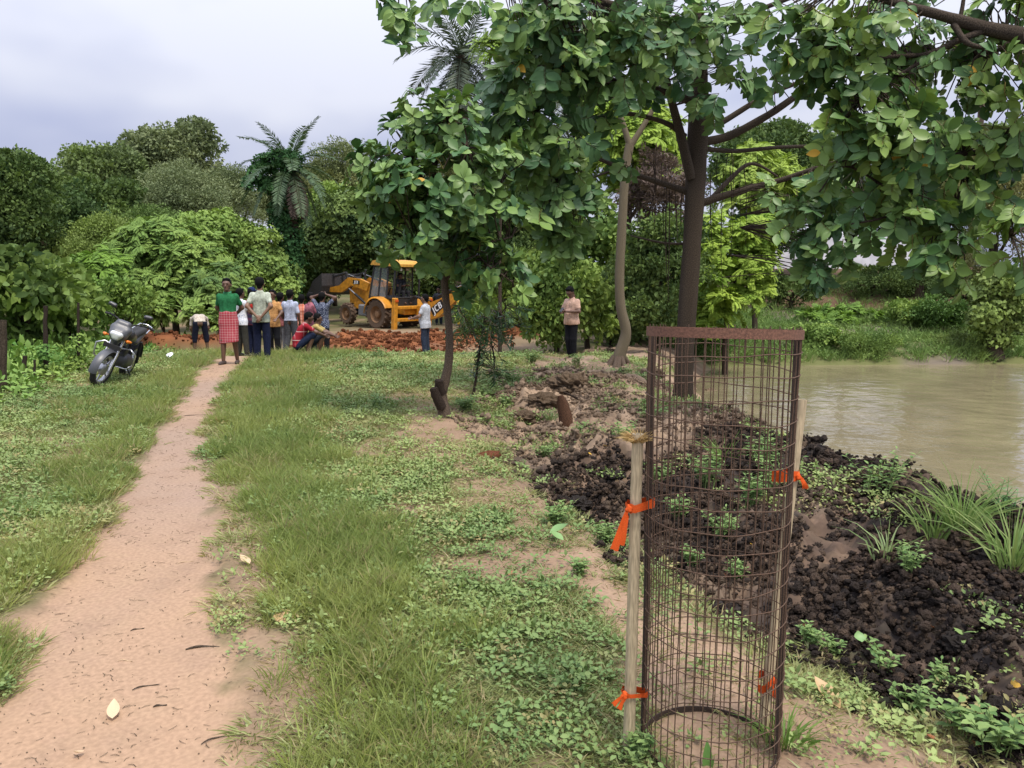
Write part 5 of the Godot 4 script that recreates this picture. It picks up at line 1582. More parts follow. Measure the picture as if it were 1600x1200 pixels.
func stake(label: String, a: Vector3, b: Vector3, r: float, frayed: bool) -> void:
	var root := thing("bamboo_stake", label, "stake", a)
	var dir := b - a
	var mb := MB.new()
	var pts := []
	var rad := []
	var n := 60
	for i in n + 1:
		var t := float(i) / n
		var y := t * dir.length()
		var node := exp(-pow(fmod(y + 0.09, 0.36) - 0.18, 2) / 0.00006)
		pts.append(dir * t)
		rad.append(r * (1.06 - 0.1 * t) * (1.0 + 0.07 * node))
	mb.tube(pts, rad, 14, false)
	var e := dir
	# hollow end: rim and inner wall
	var fr := frame(dir)
	for k in 14:
		var w0 := TAU * k / 14.0
		var w1 := TAU * (k + 1) / 14.0
		var o0 := fr * Vector3(cos(w0), 0, sin(w0)) * r * 0.96
		var o1 := fr * Vector3(cos(w1), 0, sin(w1)) * r * 0.96
		mb.face([e + o0, e + o1, e + o1 * 0.6, e + o0 * 0.6])
		mb.face([e + o0 * 0.6, e + o1 * 0.6, e + o1 * 0.55 - dir.normalized() * 0.05, e + o0 * 0.55 - dir.normalized() * 0.05])
	part("cane", mb.commit(), M.bamboo, root)
	if frayed:
		var fb := MB.new()
		for i in 220:
			var w := rr(0, TAU)
			var o := Vector3(cos(w), 0, sin(w))
			blade(fb, e + o * r * rr(0.5, 1.0) - Vector3(0, 0.03, 0), (o * rr(0.2, 1.2) + Vector3(0, 1, 0) + rdir() * 0.3).normalized(), rr(0.035, 0.075), 0.005, rr(0.3, 1.6), Color(1, 1, 1) * rr(0.7, 1.2))
		var fm := leaf_mat(0.9, 0.2, 0.2)
		fm.albedo_color = Color(0.66, 0.47, 0.22).linear_to_srgb()
		part("frayed_fibre", fb.commit(), fm, root, "stuff")

func ribbon(label: String, a: Vector3, ra: float, b: Vector3, w: float, tails: Array, tw: float) -> void:
	var root := thing("cloth_ribbon", label, "ribbon", a)
	var mb := MB.new()
	# loop round the stake and the bar: stadium outline in plan, several creased turns
	for turn in 3:
		var off := (turn - 1) * w * 0.3
		var out := []
		var e := b - a
		e.y = 0
		var dx := e.normalized()
		var dz := dx.cross(Vector3.UP)
		var L := e.length()
		for k in 25:
			var t := PI * 0.5 + PI * k / 24.0
			out.append(dx * cos(t) * (ra + 0.002 * turn) + dz * sin(t) * (ra + 0.002 * turn))
		for k in 25:
			var t := -PI * 0.5 + PI * k / 24.0
			out.append(dx * (L + cos(t) * 0.012) + dz * sin(t) * 0.012)
		out.append(out[0])
		var s := mb.v.size()
		for k in out.size():
			var p: Vector3 = out[k]
			var rise := (b.y - a.y) * clampf(p.dot(dx) / L, 0, 1)
			var nn := Vector3(p.x, 0, p.z).normalized()
			var wob := 0.0025 * sin(k * 0.9 + turn * 2.0)
			var q := p + nn * (0.001 + wob * 0.5) + Vector3(0, off + rise + wob, 0)
			for v in [[-0.5, 0.0], [0.0, 0.0018], [0.5, 0.0]]:
				mb.vert(q + Vector3(0, v[0] * w * 0.62, 0) + nn * v[1], nn)
		for k in out.size() - 1:
			for v in 2:
				var i := s + k * 3 + v
				mb.tri(i, i + 1, i + 3); mb.tri(i + 1, i + 4, i + 3)
	part("wrap", mb.commit(), M.orange, root)
	var kb := MB.new()
	nets(kb, [[Vector3(-ra * 0.7, 0.004, ra * 0.9), Vector3(-ra * 1.1, -0.006, ra * 0.7), 0.008, 0.009], [Vector3(-ra * 0.8, -0.006, ra), Vector3(-ra * 0.9, 0.008, ra * 0.7), 0.007, 0.007]], 0.0035, 0.004)
	if tails[0][0].x > 0:
		for i in kb.v.size(): kb.v[i].x = -kb.v[i].x; kb.n[i].x = -kb.n[i].x
		for i in range(0, kb.ix.size(), 3):
			var q := kb.ix[i]; kb.ix[i] = kb.ix[i + 1]; kb.ix[i + 1] = q
	part("knot", kb.commit(), M.orange, root)
	for tl in tails:
		var tb := MB.new()
		var n := 12
		var s := tb.v.size()
		for k in n + 1:
			var t := float(k) / n
			var p: Vector3 = (tl[0] as Vector3).lerp(tl[1], t).lerp((tl[1] as Vector3).lerp(tl[2], t), t)
			var dir: Vector3 = ((tl[1] - tl[0]) as Vector3).lerp(tl[2] - tl[1], t).normalized()
			var side := dir.cross(Vector3(0.3 * sin(t * 5.0), 0.2, 1)).normalized()
			var nn := side.cross(dir).normalized()
			for v in [-1.0, -0.3, 0.4, 1.0]:
				tb.vert(p + side * (v * tw * 0.5 * (0.45 + 0.7 * t)) + nn * (0.004 * sin(v * 4.0 + t * 3.0)), nn)
		for k in n:
			for v in 3:
				var i := s + k * 4 + v
				tb.tri(i, i + 1, i + 4); tb.tri(i + 1, i + 5, i + 4)
		part("tail", tb.commit(), M.orange, root)

# ---------------------------------------------------------------- fence posts
func build_posts() -> void:
	var list := [
		["weathered post nearest the lawn with a broad dark flank", 4, 500, 612, 0.05, 0.06], ["tall lichen-grey wooden fence post draped in yellow-green leaves", 71, 478, 590, 0.035, -0.02], ["slim dark fence post standing by itself amid creepers", 122, 473, 578, 0.024, 0.03],
		["thin fence post just behind the motorcycle mirror", 160, 473, 540, 0.022, 0.0], ["far thin fence post half sunk in bright leaves", 189, 470, 520, 0.022, 0.02], ["short rotten stump of a post with a pale broken top", 38, 556, 596, 0.035, 0.05], ["short bare stick post beside the rotten stump", 54, 562, 598, 0.02, -0.03]]
	for q in list:
		var b := gp(q[1], q[3] + 4)
		b.y -= 0.1
		var d := -b.z
		var t := at(q[1] + 8.0 * q[5], q[2], d)
		var root := thing("fence_post", q[0], "post", b)
		var mb := MB.new()
		var pts := []
		var rad := []
		for i in 12:
			var k := i / 11.0
			pts.append((t - b) * k + Vector3(rr(-0.006, 0.006), 0, rr(-0.006, 0.006)))
			rad.append(float(q[4]) * rr(0.9, 1.08) * lerpf(1.1, 0.92, k))
		mb.tube(pts, rad, 9)
		part("shaft", mb.commit(), M.bark_dark if q[4] < 0.04 else M.bark, root)
		if q[4] > 0.021 and q[1] > 60:
			var cl := blob_cloud([[b + (t - b) * 0.35, Vector3(0.18, 0.3, 0.15)], [b + (t - b) * 0.1, Vector3(0.3, 0.25, 0.25)]], "vine", 0.22, 0.6, Color(0.1, 0.22, 0.05), Color(0.26, 0.36, 0.08))
			add_foliage(root, "creeper", cl, "vine")

# ---------------------------------------------------------------- spoil clods, stones, fallen leaves, twigs, weeds
func clod_mesh(seed_: int, sub := 2, fine := 0.22) -> MB:
	var f := FastNoiseLite.new()
	f.seed = seed_; f.frequency = 0.9; f.fractal_octaves = 3
	var mb := MB.new()
	var n := 5 * sub
	var m := 9 * sub
	for j in n + 1:
		var th := PI * j / n
		for i in m:
			var ph := TAU * i / m
			var u := Vector3(sin(th) * cos(ph), cos(th), sin(th) * sin(ph))
			var r := 1.0 + 0.45 * f.get_noise_3dv(u * 1.6) + 0.4 * f.get_noise_3dv(u * 4.0) + fine * f.get_noise_3dv(u * 11.0)
			mb.vert(u * r * Vector3(1, 0.72, 0.9), u)
	for j in n:
		for i in m:
			var a := j * m + i
			var b := j * m + (i + 1) % m
			mb.tri(a, b, a + m); mb.tri(b, b + m, a + m)
	# normals from faces
	var nn := PackedVector3Array()
	nn.resize(mb.v.size())
	for k in range(0, mb.ix.size(), 3):
		var g := (mb.v[mb.ix[k + 2]] - mb.v[mb.ix[k]]).cross(mb.v[mb.ix[k + 1]] - mb.v[mb.ix[k]])
		for e in 3: nn[mb.ix[k + e]] += g
	for k in nn.size(): mb.n[k] = nn[k].normalized() if nn[k].length() > 1e-9 else mb.n[k]
	return mb

func build_litter() -> void:
	var clods := [clod_mesh(1).commit(), clod_mesh(2).commit(), clod_mesh(3, 1).commit()]
	var lumps := [clod_mesh(31, 5, 0.07).commit(), clod_mesh(32, 5, 0.07).commit(), clod_mesh(33, 5, 0.07).commit()]
	# countless crumbs of spoil, in patches of a dozen or so
	var base := [clod_mesh(1, 1, 0.1), clod_mesh(2, 1, 0.1), clod_mesh(3, 1, 0.1), clod_mesh(4, 2, 0.12)]
	var patches := []
	for k in 4:
		var pm := MB.new()
		for i in 26:
			var a := rr(0, TAU)
			var r := 0.11 * sqrt(rng.randf())
			var s := 0.0035 + 0.021 * pow(rng.randf(), 4.0)
			pm.append(base[3] if s > 0.016 else base[i % 3], Transform3D(Basis(rdir(), rr(0, TAU)).scaled(Vector3(1, rr(0.55, 1.0), rr(0.7, 1.2)) * s), Vector3(cos(a) * r, s * rr(-0.2, 0.35), sin(a) * r)), Color(1, 1, 1) * rr(0.65, 1.35))
		patches.append(pm.commit())
	var lists := [[[], []], [[], []], [[], []], [[], []]]
	for i in 17000:
		var d := 2.2 + 12.5 * pow(rng.randf(), 1.3)
		var x := table(EDGE, d) + rr(-0.25, 3.4)
		if absf(x) > d * 0.72 + 0.8: continue
		if rng.randf() > mud_w(x, d) * 1.05 or x > table(SHORE, d): continue
		var bw := black_w(x, d)
		if rng.randf() > (0.25 + 0.75 * bw) * (0.35 + 0.65 * smooth(-0.25, 0.15, n2.get_noise_2d(x * 9.0 + 70.0, d * 9.0))): continue
		var s := rr(0.4, 1.25) * (0.9 + d * 0.06)
		var up := Vector3(height(x - 0.06, d) - height(x + 0.06, d), 0.12, height(x, d + 0.06) - height(x, d - 0.06)).normalized()
		var t := Transform3D(frame(up, rr(0, TAU)).scaled(Vector3.ONE * s), on_ground(x, d, 0.002))
		var c := Color(0.5, 0.375, 0.265).lerp(Color(0.34, 0.245, 0.17), rng.randf()).lerp(Color(0.055, 0.045, 0.04).lerp(Color(0.2, 0.14, 0.1), pow(rng.randf(), 1.8)), bw)
		lists[i % 4][0].append(t)
		lists[i % 4][1].append(c)
	for k in 4: tag(multi("mud_crumbs", patches[k], lists[k][0], lists[k][1], M.soil, self), "loose dark crumbs and clods over the dredged spoil ridge", "soil", "spoil crumbs")
	# red earth crumbs
	var rx := []
	var rc := []
	for i in 9000:
		var x := rr(-12.5, 0.5)
		var d := rr(20.5, 31.5)
		if rng.randf() > red_w(x, d): continue
		var s := 0.02 + 0.075 * pow(rng.randf(), 4.0)
		rx.append(Transform3D(Basis(rdir(), rr(0, TAU)).scaled(Vector3.ONE * s), on_ground(x, d, s * 0.2)))
		rc.append(Color(0.30, 0.12, 0.052).lerp(Color(0.17, 0.062, 0.03), rng.randf()))
	tag(multi("red_earth_crumbs", clods[0], rx, rc, M.soil, self), "freshly dug red earth lumps around the excavator", "soil")
	# large clods one can point at
	var big := [
		[890, 610, 0.30, 0, "large pale clay clod on top of the spoil heap"], [850, 632, 0.22, 0, "cracked tan clay lump on the spoil heap"], [935, 600, 0.26, 0, "smooth brown clay lump behind the broken stake"], [820, 655, 0.16, 0, "flat clay slab half buried in weeds"], [1110, 620, 0.3, 0, "sandy clod heap seen through the wire guard"], [1075, 632, 0.2, 0, "rounded sandy clod beside the big sandy heap"], [860, 672, 0.13, 0, "small tan clod below the cracked lump"],
		[1020, 590, 0.22, 0, "earthy clod at the foot of the dark trunk"], [925, 555, 0.24, 0, "pale clod close to the roots of the speckled trunk"], [952, 552, 0.2, 0, "yellowish clod touching the speckled trunk"], [1480, 885, 0.08, 1, "dark rounded mud boulder under the tall grass"], [1545, 880, 0.09, 1, "brown cracked mud boulder beside the tall grass"], [1500, 985, 0.075, 1, "grey crusted mud boulder in the black spoil"], [1300, 840, 0.07, 1, "black wet mud lump just outside the guard"], [1385, 920, 0.06, 1, "small black mud lump on the ridge flank"], [1570, 1100, 0.07, 1, "greyish mud lump at the lowest spoil edge"], [1400, 1060, 0.05, 1, "cracked grey clod above the dry leaves"], [930, 775, 0.09, 1, "black clod by the bamboo stake"], [905, 805, 0.1, 1, "small black clod at the edge of the creeper"], [960, 740, 0.1, 1, "dark clod behind the bamboo stake"]]
	for q in big:
		var p := gp(q[0], q[1])
		var o := part("clod", lumps[rng.randi() % 3], M.clay if q[3] == 0 else M.mud, self)
		o.transform = Transform3D(Basis(Vector3.UP, rr(0, TAU)).scaled(Vector3(1, 0.7, 1) * float(q[2])), p + Vector3(0, q[2] * 0.12, 0))
		tag(o, q[4], "clod")
	var br := [[764, 718, 0.1, "orange-brown broken brick lump at the edge of the weeds"], [1262, 988, 0.035, "small red brick chip beside the guard"], [1132, 905, 0.03, "rust-red stone seen through the guard mesh"]]
	for q in br:
		var p := gp(q[0], q[1])
		var o := part("brick_lump", clods[2], M.brick, self)
		o.transform = Transform3D(Basis(Vector3.UP, rr(0, TAU)).scaled(Vector3(1.3, 0.7, 0.9) * float(q[2])), p + Vector3(0, q[2] * 0.25, 0))
		tag(o, q[3], "stone")
	# broken stump post on the clay heap, and a branch
	var sp := gp(882, 668)
	var st := thing("broken_stump", "reddish broken wooden stump standing in the clay heap", "stump", sp)
	var mb := MB.new()
	mb.tube([Vector3(0.03, -0.1, 0), Vector3(0.01, 0.12, 0), Vector3(-0.03, 0.28, 0), Vector3(-0.05, 0.36, 0)], [0.085, 0.08, 0.065, 0.03], 9)
	part("trunk", mb.commit(), M.stump, st)
	var fb := thing("fallen_branch", "dark bent branch lying over the clay heap", "branch", gp(915, 625))
	mb = MB.new()
	mb.tube([Vector3(-0.3, 0.16, 0), Vector3(-0.1, 0.07, 0.02), Vector3(0.08, 0.05, 0.1), Vector3(0.2, 0.03, 0.2)], [0.012, 0.018, 0.022, 0.03], 7)
	part("limb", mb.commit(), M.bark_dark, fb)
	# dry leaves
	var lv := [
		[178, 1118, 0.09, 0, 0.5, "crumpled pale dry leaf on the dirt path"], [122, 1185, 0.05, 0, 0.5, "small pale dry leaf at the foot of the path"], [382, 882, 0.09, 0, 0.6, "folded pale leaf on the worn edge of the path"], [444, 972, 0.12, 1, 0.9, "flat tan leaf lying in the thin grass"], [800, 902, 0.055, 2, 0.9, "rounded brown leaf in the turf"], [1290, 1095, 0.16, 1, 0.45, "long tan dry leaf beside the wire guard"], [1338, 1078, 0.06, 2, 0.7, "curled orange-brown leaf beside the long tan leaf"], [1450, 1012, 0.05, 2, 0.7, "reddish dead leaf on the black spoil"], [1455, 1162, 0.06, 2, 0.5, "reddish-brown dead leaf near the lowest weeds"], [1588, 1048, 0.05, 3, 0.7, "yellow leaf on the spoil under the arching grass"], [1525, 1175, 0.07, 2, 0.4, "narrow brown leaf among low weeds"], [1330, 782, 0.06, 3, 0.6, "orange leaf on the crest of the spoil ridge"], [1325, 798, 0.05, 4, 0.7, "pinkish dead leaf on the crest of the spoil ridge"], [912, 818, 0.06, 1, 0.5, "tan curled leaf at the rim of the black mud"], [920, 717, 0.05, 3, 0.8, "yellow leaf on the clay and mud border"], [945, 718, 0.05, 1, 0.8, "pale yellow leaf near the bamboo top"], [1172, 862, 0.04, 3, 0.7, "yellow leaf seen through the guard mesh"], [715, 1010, 0.04, 1, 0.6, "tiny tan leaf in the middle of the turf"], [1342, 1005, 0.06, 5, 0.9, "round fresh green leaf lying on the spoil"], [1335, 1050, 0.05, 5, 0.7, "oval pale green leaf at the spoil's foot"], [875, 845, 0.13, 5, 0.9, "big drooping pale green leaf at the mud's rim"], [868, 855, 0.1, 5, 0.8, "second big pale green leaf at the mud's rim"]]
	var lc := [Color(0.6, 0.45, 0.28), Color(0.5, 0.34, 0.17), Color(0.32, 0.13, 0.06), Color(0.6, 0.36, 0.05), Color(0.33, 0.17, 0.14), Color(0.2, 0.34, 0.12)]
	for q in lv:
		var p := gp(q[0], q[1])
		var b := MB.new()
		leaf(b, Transform3D(Basis(Vector3.RIGHT, -1.45), Vector3(0, 0, q[2] * 0.5)), q[2], q[2] * q[4], rr(0.2, 0.5), rr(-1.1, -0.3), 7, 0.45)
		var o := part("fallen_leaf", b.commit(), tone_mat(lc[q[3]]), self)
		o.transform = Transform3D(Basis(Vector3.UP, rr(0, TAU)), p + Vector3(0, 0.014 if q[3] != 5 else 0.05, 0))
		tag(o, q[5], "leaf")
	# twigs on the path
	var tw := [[318, 1016, 0.16, "longest curved bark strip on the path", 0.006], [228, 1076, 0.10, "straight brown twig on the path", 0.003], [215, 985, 0.06, "short dark twig in the middle of the path", 0.003], [290, 880, 0.09, "thin straw across the path", 0.002], [195, 1035, 0.07, "hooked pale straw on the path", 0.002], [250, 1105, 0.05, "small bark curl beside the crumpled leaf", 0.004], [340, 1158, 0.11, "thin dark stem at the path's grassy edge", 0.003], [305, 650, 0.3, "long fine stem lying across the path", 0.004]]
	for q in tw:
		var p := gp(q[0], q[1])
		var b := MB.new()
		var l: float = q[2]
		var pts := []
		for k in 9:
			var t := k / 8.0 - 0.5
			pts.append(Vector3(t * l, 0.003 + 0.003 * sin(k * 0.9), -0.2 * l * cos(t * 2.6)))
		b.tube(pts, [q[4] * 0.5, q[4] * 0.8, q[4], q[4], q[4], q[4], q[4], q[4] * 0.8, q[4] * 0.4], 5)
		var o := part("twig", b.commit(), M.bark if q[4] > 0.0025 else M.straw, self)
		o.transform = Transform3D(Basis(Vector3.UP, rr(-0.4, 0.6)), p)
		tag(o, q[3], "twig")
	# crumbs, straw bits and pebbles too small to pick out
	var px := []
	var pc := []
	for i in 1500:
		var d := 2.0 + 14.0 * pow(rng.randf(), 1.6)
		var x := lerpf(table(PATH_L, d) - 0.1, table(PATH_R, d) + 0.4, rng.randf())
		var s := rr(0.4, 1.2) * (1.0 + d * 0.05)
		px.append(Transform3D(Basis(Vector3.UP, rr(0, TAU)).scaled(Vector3(s, s * 0.6, s * rr(0.5, 1.0))), on_ground(x, d, 0.002)))
		pc.append(Color(0.27, 0.18, 0.12).lerp(Color(0.5, 0.38, 0.25), rng.randf()))
	var sb := MB.new()
	sb.tube([Vector3(-0.016, 0.001, 0), Vector3(0, 0.004, 0.003), Vector3(0.017, 0.001, -0.002)], [0.0009, 0.0013, 0.0008], 4)
	sb.append(clod_mesh(9, 1), Transform3D(Basis().scaled(Vector3.ONE * 0.003), Vector3(0.03, 0.002, 0.03)))
	tag(multi("straw_litter", sb.commit(), px, pc, M.soil, self), "fine straw and grit scattered over the dirt path", "litter")

func weed(label: String, px: float, py: float, tall: float, stems0: int, ln0: float, wd0: float, style: String, ca: Color, cb: Color, group := "") -> void:
	var stems := int(stems0 * 1.8) if stems0 > 1 else 1
	var ln := ln0 * (0.62 if stems0 > 1 else 0.8)
	var wd := wd0 * 0.85
	var p := gp(px, py)
	var root := thing("weed_plant", label, "plant", p, 0.0, group)
	for s in stems:
		var a := rr(0, TAU)
		var lean := rr(0.05, 0.75)
		var h := tall * rr(0.6, 1.1)
		var mb := MB.new()
		var foot := Vector3(cos(a + 1.0), 0, sin(a + 1.0)) * rr(0.0, 0.3) * tall * float(stems > 1)
		var tip := foot + Vector3(cos(a) * lean * h, h, sin(a) * lean * h)
		var midp := foot + Vector3(cos(a) * lean * h * 0.35, h * 0.55, sin(a) * lean * h * 0.35)
		mb.col = cb
		mb.tube([foot - Vector3(0, 0.03, 0), midp, tip], [0.003, 0.0025, 0.001], 5, false)
		var n := int(clampf(h / ln * 3.4, 6, 30))
		for i in n:
			var t := 0.15 + 0.85 * (i + 1.0) / n
			var q := foot.lerp(midp, t).lerp(midp.lerp(tip, t), t)
			var w := i * 2.4 + a
			var y := Vector3(cos(w), rr(0.1, 0.6), sin(w)).normalized()
			var sz := ln * (0.55 + 0.55 * sin(PI * clampf(t * 0.9, 0.1, 1.0)))
			leaf(mb, Transform3D(leaf_basis(y, Vector3.UP), q), sz, sz * wd, 0.2, 0.5, 3, 0.42, ca.lerp(cb, rng.randf()))
		part("stem", mb.commit(), M.leafy, root)

func grass_clump(label: String, px: float, py: float, tall: float, n: int, ca: Color, cb: Color) -> void:
	var p := gp(px, py)
	var root := thing("grass_clump", label, "grass", p)
	var mb := MB.new()
	for i in n:
		var a := rr(0, TAU)
		var dir := Vector3(cos(a) * rr(0.1, 0.8), 1, sin(a) * rr(0.1, 0.8)).normalized()
		blade(mb, Vector3(cos(a), 0, sin(a)) * rr(0, 0.08), dir, tall * rr(0.5, 1.15), 0.009, rr(0.3, 1.3), ca.lerp(cb, rng.randf()))
	part("blades", mb.commit(), M.grass, root, "stuff")

func build_weeds() -> void:
	var g1 := Color(0.11, 0.2, 0.065)
	var g2 := Color(0.24, 0.34, 0.115)
	weed("tall nettle-like weed on the crest of the spoil ridge", 1370, 770, 0.32, 5, 0.09, 0.45, "alt", g1, g2)
	weed("tallest fine-leaved weed standing against the pond", 1515, 790, 0.42, 9, 0.07, 0.22, "alt", Color(0.07, 0.19, 0.06), Color(0.15, 0.3, 0.1))
	weed("bushy weed low beside the tallest fine-leaved weed", 1560, 820, 0.25, 6, 0.06, 0.25, "alt", Color(0.07, 0.19, 0.06), Color(0.15, 0.3, 0.1))
	weed("leafy weed on the ridge flank under the arching grass", 1420, 905, 0.16, 6, 0.06, 0.5, "alt", g1, g2)
	weed("single upright seedling of five leaves in black mud", 1505, 1020, 0.09, 1, 0.07, 0.4, "alt", g1, g2)
	weed("sprawling weed of pale leaves in the black mud's foot", 1385, 1050, 0.15, 3, 0.06, 0.55, "alt", g1, g2)
	weed("drooping umbrella-leaved weed at the edge of bare earth", 1425, 1120, 0.14, 6, 0.07, 0.5, "alt", g1, g2)
	weed("broad-leaved weed low beside the reddish-brown leaf", 1500, 1150, 0.14, 5, 0.09, 0.6, "alt", g1, g2)
	weed("broad-leaved weed at the frame-ward edge of the mud", 1560, 1180, 0.15, 5, 0.09, 0.6, "alt", g1, g2)
	weed("clump of small weeds at the guard's pond side foot", 1270, 1010, 0.11, 9, 0.05, 0.5, "alt", g1, g2)
	weed("weed mat spreading beside the guard's pond side", 1300, 1025, 0.09, 9, 0.05, 0.5, "alt", g1, g2)
	weed("leafy weed pressed against the foot of the bamboo stake", 1000, 1180, 0.09, 8, 0.05, 0.6, "alt", g1, g2)
	weed("tuft of leafy weeds inside the mud behind the guard", 1100, 760, 0.25, 9, 0.09, 0.4, "alt", g1, g2)
	weed("dense leafy weeds behind the guard's middle", 1170, 800, 0.25, 10, 0.09, 0.4, "alt", g1, g2)
	weed("slender-leaved weeds behind the guard's far side", 1190, 740, 0.3, 10, 0.1, 0.35, "alt", g1, g2)
	weed("light green weeds on the mud behind the guard", 1060, 810, 0.16, 7, 0.08, 0.5, "alt", g1, g2)
	weed("weeds sprouting between bamboo stake and black mud", 970, 700, 0.2, 8, 0.08, 0.55, "alt", g1, g2)
	weed("creeping weeds at the rim of the black mud", 870, 820, 0.14, 9, 0.06, 0.6, "alt", g1, g2)
	weed("round-leaved weeds beside the broken brick lump", 815, 730, 0.15, 9, 0.07, 0.7, "alt", g1, g2)
	weed("weeds around the foot of the clay heap", 850, 720, 0.16, 8, 0.07, 0.55, "alt", g1, g2)
	weed("lush weeds on the slope below the narrow-leaf sapling", 800, 600, 0.3, 12, 0.11, 0.5, "alt", g1, g2)
	weed("thick weed patch in the hollow behind the slender tree", 760, 630, 0.28, 12, 0.11, 0.5, "alt", g1, g2)
	weed("bright weed patch nearest the slender tree's roots", 730, 645, 0.22, 12, 0.1, 0.55, "alt", g1, g2)
	weed("tall weeds at the head of the clay slope", 830, 570, 0.35, 12, 0.13, 0.5, "alt", g1, g2)
	weed("weed patch half way along the clay slope", 790, 640, 0.22, 10, 0.1, 0.5, "alt", g1, g2)
	weed("weeds hugging the pale clods", 900, 575, 0.25, 10, 0.13, 0.4, "alt", g1, g2)
	weed("yellowish weed rosette standing in the turf", 590, 640, 0.2, 6, 0.12, 0.35, "alt", g1, g2)
	weed("small upright weed near the stout man's shoes", 590, 560, 0.3, 5, 0.14, 0.4, "alt", g1, g2)
	weed("pale leafy weeds filling the guard's view of the ridge", 1215, 770, 0.28, 9, 0.09, 0.42, "alt", g1, g2)
	weed("broad patch of weeds low behind the guard", 1130, 835, 0.2, 10, 0.08, 0.45, "alt", g1, g2)
	weed("trailing weeds between guard and grass sheaf", 1290, 760, 0.16, 8, 0.07, 0.45, "alt", g1, g2)
	weed("weeds climbing the ridge behind the frayed stake", 1030, 745, 0.2, 9, 0.09, 0.45, "alt", g1, g2)
	weed("weeds where turf gives way to mud before the guard", 940, 850, 0.13, 9, 0.06, 0.5, "alt", g1, g2)
	weed("small-leaved weeds below the two big pale leaves", 905, 900, 0.1, 10, 0.06, 0.5, "alt", g1, g2)
	weed("small weeds along the bare strip seen through the guard", 1150, 905, 0.1, 10, 0.06, 0.5, "alt", g1, g2)
	weed("low weeds beside the rust-red stone inside the guard's view", 1080, 890, 0.12, 9, 0.06, 0.5, "alt", g1, g2)
	weed("weeds under the grey crusted boulder", 1465, 1075, 0.1, 5, 0.06, 0.5, "alt", g1, g2)
	grass_clump("arching pale grass clump on the spoil by the pond", 1500, 850, 0.42, 110, Color(0.16, 0.28, 0.07), Color(0.33, 0.42, 0.15))
	grass_clump("upright pale grass sheaf leaning over black mud", 1385, 885, 0.34, 24, Color(0.25, 0.38, 0.15), Color(0.38, 0.46, 0.22))
	grass_clump("long loose grass spilling down the mud at the frame edge", 1580, 900, 0.5, 90, Color(0.17, 0.29, 0.08), Color(0.34, 0.42, 0.16))
	grass_clump("coarse grass tuft at the water side of the ridge", 1460, 840, 0.3, 60, Color(0.16, 0.28, 0.07), Color(0.33, 0.42, 0.15))
	grass_clump("grass tuft at the foot of the clean cut stake", 1225, 1160, 0.16, 60, Color(0.14, 0.27, 0.06), Color(0.3, 0.42, 0.13))
	grass_clump("tall grass blades behind the guard", 1130, 720, 0.35, 60, Color(0.16, 0.28, 0.07), Color(0.3, 0.42, 0.13))
	grass_clump("rush-like tuft in the hollow of the clay heap", 860, 660, 0.2, 50, Color(0.16, 0.25, 0.1), Color(0.3, 0.36, 0.16))
	# scrap of white packaging
	var o := MB.new()
	leaf(o, Transform3D(Basis(Vector3.RIGHT, -1.4), Vector3.ZERO), 0.22, 0.14, 0.6, -0.8, 6, 0.5)
	var sc := part("plastic_scrap", o.commit(), mat(Color(0.7, 0.72, 0.75), 0.5), self)
	sc.position = gp(263, 563) + Vector3(0, 0.05, 0)
	tag(sc, "white plastic scrap lying in the grass beyond the motorcycle", "litter")

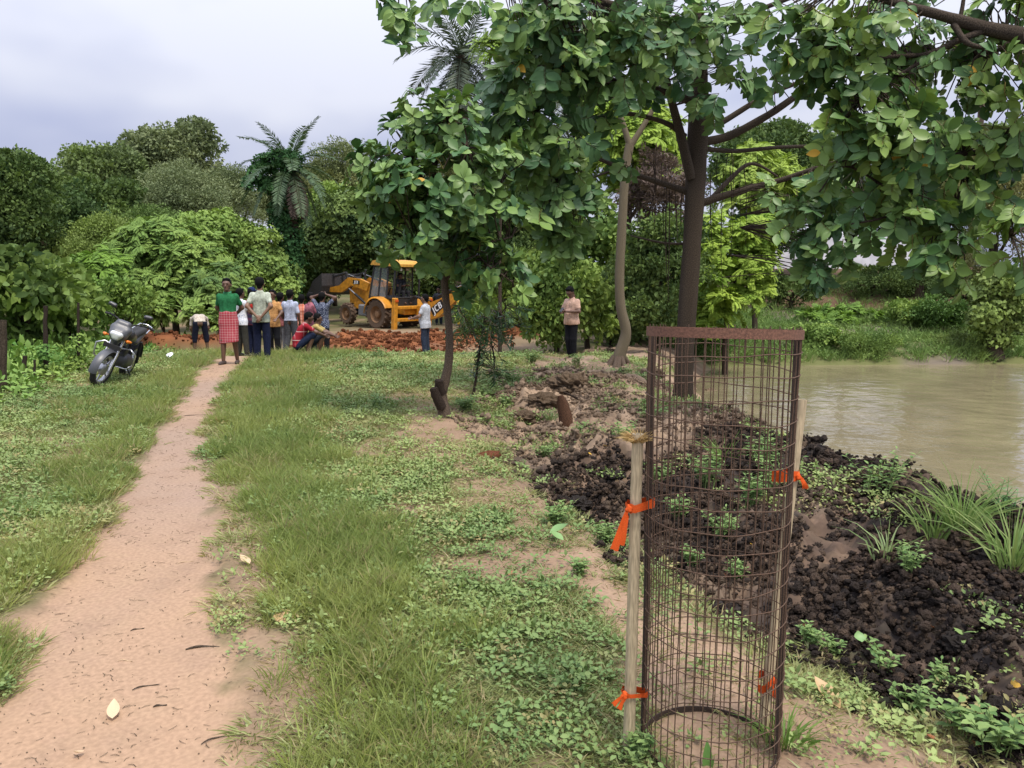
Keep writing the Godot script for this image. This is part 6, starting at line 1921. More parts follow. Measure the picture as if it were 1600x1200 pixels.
# ---------------------------------------------------------------- motorcycle
func wheel_part(root: Node3D, called: String, o: Transform3D, r: float, w: float, rim_r: float, mt: Material, mr: Material, lugs: int, spokes: int) -> void:
	# axle along o's z
	var t := MB.new()
	var turn := o * Transform3D(Basis(Vector3.RIGHT, PI / 2), Vector3.ZERO)
	var h := w / 2.0
	t.lathe(turn, [Vector2(rim_r, -h * 0.85), Vector2(r * 0.9, -h), Vector2(r * 0.98, -h * 0.7), Vector2(r, 0), Vector2(r * 0.98, h * 0.7), Vector2(r * 0.9, h), Vector2(rim_r, h * 0.85), Vector2(rim_r, -h * 0.85)], 36)
	var wheel := part(called, t.commit(), mt, root)
	if lugs > 0:
		var lg := MB.new()
		for i in lugs:
			var a := TAU * i / lugs
			for s in [-1.0, 1.0]:
				var aa: float = a + (0.5 * TAU / lugs if s > 0 else 0.0)
				var b := Basis(Vector3.FORWARD, -aa) * Basis(Vector3.RIGHT, 0.0) * Basis(Vector3.UP, 0.6 * s)
				lg.box(o * Transform3D(Basis(Vector3(0, 0, 1), aa) * Basis(Vector3(0, 1, 0), 0.55 * s), Basis(Vector3(0, 0, 1), aa) * Vector3(0, r * 1.0, h * 0.48 * s)), Vector3(r * 0.1, r * 0.12, h * 1.1), 0.0)
		part("tread", lg.commit(), mt, wheel)
	var rm := MB.new()
	if spokes > 0:
		rm.lathe(turn, [Vector2(rim_r * 0.9, -h * 0.6), Vector2(rim_r * 1.02, -h * 0.8), Vector2(rim_r * 1.02, h * 0.8), Vector2(rim_r * 0.9, h * 0.6), Vector2(rim_r * 0.9, -h * 0.6)], 36)
		rm.lathe(turn, [Vector2(0, -h * 1.1), Vector2(rim_r * 0.34, -h * 1.0), Vector2(rim_r * 0.4, -h * 0.6), Vector2(rim_r * 0.4, h * 0.6), Vector2(rim_r * 0.34, h * 1.0), Vector2(0, h * 1.1)], 24)
		for i in spokes:
			var a := TAU * i / spokes
			var dir := Vector3(cos(a), sin(a), 0)
			rm.tube([o * (dir * rim_r * 0.3), o * (dir * rim_r * 0.95)], [0.016, 0.013], 6)
	else:
		rm.lathe(turn, [Vector2(rim_r, -h * 0.9), Vector2(rim_r * 0.93, -h * 0.6), Vector2(rim_r * 0.75, -h * 0.15), Vector2(rim_r * 0.45, -h * 0.1), Vector2(rim_r * 0.4, -h * 0.55), Vector2(rim_r * 0.3, -h * 0.75), Vector2(0, -h * 0.78)], 28)
		rm.lathe(turn, [Vector2(0, h * 0.78), Vector2(rim_r * 0.3, h * 0.75), Vector2(rim_r * 0.4, h * 0.55), Vector2(rim_r * 0.45, h * 0.1), Vector2(rim_r * 0.75, h * 0.15), Vector2(rim_r * 0.93, h * 0.6), Vector2(rim_r, h * 0.9)], 28)
		for i in 8:
			var a := TAU * i / 8
			rm.box(o * Transform3D(Basis(), Vector3(cos(a) * rim_r * 0.36, sin(a) * rim_r * 0.36, -h * 0.62)), Vector3(0.04, 0.04, 0.05), 0.008)
	part("rim", rm.commit(), mr, wheel)

func build_motorcycle() -> void:
	# local: +x forward, y up, +z to the rider's right
	var black := mat(Color(0.014, 0.014, 0.017), 0.4)
	black.clearcoat_enabled = true
	black.clearcoat = 0.6
	var grey := mat(Color(0.055, 0.058, 0.066), 0.4)
	grey.clearcoat_enabled = true
	grey.clearcoat = 0.5
	var tyre := mat(Color(0.022, 0.021, 0.02), 0.85)
	var chrome := mat(Color(0.62, 0.62, 0.63), 0.25, 0.9)
	var alloy := mat(Color(0.4, 0.4, 0.42), 0.4, 0.7)
	var matte := mat(Color(0.018, 0.018, 0.018), 0.8)
	var p := gp(150, 604)
	var root := thing("motorcycle", "dark grey motorcycle parked leaning on its stand at the path's verge", "motorcycle", p)
	var head := Vector3(0.16, 0, 0.98).normalized()
	var yaw := atan2(-head.z, head.x)
	var b := Basis(Vector3.UP, yaw) * Basis(Vector3.RIGHT, -0.40)
	root.transform = Transform3D(b, p + Vector3(0, 0.0, 0))
	# origin under the front wheel
	var R := 0.295
	var steer := Basis(Vector3.UP, -0.14)
	wheel_part(root, "front_wheel", Transform3D(steer, Vector3(0, R, 0)), R, 0.08, 0.225, tyre, alloy, 0, 5)
	wheel_part(root, "rear_wheel", Transform3D(Basis(), Vector3(-1.26, R, 0)), R, 0.1, 0.225, tyre, alloy, 0, 5)
	var mb := MB.new()
	for s in [-1.0, 1.0]:
		mb = MB.new()
		mb.tube([Vector3(0, R, 0.085 * s), Vector3(-0.12, 0.56, 0.085 * s)], [0.026, 0.026], 10)
		mb.tube([Vector3(-0.12, 0.56, 0.085 * s), Vector3(-0.3, 0.98, 0.085 * s)], [0.018, 0.018], 10)
		part("fork_leg", mb.commit(), chrome, root)
	# front mudguard
	mb = MB.new()
	var s0 := mb.v.size()
	for i in 15:
		var a := lerpf(-0.15, 2.5, i / 14.0)
		for k in 5:
			var z := (k - 2) * 0.032
			var rr2 := R + 0.035 - absf(k - 2.0) * absf(k - 2.0) * 0.008
			var q := Vector3(cos(a) * rr2, R + sin(a) * rr2, z)
			mb.vert(steer * q, (steer * Vector3(cos(a), sin(a), (k - 2) * 0.25)).normalized())
	for i in 14:
		for k in 4:
			var q := s0 + i * 5 + k
			mb.tri(q, q + 1, q + 5); mb.tri(q + 1, q + 6, q + 5)
	part("front_mudguard", mb.commit(), grey, root)
	# nose fairing, lamp, plate
	mb = MB.new()
	nets(mb, [[Vector3(-0.12, 0.86, -0.04), Vector3(-0.12, 0.86, 0.04), 0.1, 0.1], [Vector3(-0.2, 1.02, -0.06), Vector3(-0.2, 1.02, 0.06), 0.06, 0.06], [Vector3(-0.16, 0.94, -0.1), Vector3(-0.16, 0.94, 0.1), 0.06, 0.06], [Vector3(-0.1, 0.78, 0), Vector3(-0.13, 0.72, 0), 0.07, 0.05]], 0.018, 0.05)
	var fairing := part("fairing", mb.commit(), grey, root)
	mb = MB.new()
	nets(mb, [[Vector3(-0.045, 0.86, -0.05), Vector3(-0.045, 0.86, 0.05), 0.05, 0.05], [Vector3(-0.04, 0.81, -0.02), Vector3(-0.04, 0.81, 0.02), 0.04, 0.04]], 0.012, 0.03)
	part("headlight", mb.commit(), M.lamp_glass, fairing)
	mb = MB.new()
	mb.box(Transform3D(Basis(Vector3(0, 0, 1), -0.15), Vector3(-0.03, 0.665, 0)), Vector3(0.012, 0.07, 0.26), 0.003)
	part("number_plate", mb.commit(), matte, root)
	for s in [-1.0, 1.0]:
		mb = MB.new()
		mb.tube([Vector3(-0.14, 0.8, 0.1 * s), Vector3(-0.12, 0.8, 0.16 * s)], [0.012, 0.012], 6)
		nets(mb, [[Vector3(-0.1, 0.8, 0.17 * s), Vector3(-0.13, 0.8, 0.2 * s), 0.028, 0.022]], 0.01, 0.01)
		part("turn_signal", mb.commit(), mat(Color(0.6, 0.16, 0.01), 0.3), root)
		mb = MB.new()
		mb.tube([Vector3(-0.3, 1.0, 0.02 * s), Vector3(-0.33, 1.06, 0.16 * s), Vector3(-0.4, 1.07, 0.28 * s), Vector3(-0.46, 1.05, 0.37 * s)], [0.012, 0.012, 0.012, 0.012], 8)
		var bar := part("handlebar", mb.commit(), matte, root)
		mb = MB.new()
		mb.tube([Vector3(-0.41, 1.068, 0.29 * s), Vector3(-0.465, 1.05, 0.38 * s)], [0.019, 0.019], 9)
		part("grip", mb.commit(), matte, bar)
		mb = MB.new()
		mb.tube([Vector3(-0.34, 1.07, 0.2 * s), Vector3(-0.3, 1.17, 0.24 * s), Vector3(-0.3, 1.2, 0.27 * s)], [0.006, 0.006, 0.006], 6)
		nets(mb, [[Vector3(-0.3, 1.23, 0.24 * s), Vector3(-0.3, 1.24, 0.31 * s), 0.034, 0.034]], 0.012, 0.01)
		part("mirror", mb.commit(), black, root)
	# tank, seat, tail
	mb = MB.new()
	nets(mb, [[Vector3(-0.38, 0.86, -0.07), Vector3(-0.7, 0.78, -0.05), 0.1, 0.08], [Vector3(-0.38, 0.86, 0.07), Vector3(-0.7, 0.78, 0.05), 0.1, 0.08]], 0.02, 0.04)
	part("fuel_tank", mb.commit(), black, root)
	mb = MB.new()
	nets(mb, [[Vector3(-0.72, 0.8, -0.05), Vector3(-1.3, 0.86, -0.04), 0.055, 0.05], [Vector3(-0.72, 0.8, 0.05), Vector3(-1.3, 0.86, 0.04), 0.055, 0.05]], 0.02, 0.04)
	part("seat", mb.commit(), matte, root)
	mb = MB.new()
	nets(mb, [[Vector3(-0.85, 0.7, -0.07), Vector3(-1.45, 0.82, -0.02), 0.06, 0.04], [Vector3(-0.85, 0.7, 0.07), Vector3(-1.45, 0.82, 0.02), 0.06, 0.04]], 0.02, 0.04)
	part("tail_panel", mb.commit(), grey, root)
	mb = MB.new()
	mb.tube([Vector3(-1.15, 0.84, -0.12), Vector3(-1.45, 0.92, -0.1), Vector3(-1.52, 0.93, 0), Vector3(-1.45, 0.92, 0.1), Vector3(-1.15, 0.84, 0.12)], [0.012], 7)
	part("grab_rail", mb.commit(), chrome, root)
	# engine, frame, guard, exhaust, stand
	mb = MB.new()
	nets(mb, [[Vector3(-0.5, 0.42, -0.06), Vector3(-0.75, 0.38, -0.06), 0.12, 0.12], [Vector3(-0.5, 0.42, 0.06), Vector3(-0.75, 0.38, 0.06), 0.12, 0.12], [Vector3(-0.48, 0.5, 0), Vector3(-0.42, 0.66, 0), 0.1, 0.09]], 0.025, 0.04)
	for i in 7: mb.box(Transform3D(Basis(Vector3(0, 0, 1), 0.35), Vector3(-0.46 + 0.008 * i, 0.5 + 0.024 * i, 0)), Vector3(0.22, 0.008, 0.24))
	part("engine", mb.commit(), mat(Color(0.09, 0.09, 0.1), 0.45, 0.5), root)
	mb = MB.new()
	mb.tube([Vector3(-0.3, 0.95, 0), Vector3(-0.36, 0.62, 0), Vector3(-0.44, 0.3, 0), Vector3(-0.8, 0.27, 0), Vector3(-0.95, 0.5, 0), Vector3(-0.9, 0.72, 0)], [0.025], 8)
	for s in [-1.0, 1.0]:
		mb.tube([Vector3(-0.9, 0.34, 0.1 * s), Vector3(-1.26, R, 0.1 * s)], [0.022, 0.02], 8)
		mb.tube([Vector3(-1.2, R + 0.02, 0.12 * s), Vector3(-1.05, 0.7, 0.12 * s)], [0.03, 0.025], 8)
	part("frame", mb.commit(), matte, root)
	mb = MB.new()
	for s in [-1.0, 1.0]:
		mb.tube([Vector3(-0.34, 0.62, 0.03 * s), Vector3(-0.3, 0.66, 0.2 * s), Vector3(-0.28, 0.6, 0.3 * s), Vector3(-0.33, 0.4, 0.3 * s), Vector3(-0.42, 0.32, 0.2 * s), Vector3(-0.45, 0.3, 0.04 * s)], [0.014], 8)
	part("crash_guard", mb.commit(), chrome, root)
	mb = MB.new()
	mb.tube([Vector3(-0.42, 0.5, 0.08), Vector3(-0.36, 0.3, 0.13), Vector3(-0.6, 0.24, 0.16), Vector3(-0.95, 0.28, 0.18)], [0.02], 8)
	mb.tube([Vector3(-0.95, 0.28, 0.18), Vector3(-1.5, 0.36, 0.19)], [0.045, 0.05], 12)
	part("exhaust", mb.commit(), chrome, root)
	mb = MB.new()
	mb.tube([Vector3(-0.72, 0.3, -0.12), Vector3(-0.72, 0.16, -0.24), Vector3(-0.7, 0.03, -0.33)], [0.012, 0.012, 0.016], 7)
	part("side_stand", mb.commit(), matte, root)
	mb = MB.new()
	var s1 := mb.v.size()
	for i in 12:
		var a := lerpf(0.5, 3.0, i / 11.0)
		for k in 4:
			var z := (k - 1.5) * 0.05
			mb.vert(Vector3(-1.26 + cos(a) * (R + 0.05), R + sin(a) * (R + 0.05), z), Vector3(cos(a), sin(a), z).normalized())
	for i in 11:
		for k in 3:
			var q := s1 + i * 4 + k
			mb.tri(q, q + 1, q + 4); mb.tri(q + 1, q + 5, q + 4)
	part("rear_mudguard", mb.commit(), matte, root)

# ---------------------------------------------------------------- backhoe loader
func bar2(mb: MB, a: Vector3, b: Vector3, w: float, h: float, bev := 0.02) -> void:
	var x := (b - a).normalized()
	var z := x.cross(Vector3.UP).normalized()
	var y := z.cross(x)
	mb.box(Transform3D(Basis(x, y, z), (a + b) / 2), Vector3((b - a).length(), h, w), bev)

func cylinder2(root: Node3D, a: Vector3, b: Vector3, r: float) -> void:
	var mb := MB.new()
	mb.tube([a, a.lerp(b, 0.6)], [r, r], 10)
	var p := part("ram", mb.commit(), M.iron, root)
	mb = MB.new()
	mb.tube([a.lerp(b, 0.58), b], [r * 0.55, r * 0.55], 10)
	part("ram_rod", mb.commit(), mat(Color(0.5, 0.5, 0.5), 0.3, 0.9), p)

func lettering(txt: String, size: float, o: Transform3D, m: Material, root: Node3D) -> void:
	var t := TextMesh.new()
	t.text = txt
	var f := SystemFont.new()
	f.font_names = PackedStringArray(["Droid Sans"])
	f.font_weight = 700
	t.font = f
	t.font_size = 64
	t.pixel_size = size / 64.0
	t.depth = 0.006
	part("lettering", t, m, root).transform = o

func build_excavator() -> void:
	# local: +x forward, y up, +z to the right; origin on the ground under the rear axle
	var yel := grain(mat(Color(0.72, 0.31, 0.02), 0.5), noise_tex(0.015, 0.7, 1.0, 61, 5), 0.6)
	yel.clearcoat_enabled = true
	yel.clearcoat = 0.25
	var roof := grain(mat(Color(0.75, 0.4, 0.07), 0.55), noise_tex(0.015, 0.75, 1.0, 62, 5), 0.6)
	var dk := mat(Color(0.02, 0.02, 0.022), 0.6)
	M.iron = grain(mat(Color(0.055, 0.054, 0.055), 0.6, 0.3), noise_tex(0.03, 0.5, 1.0, 63, 5), 1.5)
	var bucket_m := grain(mat(Color(0.10, 0.095, 0.1), 0.65, 0.25), noise_tex(0.03, 0.4, 1.0, 64, 5), 1.0)
	var mudtyre := grain(mat(Color(0.21, 0.135, 0.085), 0.95), noise_tex(0.06, 0.35, 1.0, 65, 5), 2.5)
	var mudrim := grain(mat(Color(0.36, 0.2, 0.1), 0.9), noise_tex(0.05, 0.5, 1.0, 66, 5), 2.0)
	var white := mat(Color(0.75, 0.75, 0.75), 0.5)
	var inkm := mat(Color(0.01, 0.01, 0.012), 0.5)
	var th := deg_to_rad(140.0)
	var basis := Basis(Vector3.UP, th) * Basis(Vector3(0, 0, 1), 0.07)
	var wl := at(592, 514, 33.4)
	var o := wl - basis * Vector3(0, 0, -0.86)
	var root := thing("backhoe_loader", "muddy yellow backhoe loader with raised grey front bucket digging red earth", "excavator", o)
	root.transform = Transform3D(basis, o)
	for s in [-1.0, 1.0]:
		wheel_part(root, "rear_wheel", Transform3D(Basis(), Vector3(0, 0.64, 0.86 * s)), 0.64, 0.42, 0.36, mudtyre, mudrim, 18, 0)
		wheel_part(root, "front_wheel", Transform3D(Basis(), Vector3(2.15, 0.46, 0.85 * s)), 0.46, 0.3, 0.27, mudtyre, mudrim, 16, 0)
	var mb := MB.new()
	mb.box(Transform3D(Basis(), Vector3(0.9, 0.75, 0)), Vector3(3.4, 0.3, 0.7), 0.03)
	mb.box(Transform3D(Basis(), Vector3(0, 0.64, 0)), Vector3(0.25, 0.25, 1.3), 0.03)
	mb.box(Transform3D(Basis(), Vector3(2.15, 0.5, 0)), Vector3(0.2, 0.2, 1.4), 0.03)
	part("chassis", mb.commit(), M.iron, root)
	mb = MB.new()
	mb.prism([Vector2(0.85, 0.95), Vector2(2.55, 0.9), Vector2(2.6, 1.5), Vector2(2.3, 1.62), Vector2(0.85, 1.75)], Transform3D.IDENTITY, 0.86)
	part("bonnet", mb.commit(), yel, root)
	mb = MB.new()
	for k in 6: mb.box(Transform3D(Basis(), Vector3(2.612, 1.02 + 0.075 * k, 0)), Vector3(0.02, 0.035, 0.7), 0.004)
	part("grille", mb.commit(), dk, root)
	mb = MB.new()
	mb.tube([Vector3(1.7, 1.65, -0.28), Vector3(1.7, 2.35, -0.28), Vector3(1.66, 2.45, -0.28)], [0.045, 0.04, 0.04], 10)
	part("exhaust_stack", mb.commit(), dk, root)
	# side frames
	for s in [-1.0, 1.0]:
		mb = MB.new()
		mb.prism([Vector2(0.75, 0.72), Vector2(2.0, 0.72), Vector2(2.05, 1.0), Vector2(1.25, 1.15), Vector2(1.2, 1.85), Vector2(0.95, 1.9), Vector2(0.8, 1.2)], Transform3D(Basis(), Vector3(0, 0, 0.55 * s)), 0.14)
		part("loader_tower", mb.commit(), yel, root)
		mb = MB.new()
		mb.box(Transform3D(Basis(), Vector3(0.95, 0.72, 0.82 * s)), Vector3(0.55, 0.5, 0.45), 0.05)
		part("tank_box", mb.commit(), mat(Color(0.13, 0.135, 0.145), 0.6), root)
		# fender
		mb = MB.new()
		var s0 := mb.v.size()
		for i in 12:
			var a := lerpf(-0.05, 2.7, i / 11.0)
			var rr2 := 0.78
			for z in [0.62, 1.1]:
				mb.vert(Vector3(cos(a) * rr2, 0.66 + sin(a) * rr2 * 0.95, z * s), Vector3(cos(a), sin(a), 0))
			mb.vert(Vector3(cos(a) * (rr2 - 0.07), 0.66 + sin(a) * (rr2 - 0.07) * 0.95, 1.1 * s), Vector3(cos(a), sin(a), s).normalized())
		for i in 11:
			for k in 2:
				var q := s0 + i * 3 + k
				mb.tri(q, q + 1, q + 3); mb.tri(q + 1, q + 4, q + 3)
		part("fender", mb.commit(), yel, root)
		# loader arm
		mb = MB.new()
		mb.prism([Vector2(0.95, 1.9), Vector2(1.1, 1.55), Vector2(2.2, 1.72), Vector2(2.9, 1.35), Vector2(3.75, 1.3), Vector2(3.8, 1.5), Vector2(3.05, 1.66), Vector2(2.45, 2.05), Vector2(1.6, 2.05)], Transform3D(Basis(), Vector3(0, 0, 0.6 * s)), 0.13)
		var arm := part("loader_arm", mb.commit(), yel, root)
		cylinder2(root, Vector3(1.15, 0.95, 0.6 * s), Vector3(2.5, 1.62, 0.62 * s), 0.055)
		cylinder2(root, Vector3(1.4, 1.95, 0.48 * s), Vector3(2.75, 2.2, 0.48 * s), 0.045)
		mb = MB.new()
		bar2(mb, Vector3(2.6, 1.75, 0.52 * s), Vector3(2.75, 2.28, 0.52 * s), 0.07, 0.14)
		bar2(mb, Vector3(2.75, 2.24, 0.52 * s), Vector3(3.7, 2.0, 0.52 * s), 0.06, 0.11)
		part("tilt_link", mb.commit(), M.iron, root)
		if s < 0:
			mb = MB.new()
			mb.box(Transform3D(Basis(), Vector3(1.83, 1.885, 0.672 * s)), Vector3(0.46, 0.16, 0.008))
			part("name_plate", mb.commit(), inkm, arm)
			lettering("JCB", 0.17, Transform3D(Basis(Vector3.UP, PI), Vector3(1.83, 1.885, 0.68 * s)), white, arm)
	# front bucket: open shell
	mb = MB.new()
	var prof := [Vector2(3.75, 2.15), Vector2(3.72, 1.6), Vector2(3.82, 1.28), Vector2(4.1, 1.16), Vector2(4.75, 1.22)]
	for i in prof.size() - 1:
		var a: Vector2 = prof[i]
		var b: Vector2 = prof[i + 1]
		bar2(mb, Vector3(a.x, a.y, 0), Vector3(b.x, b.y, 0) + Vector3(0.001, 0, 0), 2.26, 0.05, 0.0)
	for s in [-1.0, 1.0]:
		mb.prism([Vector2(3.73, 2.15), Vector2(3.71, 1.6), Vector2(3.82, 1.26), Vector2(4.1, 1.14), Vector2(4.75, 1.2), Vector2(4.4, 1.75)], Transform3D(Basis(), Vector3(0, 0, 1.13 * s)), 0.04)
	var bk := part("front_bucket", mb.commit(), bucket_m, root)
	mb = MB.new()
	for k in 7: mb.prism([Vector2(4.72, 1.19), Vector2(5.0, 1.24), Vector2(4.72, 1.27)], Transform3D(Basis(), Vector3(0, 0, -1.0 + k * 0.333)), 0.07)
	for s in [-0.52, 0.52, 0.0]: mb.box(Transform3D(Basis(), Vector3(3.66, 1.75, s)), Vector3(0.08, 0.75, 0.06), 0.0)
	part("bucket_teeth", mb.commit(), M.iron, bk)
	# cab
	mb = MB.new()
	mb.prism([Vector2(-0.75, 0.98), Vector2(0.78, 0.98), Vector2(0.82, 1.3), Vector2(0.3, 1.42), Vector2(-0.75, 1.42)], Transform3D.IDENTITY, 1.3)
	part("cab_base", mb.commit(), dk, root)
	mb = MB.new()
	for s in [-1.0, 1.0]:
		for q in [[Vector2(0.82, 1.25), Vector2(0.55, 2.72)], [Vector2(-0.72, 1.35), Vector2(-0.8, 2.72)], [Vector2(0.22, 1.35), Vector2(0.12, 2.72)], [Vector2(-0.3, 1.35), Vector2(-0.34, 2.72)], [Vector2(0.82, 1.3), Vector2(-0.75, 1.38)], [Vector2(0.55, 2.7), Vector2(-0.82, 2.7)]]:
			bar2(mb, Vector3(q[0].x, q[0].y, 0.74 * s), Vector3(q[1].x, q[1].y, 0.7 * s), 0.07, 0.075, 0.01)
	for q in [[Vector3(0.82, 1.27, -0.7), Vector3(0.82, 1.27, 0.7)], [Vector3(0.55, 2.7, -0.68), Vector3(0.55, 2.7, 0.68)], [Vector3(-0.78, 2.7, -0.68), Vector3(-0.78, 2.7, 0.68)], [Vector3(-0.73, 1.4, -0.7), Vector3(-0.73, 1.4, 0.7)]]:
		mb.tube(q, [0.038], 6)
	part("cab_frame", mb.commit(), dk, root)
	mb = MB.new()
	mb.quad(Vector3(0.81, 1.3, -0.69), Vector3(0.81, 1.3, 0.69), Vector3(0.545, 2.68, 0.66), Vector3(0.545, 2.68, -0.66))
	part("windscreen", mb.commit(), M.pane, root)
	for s in [-1.0, 1.0]:
		mb = MB.new()
		mb.quad(Vector3(0.78, 1.36, 0.742 * s), Vector3(0.25, 1.4, 0.742 * s), Vector3(0.15, 2.68, 0.705 * s), Vector3(0.53, 2.68, 0.705 * s))
		part("side_window", mb.commit(), M.pane, root)
		mb = MB.new()
		mb.quad(Vector3(0.2, 1.4, 0.742 * s), Vector3(-0.28, 1.4, 0.742 * s), Vector3(-0.32, 2.68, 0.705 * s), Vector3(0.1, 2.68, 0.705 * s))
		part("side_window", mb.commit(), M.pane, root)
		mb = MB.new()
		mb.box(Transform3D(Basis(), Vector3(-0.45, 2.6, 0.3 * s)), Vector3(0.1, 0.1, 0.16), 0.02)
		mb.tube([Vector3(-0.79, 2.62, 0.45 * s), Vector3(-0.86, 2.62, 0.45 * s)], [0.07, 0.075], 12)
		part("work_lamp", mb.commit(), mat(Color(0.6, 0.6, 0.58), 0.2), root)
	mb = MB.new()
	mb.prism([Vector2(0.72, 2.72), Vector2(0.6, 2.9), Vector2(0.2, 2.98), Vector2(-0.7, 2.96), Vector2(-0.98, 2.84), Vector2(-0.98, 2.73)], Transform3D.IDENTITY, 1.62)
	part("cab_roof", mb.commit(), roof, root)
	mb = MB.new()
	nets(mb, [[Vector3(-0.25, 1.35, -0.15), Vector3(-0.25, 1.35, 0.15), 0.12, 0.12], [Vector3(-0.4, 1.45, -0.12), Vector3(-0.46, 1.95, -0.1), 0.08, 0.07], [Vector3(-0.4, 1.45, 0.12), Vector3(-0.46, 1.95, 0.1), 0.08, 0.07]], 0.04, 0.06)
	part("operator_seat", mb.commit(), dk, root)
	mb = MB.new()
	mb.tube([Vector3(0.45, 1.4, 0), Vector3(0.3, 1.75, 0)], [0.03, 0.025], 8)
	for k in 16:
		var a0 := TAU * k / 16.0
		var a1 := TAU * (k + 1) / 16.0
		mb.tube([Vector3(0.3 + 0.06 * sin(a0), 1.77 + 0.05 * sin(a0), 0.18 * cos(a0)), Vector3(0.3 + 0.06 * sin(a1), 1.77 + 0.05 * sin(a1), 0.18 * cos(a1))], [0.014], 5, false)
	part("steering_wheel", mb.commit(), dk, root)
	# rear frame, stabilisers, boom
	mb = MB.new()
	mb.box(Transform3D(Basis(), Vector3(-1.15, 1.02, 0)), Vector3(0.16, 0.14, 2.1), 0.02)
	mb.box(Transform3D(Basis(), Vector3(-1.15, 0.5, 0)), Vector3(0.16, 0.14, 2.1), 0.02)
	mb.box(Transform3D(Basis(), Vector3(-0.85, 0.85, 0)), Vector3(0.5, 0.3, 0.8), 0.03)
	part("rear_frame", mb.commit(), yel, root)
	for s in [-1.0, 1.0]:
		mb = MB.new()
		mb.box(Transform3D(Basis(), Vector3(-1.15, 0.76, 1.0 * s)), Vector3(0.2, 1.35, 0.2), 0.02)
		mb.box(Transform3D(Basis(), Vector3(-1.15, 0.12, 1.0 * s)), Vector3(0.14, 0.3, 0.14), 0.01)
		mb.box(Transform3D(Basis(), Vector3(-1.15, -0.04, 1.0 * s)), Vector3(0.34, 0.06, 0.4), 0.015)
		part("stabiliser", mb.commit(), yel, root)
		mb = MB.new()
		mb.box(Transform3D(Basis(), Vector3(-1.27, 1.32, 1.0 * s)), Vector3(0.05, 0.1, 0.16), 0.01)
		part("tail_lamp", mb.commit(), mat(Color(0.5, 0.08, 0.01), 0.35), root)
	mb = MB.new()
	mb.box(Transform3D(Basis(), Vector3(-1.35, 0.78, 0.35)), Vector3(0.3, 0.7, 0.35), 0.03)
	part("kingpost", mb.commit(), yel, root)
	var bo := Transform3D(Basis(Vector3.UP, 0.0), Vector3(-1.45, 0, 0.35))
	mb = MB.new()
	mb.prism([Vector2(0, 0.45), Vector2(-0.15, 0.42), Vector2(-1.1, 0.75), Vector2(-2.55, 1.9), Vector2(-2.72, 2.15), Vector2(-2.55, 2.2), Vector2(-1.1, 1.5), Vector2(-0.05, 1.12)], bo, 0.26)
	var boom := part("boom", mb.commit(), yel, root)
	mb = MB.new()
	var rot := Basis(Vector3.UP, PI) * Basis(Vector3(0, 0, 1), atan2(1.28, 1.6) - 0.04)
	mb.box(bo * Transform3D(rot, Vector3(-1.0, 1.12, -0.134)), Vector3(0.8, 0.36, 0.008))
	part("name_plate", mb.commit(), inkm, boom)
	mb = MB.new()
	lettering("JCB", 0.38, bo * Transform3D(rot, Vector3(-1.0, 1.12, -0.142)), white, boom)
	cylinder2(root, bo * Vector3(-0.1, 1.05, 0.17), bo * Vector3(-1.9, 1.95, 0.17), 0.06)
	cylinder2(root, bo * Vector3(-0.9, 1.6, 0), bo * Vector3(-2.75, 2.35, 0), 0.055)
	mb = MB.new()
	mb.prism([Vector2(-2.5, 2.3), Vector2(-2.75, 2.4), Vector2(-3.0, 2.1), Vector2(-4.35, 1.62), Vector2(-4.5, 1.45), Vector2(-4.35, 1.38), Vector2(-2.7, 1.88)], bo, 0.22)
	part("dipper", mb.commit(), yel, root)
	mb = MB.new()
	mb.prism([Vector2(-4.25, 1.55), Vector2(-4.6, 1.4), Vector2(-4.85, 0.95), Vector2(-4.7, 0.55), Vector2(-4.3, 0.35), Vector2(-3.85, 0.45), Vector2(-4.25, 0.62), Vector2(-4.45, 0.95), Vector2(-4.3, 1.3)], bo, 0.5)
	part("digging_bucket", mb.commit(), bucket_m, root)
	mb = MB.new()
	for k in 4:
		var a := bo * Vector3(-0.05 - 0.02 * k, 1.15, -0.1 + 0.06 * k)
		mb.tube([Vector3(-0.7, 1.2, 0.1 + 0.1 * k), Vector3(-1.0, 1.5, 0.2 + 0.05 * k), a + Vector3(-0.3, 0.2, 0)], [0.018], 6)
	part("hose", mb.commit(), dk, root)
	# operator
	var op := person("operator in a dark shirt seated inside the excavator cab", Vector3.ZERO, 0.0, 1.68, {"shirt": cloth(Color(0.04, 0.045, 0.06)), "trousers": cloth(Color(0.03, 0.03, 0.035)), "pose": {"hipL": Vector3(0.1, 0.1, 0), "hipR": Vector3(-0.1, 0.1, 0), "kneeL": Vector3(0.14, 0.12, 0.4), "kneeR": Vector3(-0.14, 0.12, 0.4), "footL": Vector3(0.14, -0.28, 0.45), "footR": Vector3(-0.14, -0.28, 0.45), "waist": Vector3(0, 0.26, -0.02), "chest": Vector3(0, 0.5, 0.0), "neck": Vector3(0, 0.65, 0), "head": Vector3(0, 0.8, 0.03), "shL": Vector3(0.17, 0.61, 0), "shR": Vector3(-0.17, 0.61, 0), "elL": Vector3(0.22, 0.38, 0.12), "elR": Vector3(-0.22, 0.38, 0.12), "haL": Vector3(0.14, 0.4, 0.35), "haR": Vector3(-0.14, 0.4, 0.35)}})
	op.transform = Transform3D(basis * Basis(Vector3.UP, -PI / 2), o + basis * Vector3(-0.2, 1.5, 0.1))

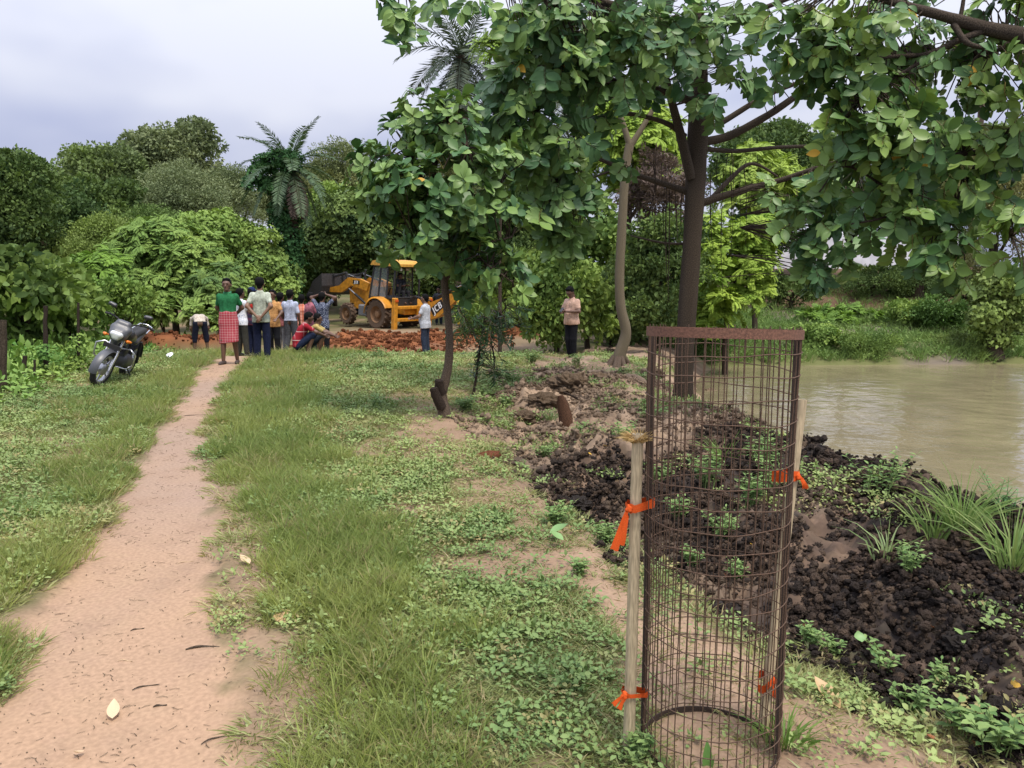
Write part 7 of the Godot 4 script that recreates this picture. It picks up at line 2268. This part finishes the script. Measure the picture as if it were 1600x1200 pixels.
# ---------------------------------------------------------------- scene
func sky_image() -> Image:
	var w := 768
	var h := 384
	var im := Image.create(w, h, false, Image.FORMAT_RGBF)
	var f := FastNoiseLite.new()
	f.seed = 5; f.frequency = 1.0; f.fractal_octaves = 5
	for j in h:
		var el := (0.5 - (j + 0.5) / h) * PI
		for i in w:
			var az := TAU * i / w
			var dir := Vector3(cos(el) * cos(az), sin(el), cos(el) * sin(az))
			var q := dir / (0.18 + maxf(dir.y, 0.0))
			var c := f.get_noise_3d(q.x * 0.55, dir.y * 2.0, q.z * 0.55)
			var c2 := f.get_noise_3d(q.x * 1.6 + 9.0, dir.y * 5.0, q.z * 1.6)
			var t := clampf(0.5 + c * 1.5 + c2 * 0.6, 0, 1)
			var k := 1.0 + 2.2 * pow(maxf(dir.y, 0.0), 1.6)
			var col := Color(0.188, 0.206, 0.284).lerp(Color(0.285, 0.296, 0.342), t)
			im.set_pixel(i, j, Color(col.r * k, col.g * k, col.b * k))
	return im

func setup_view() -> void:
	var cam := Camera3D.new()
	cam.name = "camera"
	cam.position = Vector3(0, EYE, 0)
	cam.rotation.x = -PITCH
	cam.fov = rad_to_deg(2.0 * atan(600.0 / FOCAL))
	cam.near = 0.05
	cam.far = 600.0
	cam.current = true
	add_child(cam)
	var env := Environment.new()
	env.background_mode = Environment.BG_SKY
	var sky := Sky.new()
	var pan := PanoramaSkyMaterial.new()
	pan.panorama = ImageTexture.create_from_image(sky_image())
	sky.sky_material = pan
	env.sky = sky
	env.tonemap_mode = Environment.TONE_MAPPER_LINEAR
	env.tonemap_exposure = 2.4
	env.sdfgi_enabled = true
	env.ssao_enabled = true
	env.ssil_enabled = true
	env.fog_enabled = false
	env.fog_density = 0.0007
	env.fog_light_color = Color(0.82, 0.86, 0.93)
	var we := WorldEnvironment.new()
	we.environment = env
	we.name = "world_environment"
	add_child(we)
	var sun := DirectionalLight3D.new()
	sun.name = "sun"
	sun.light_energy = 0.5
	sun.light_color = Color(1.0, 0.96, 0.9)
	sun.light_angular_distance = 14.0
	sun.shadow_enabled = true
	sun.rotation_degrees = Vector3(-62, 35, 0)
	add_child(sun)

func setup_materials() -> void:
	for q in [[n1, 11, 0.1], [n2, 12, 0.1], [n3, 13, 0.1], [nr, 14, 0.1]]:
		q[0].seed = q[1]; q[0].frequency = q[2]; q[0].noise_type = FastNoiseLite.TYPE_SIMPLEX_SMOOTH
		q[0].fractal_octaves = 3 if q[0] != nr else 2
	var fine := noise_tex(0.05, 0.84, 1.0, 3, 5)
	var bump := noise_tex(0.09, 0.0, 1.0, 4, 5)
	K.fine = fine
	K.bump = bump
	M.ground = vcol(grain(mat(Color.WHITE, 0.95, 0.0, 0.2), fine, 1.3, null, 0.0, true))
	M.water = grain(mat(Color(0.255, 0.215, 0.125), 0.12, 0.0, 0.5), noise_tex(0.01, 0.86, 1.0, 8, 3), 0.12, noise_tex(0.02, 0.0, 1.0, 9, 4), 1.6, true)
	M.grass = leaf_mat(0.5, 0.5, 0.4)
	M.leafy = leaf_mat(0.62, 0.4, 0.3)
	M.whitewash = grain(mat(Color(0.74, 0.76, 0.82), 0.9), noise_tex(0.01, 0.85, 1.0, 31, 4), 0.15)
	M.soil = vcol(grain(mat(Color.WHITE, 0.95, 0.0, 0.2), noise_tex(0.08, 0.55, 1.0, 70, 5), 5.0, bump, 1.5))
	M.clay = grain(mat(Color(0.37, 0.265, 0.175), 0.95, 0.0, 0.2), noise_tex(0.03, 0.5, 1.0, 51, 5), 1.6, bump, 2.0)
	M.mud = grain(mat(Color(0.13, 0.105, 0.088), 0.85, 0.0, 0.35), noise_tex(0.05, 0.35, 1.0, 52, 5), 1.6, bump, 2.0)
	M.brick = grain(mat(Color(0.34, 0.13, 0.07), 0.95, 0.0, 0.2), noise_tex(0.05, 0.5, 1.0, 53, 5), 1.6, bump, 1.0)
	M.stump = grain(mat(Color(0.22, 0.12, 0.075), 0.95, 0.0, 0.2), noise_tex(0.04, 0.45, 1.0, 54, 5), 3.0, bump, 1.5)
	M.straw = mat(Color(0.45, 0.33, 0.2), 0.9)
	M.bamboo = grain(mat(Color(0.66, 0.53, 0.34), 0.5, 0.0, 0.4), noise_tex(0.02, 0.62, 1.0, 55, 4), 5.0)
	M.bamboo.uv1_scale = Vector3(14, 1.2, 14)
	M.rust_wire = grain(mat(Color(0.2, 0.12, 0.078), 0.8, 0.3), noise_tex(0.05, 0.5, 1.0, 56, 4), 8.0)
	M.rust_band = grain(mat(Color(0.27, 0.13, 0.085), 0.85, 0.15), noise_tex(0.03, 0.55, 1.0, 57, 5), 6.0, bump, 0.15)
	M.rust_dark = grain(mat(Color(0.09, 0.058, 0.045), 0.85, 0.2), noise_tex(0.05, 0.4, 1.0, 58, 5), 8.0, bump, 0.15)
	M.orange = grain(mat(Color(0.78, 0.115, 0.02), 0.85, 0.0, 0.3), noise_tex(0.06, 0.8, 1.0, 59, 3, 256), 14.0)
	M.orange.cull_mode = BaseMaterial3D.CULL_DISABLED
	M.lamp_glass = mat(Color(0.6, 0.62, 0.62), 0.1, 0.3)
	M.pane = mat(Color(0.35, 0.42, 0.42), 0.03)
	M.pane.albedo_color.a = 0.25
	M.pane.transparency = BaseMaterial3D.TRANSPARENCY_ALPHA
	M.gloss = leaf_mat(0.45, 0.3, 0.42)
	var streak := noise_tex(0.03, 0.45, 1.0, 21, 4)
	M.bark = grain(mat(Color(0.13, 0.1, 0.075), 0.95, 0.0, 0.2), streak, 2.0, bump, 1.0)
	M.bark_pale = grain(mat(Color(0.24, 0.18, 0.135), 0.95, 0.0, 0.2), streak, 4.0, bump, 0.8)
	M.bark_dark = grain(mat(Color(0.10, 0.075, 0.06), 0.95, 0.0, 0.2), streak, 5.0, bump, 1.0)
	M.bark_mossy = grain(mat(Color(0.165, 0.13, 0.1), 0.95, 0.0, 0.2), noise_tex(0.045, 0.35, 1.0, 22, 5), 2.5, bump, 1.2)
	M.bark_speckled = grain(mat(Color(0.3, 0.25, 0.17), 0.95, 0.0, 0.2), noise_tex(0.08, 0.5, 1.0, 23, 4), 2.6, bump, 0.6)

func _ready() -> void:
	rng.seed = 20240
	setup_materials()
	setup_view()
	var t0 := Time.get_ticks_msec()
	build_ground()
	print("ground ", Time.get_ticks_msec() - t0)
	build_grass()
	print("grass ", Time.get_ticks_msec() - t0)
	setup_clumps()
	build_woods()
	small_tree()
	fig_tree()
	overhang_tree()
	pale_tree()
	sapling()
	print("trees ", Time.get_ticks_msec() - t0)
	build_people()
	print("people ", Time.get_ticks_msec() - t0)
	build_excavator()
	build_motorcycle()
	build_posts()
	build_guard()
	build_litter()
	build_weeds()
	print("all ", Time.get_ticks_msec() - t0)
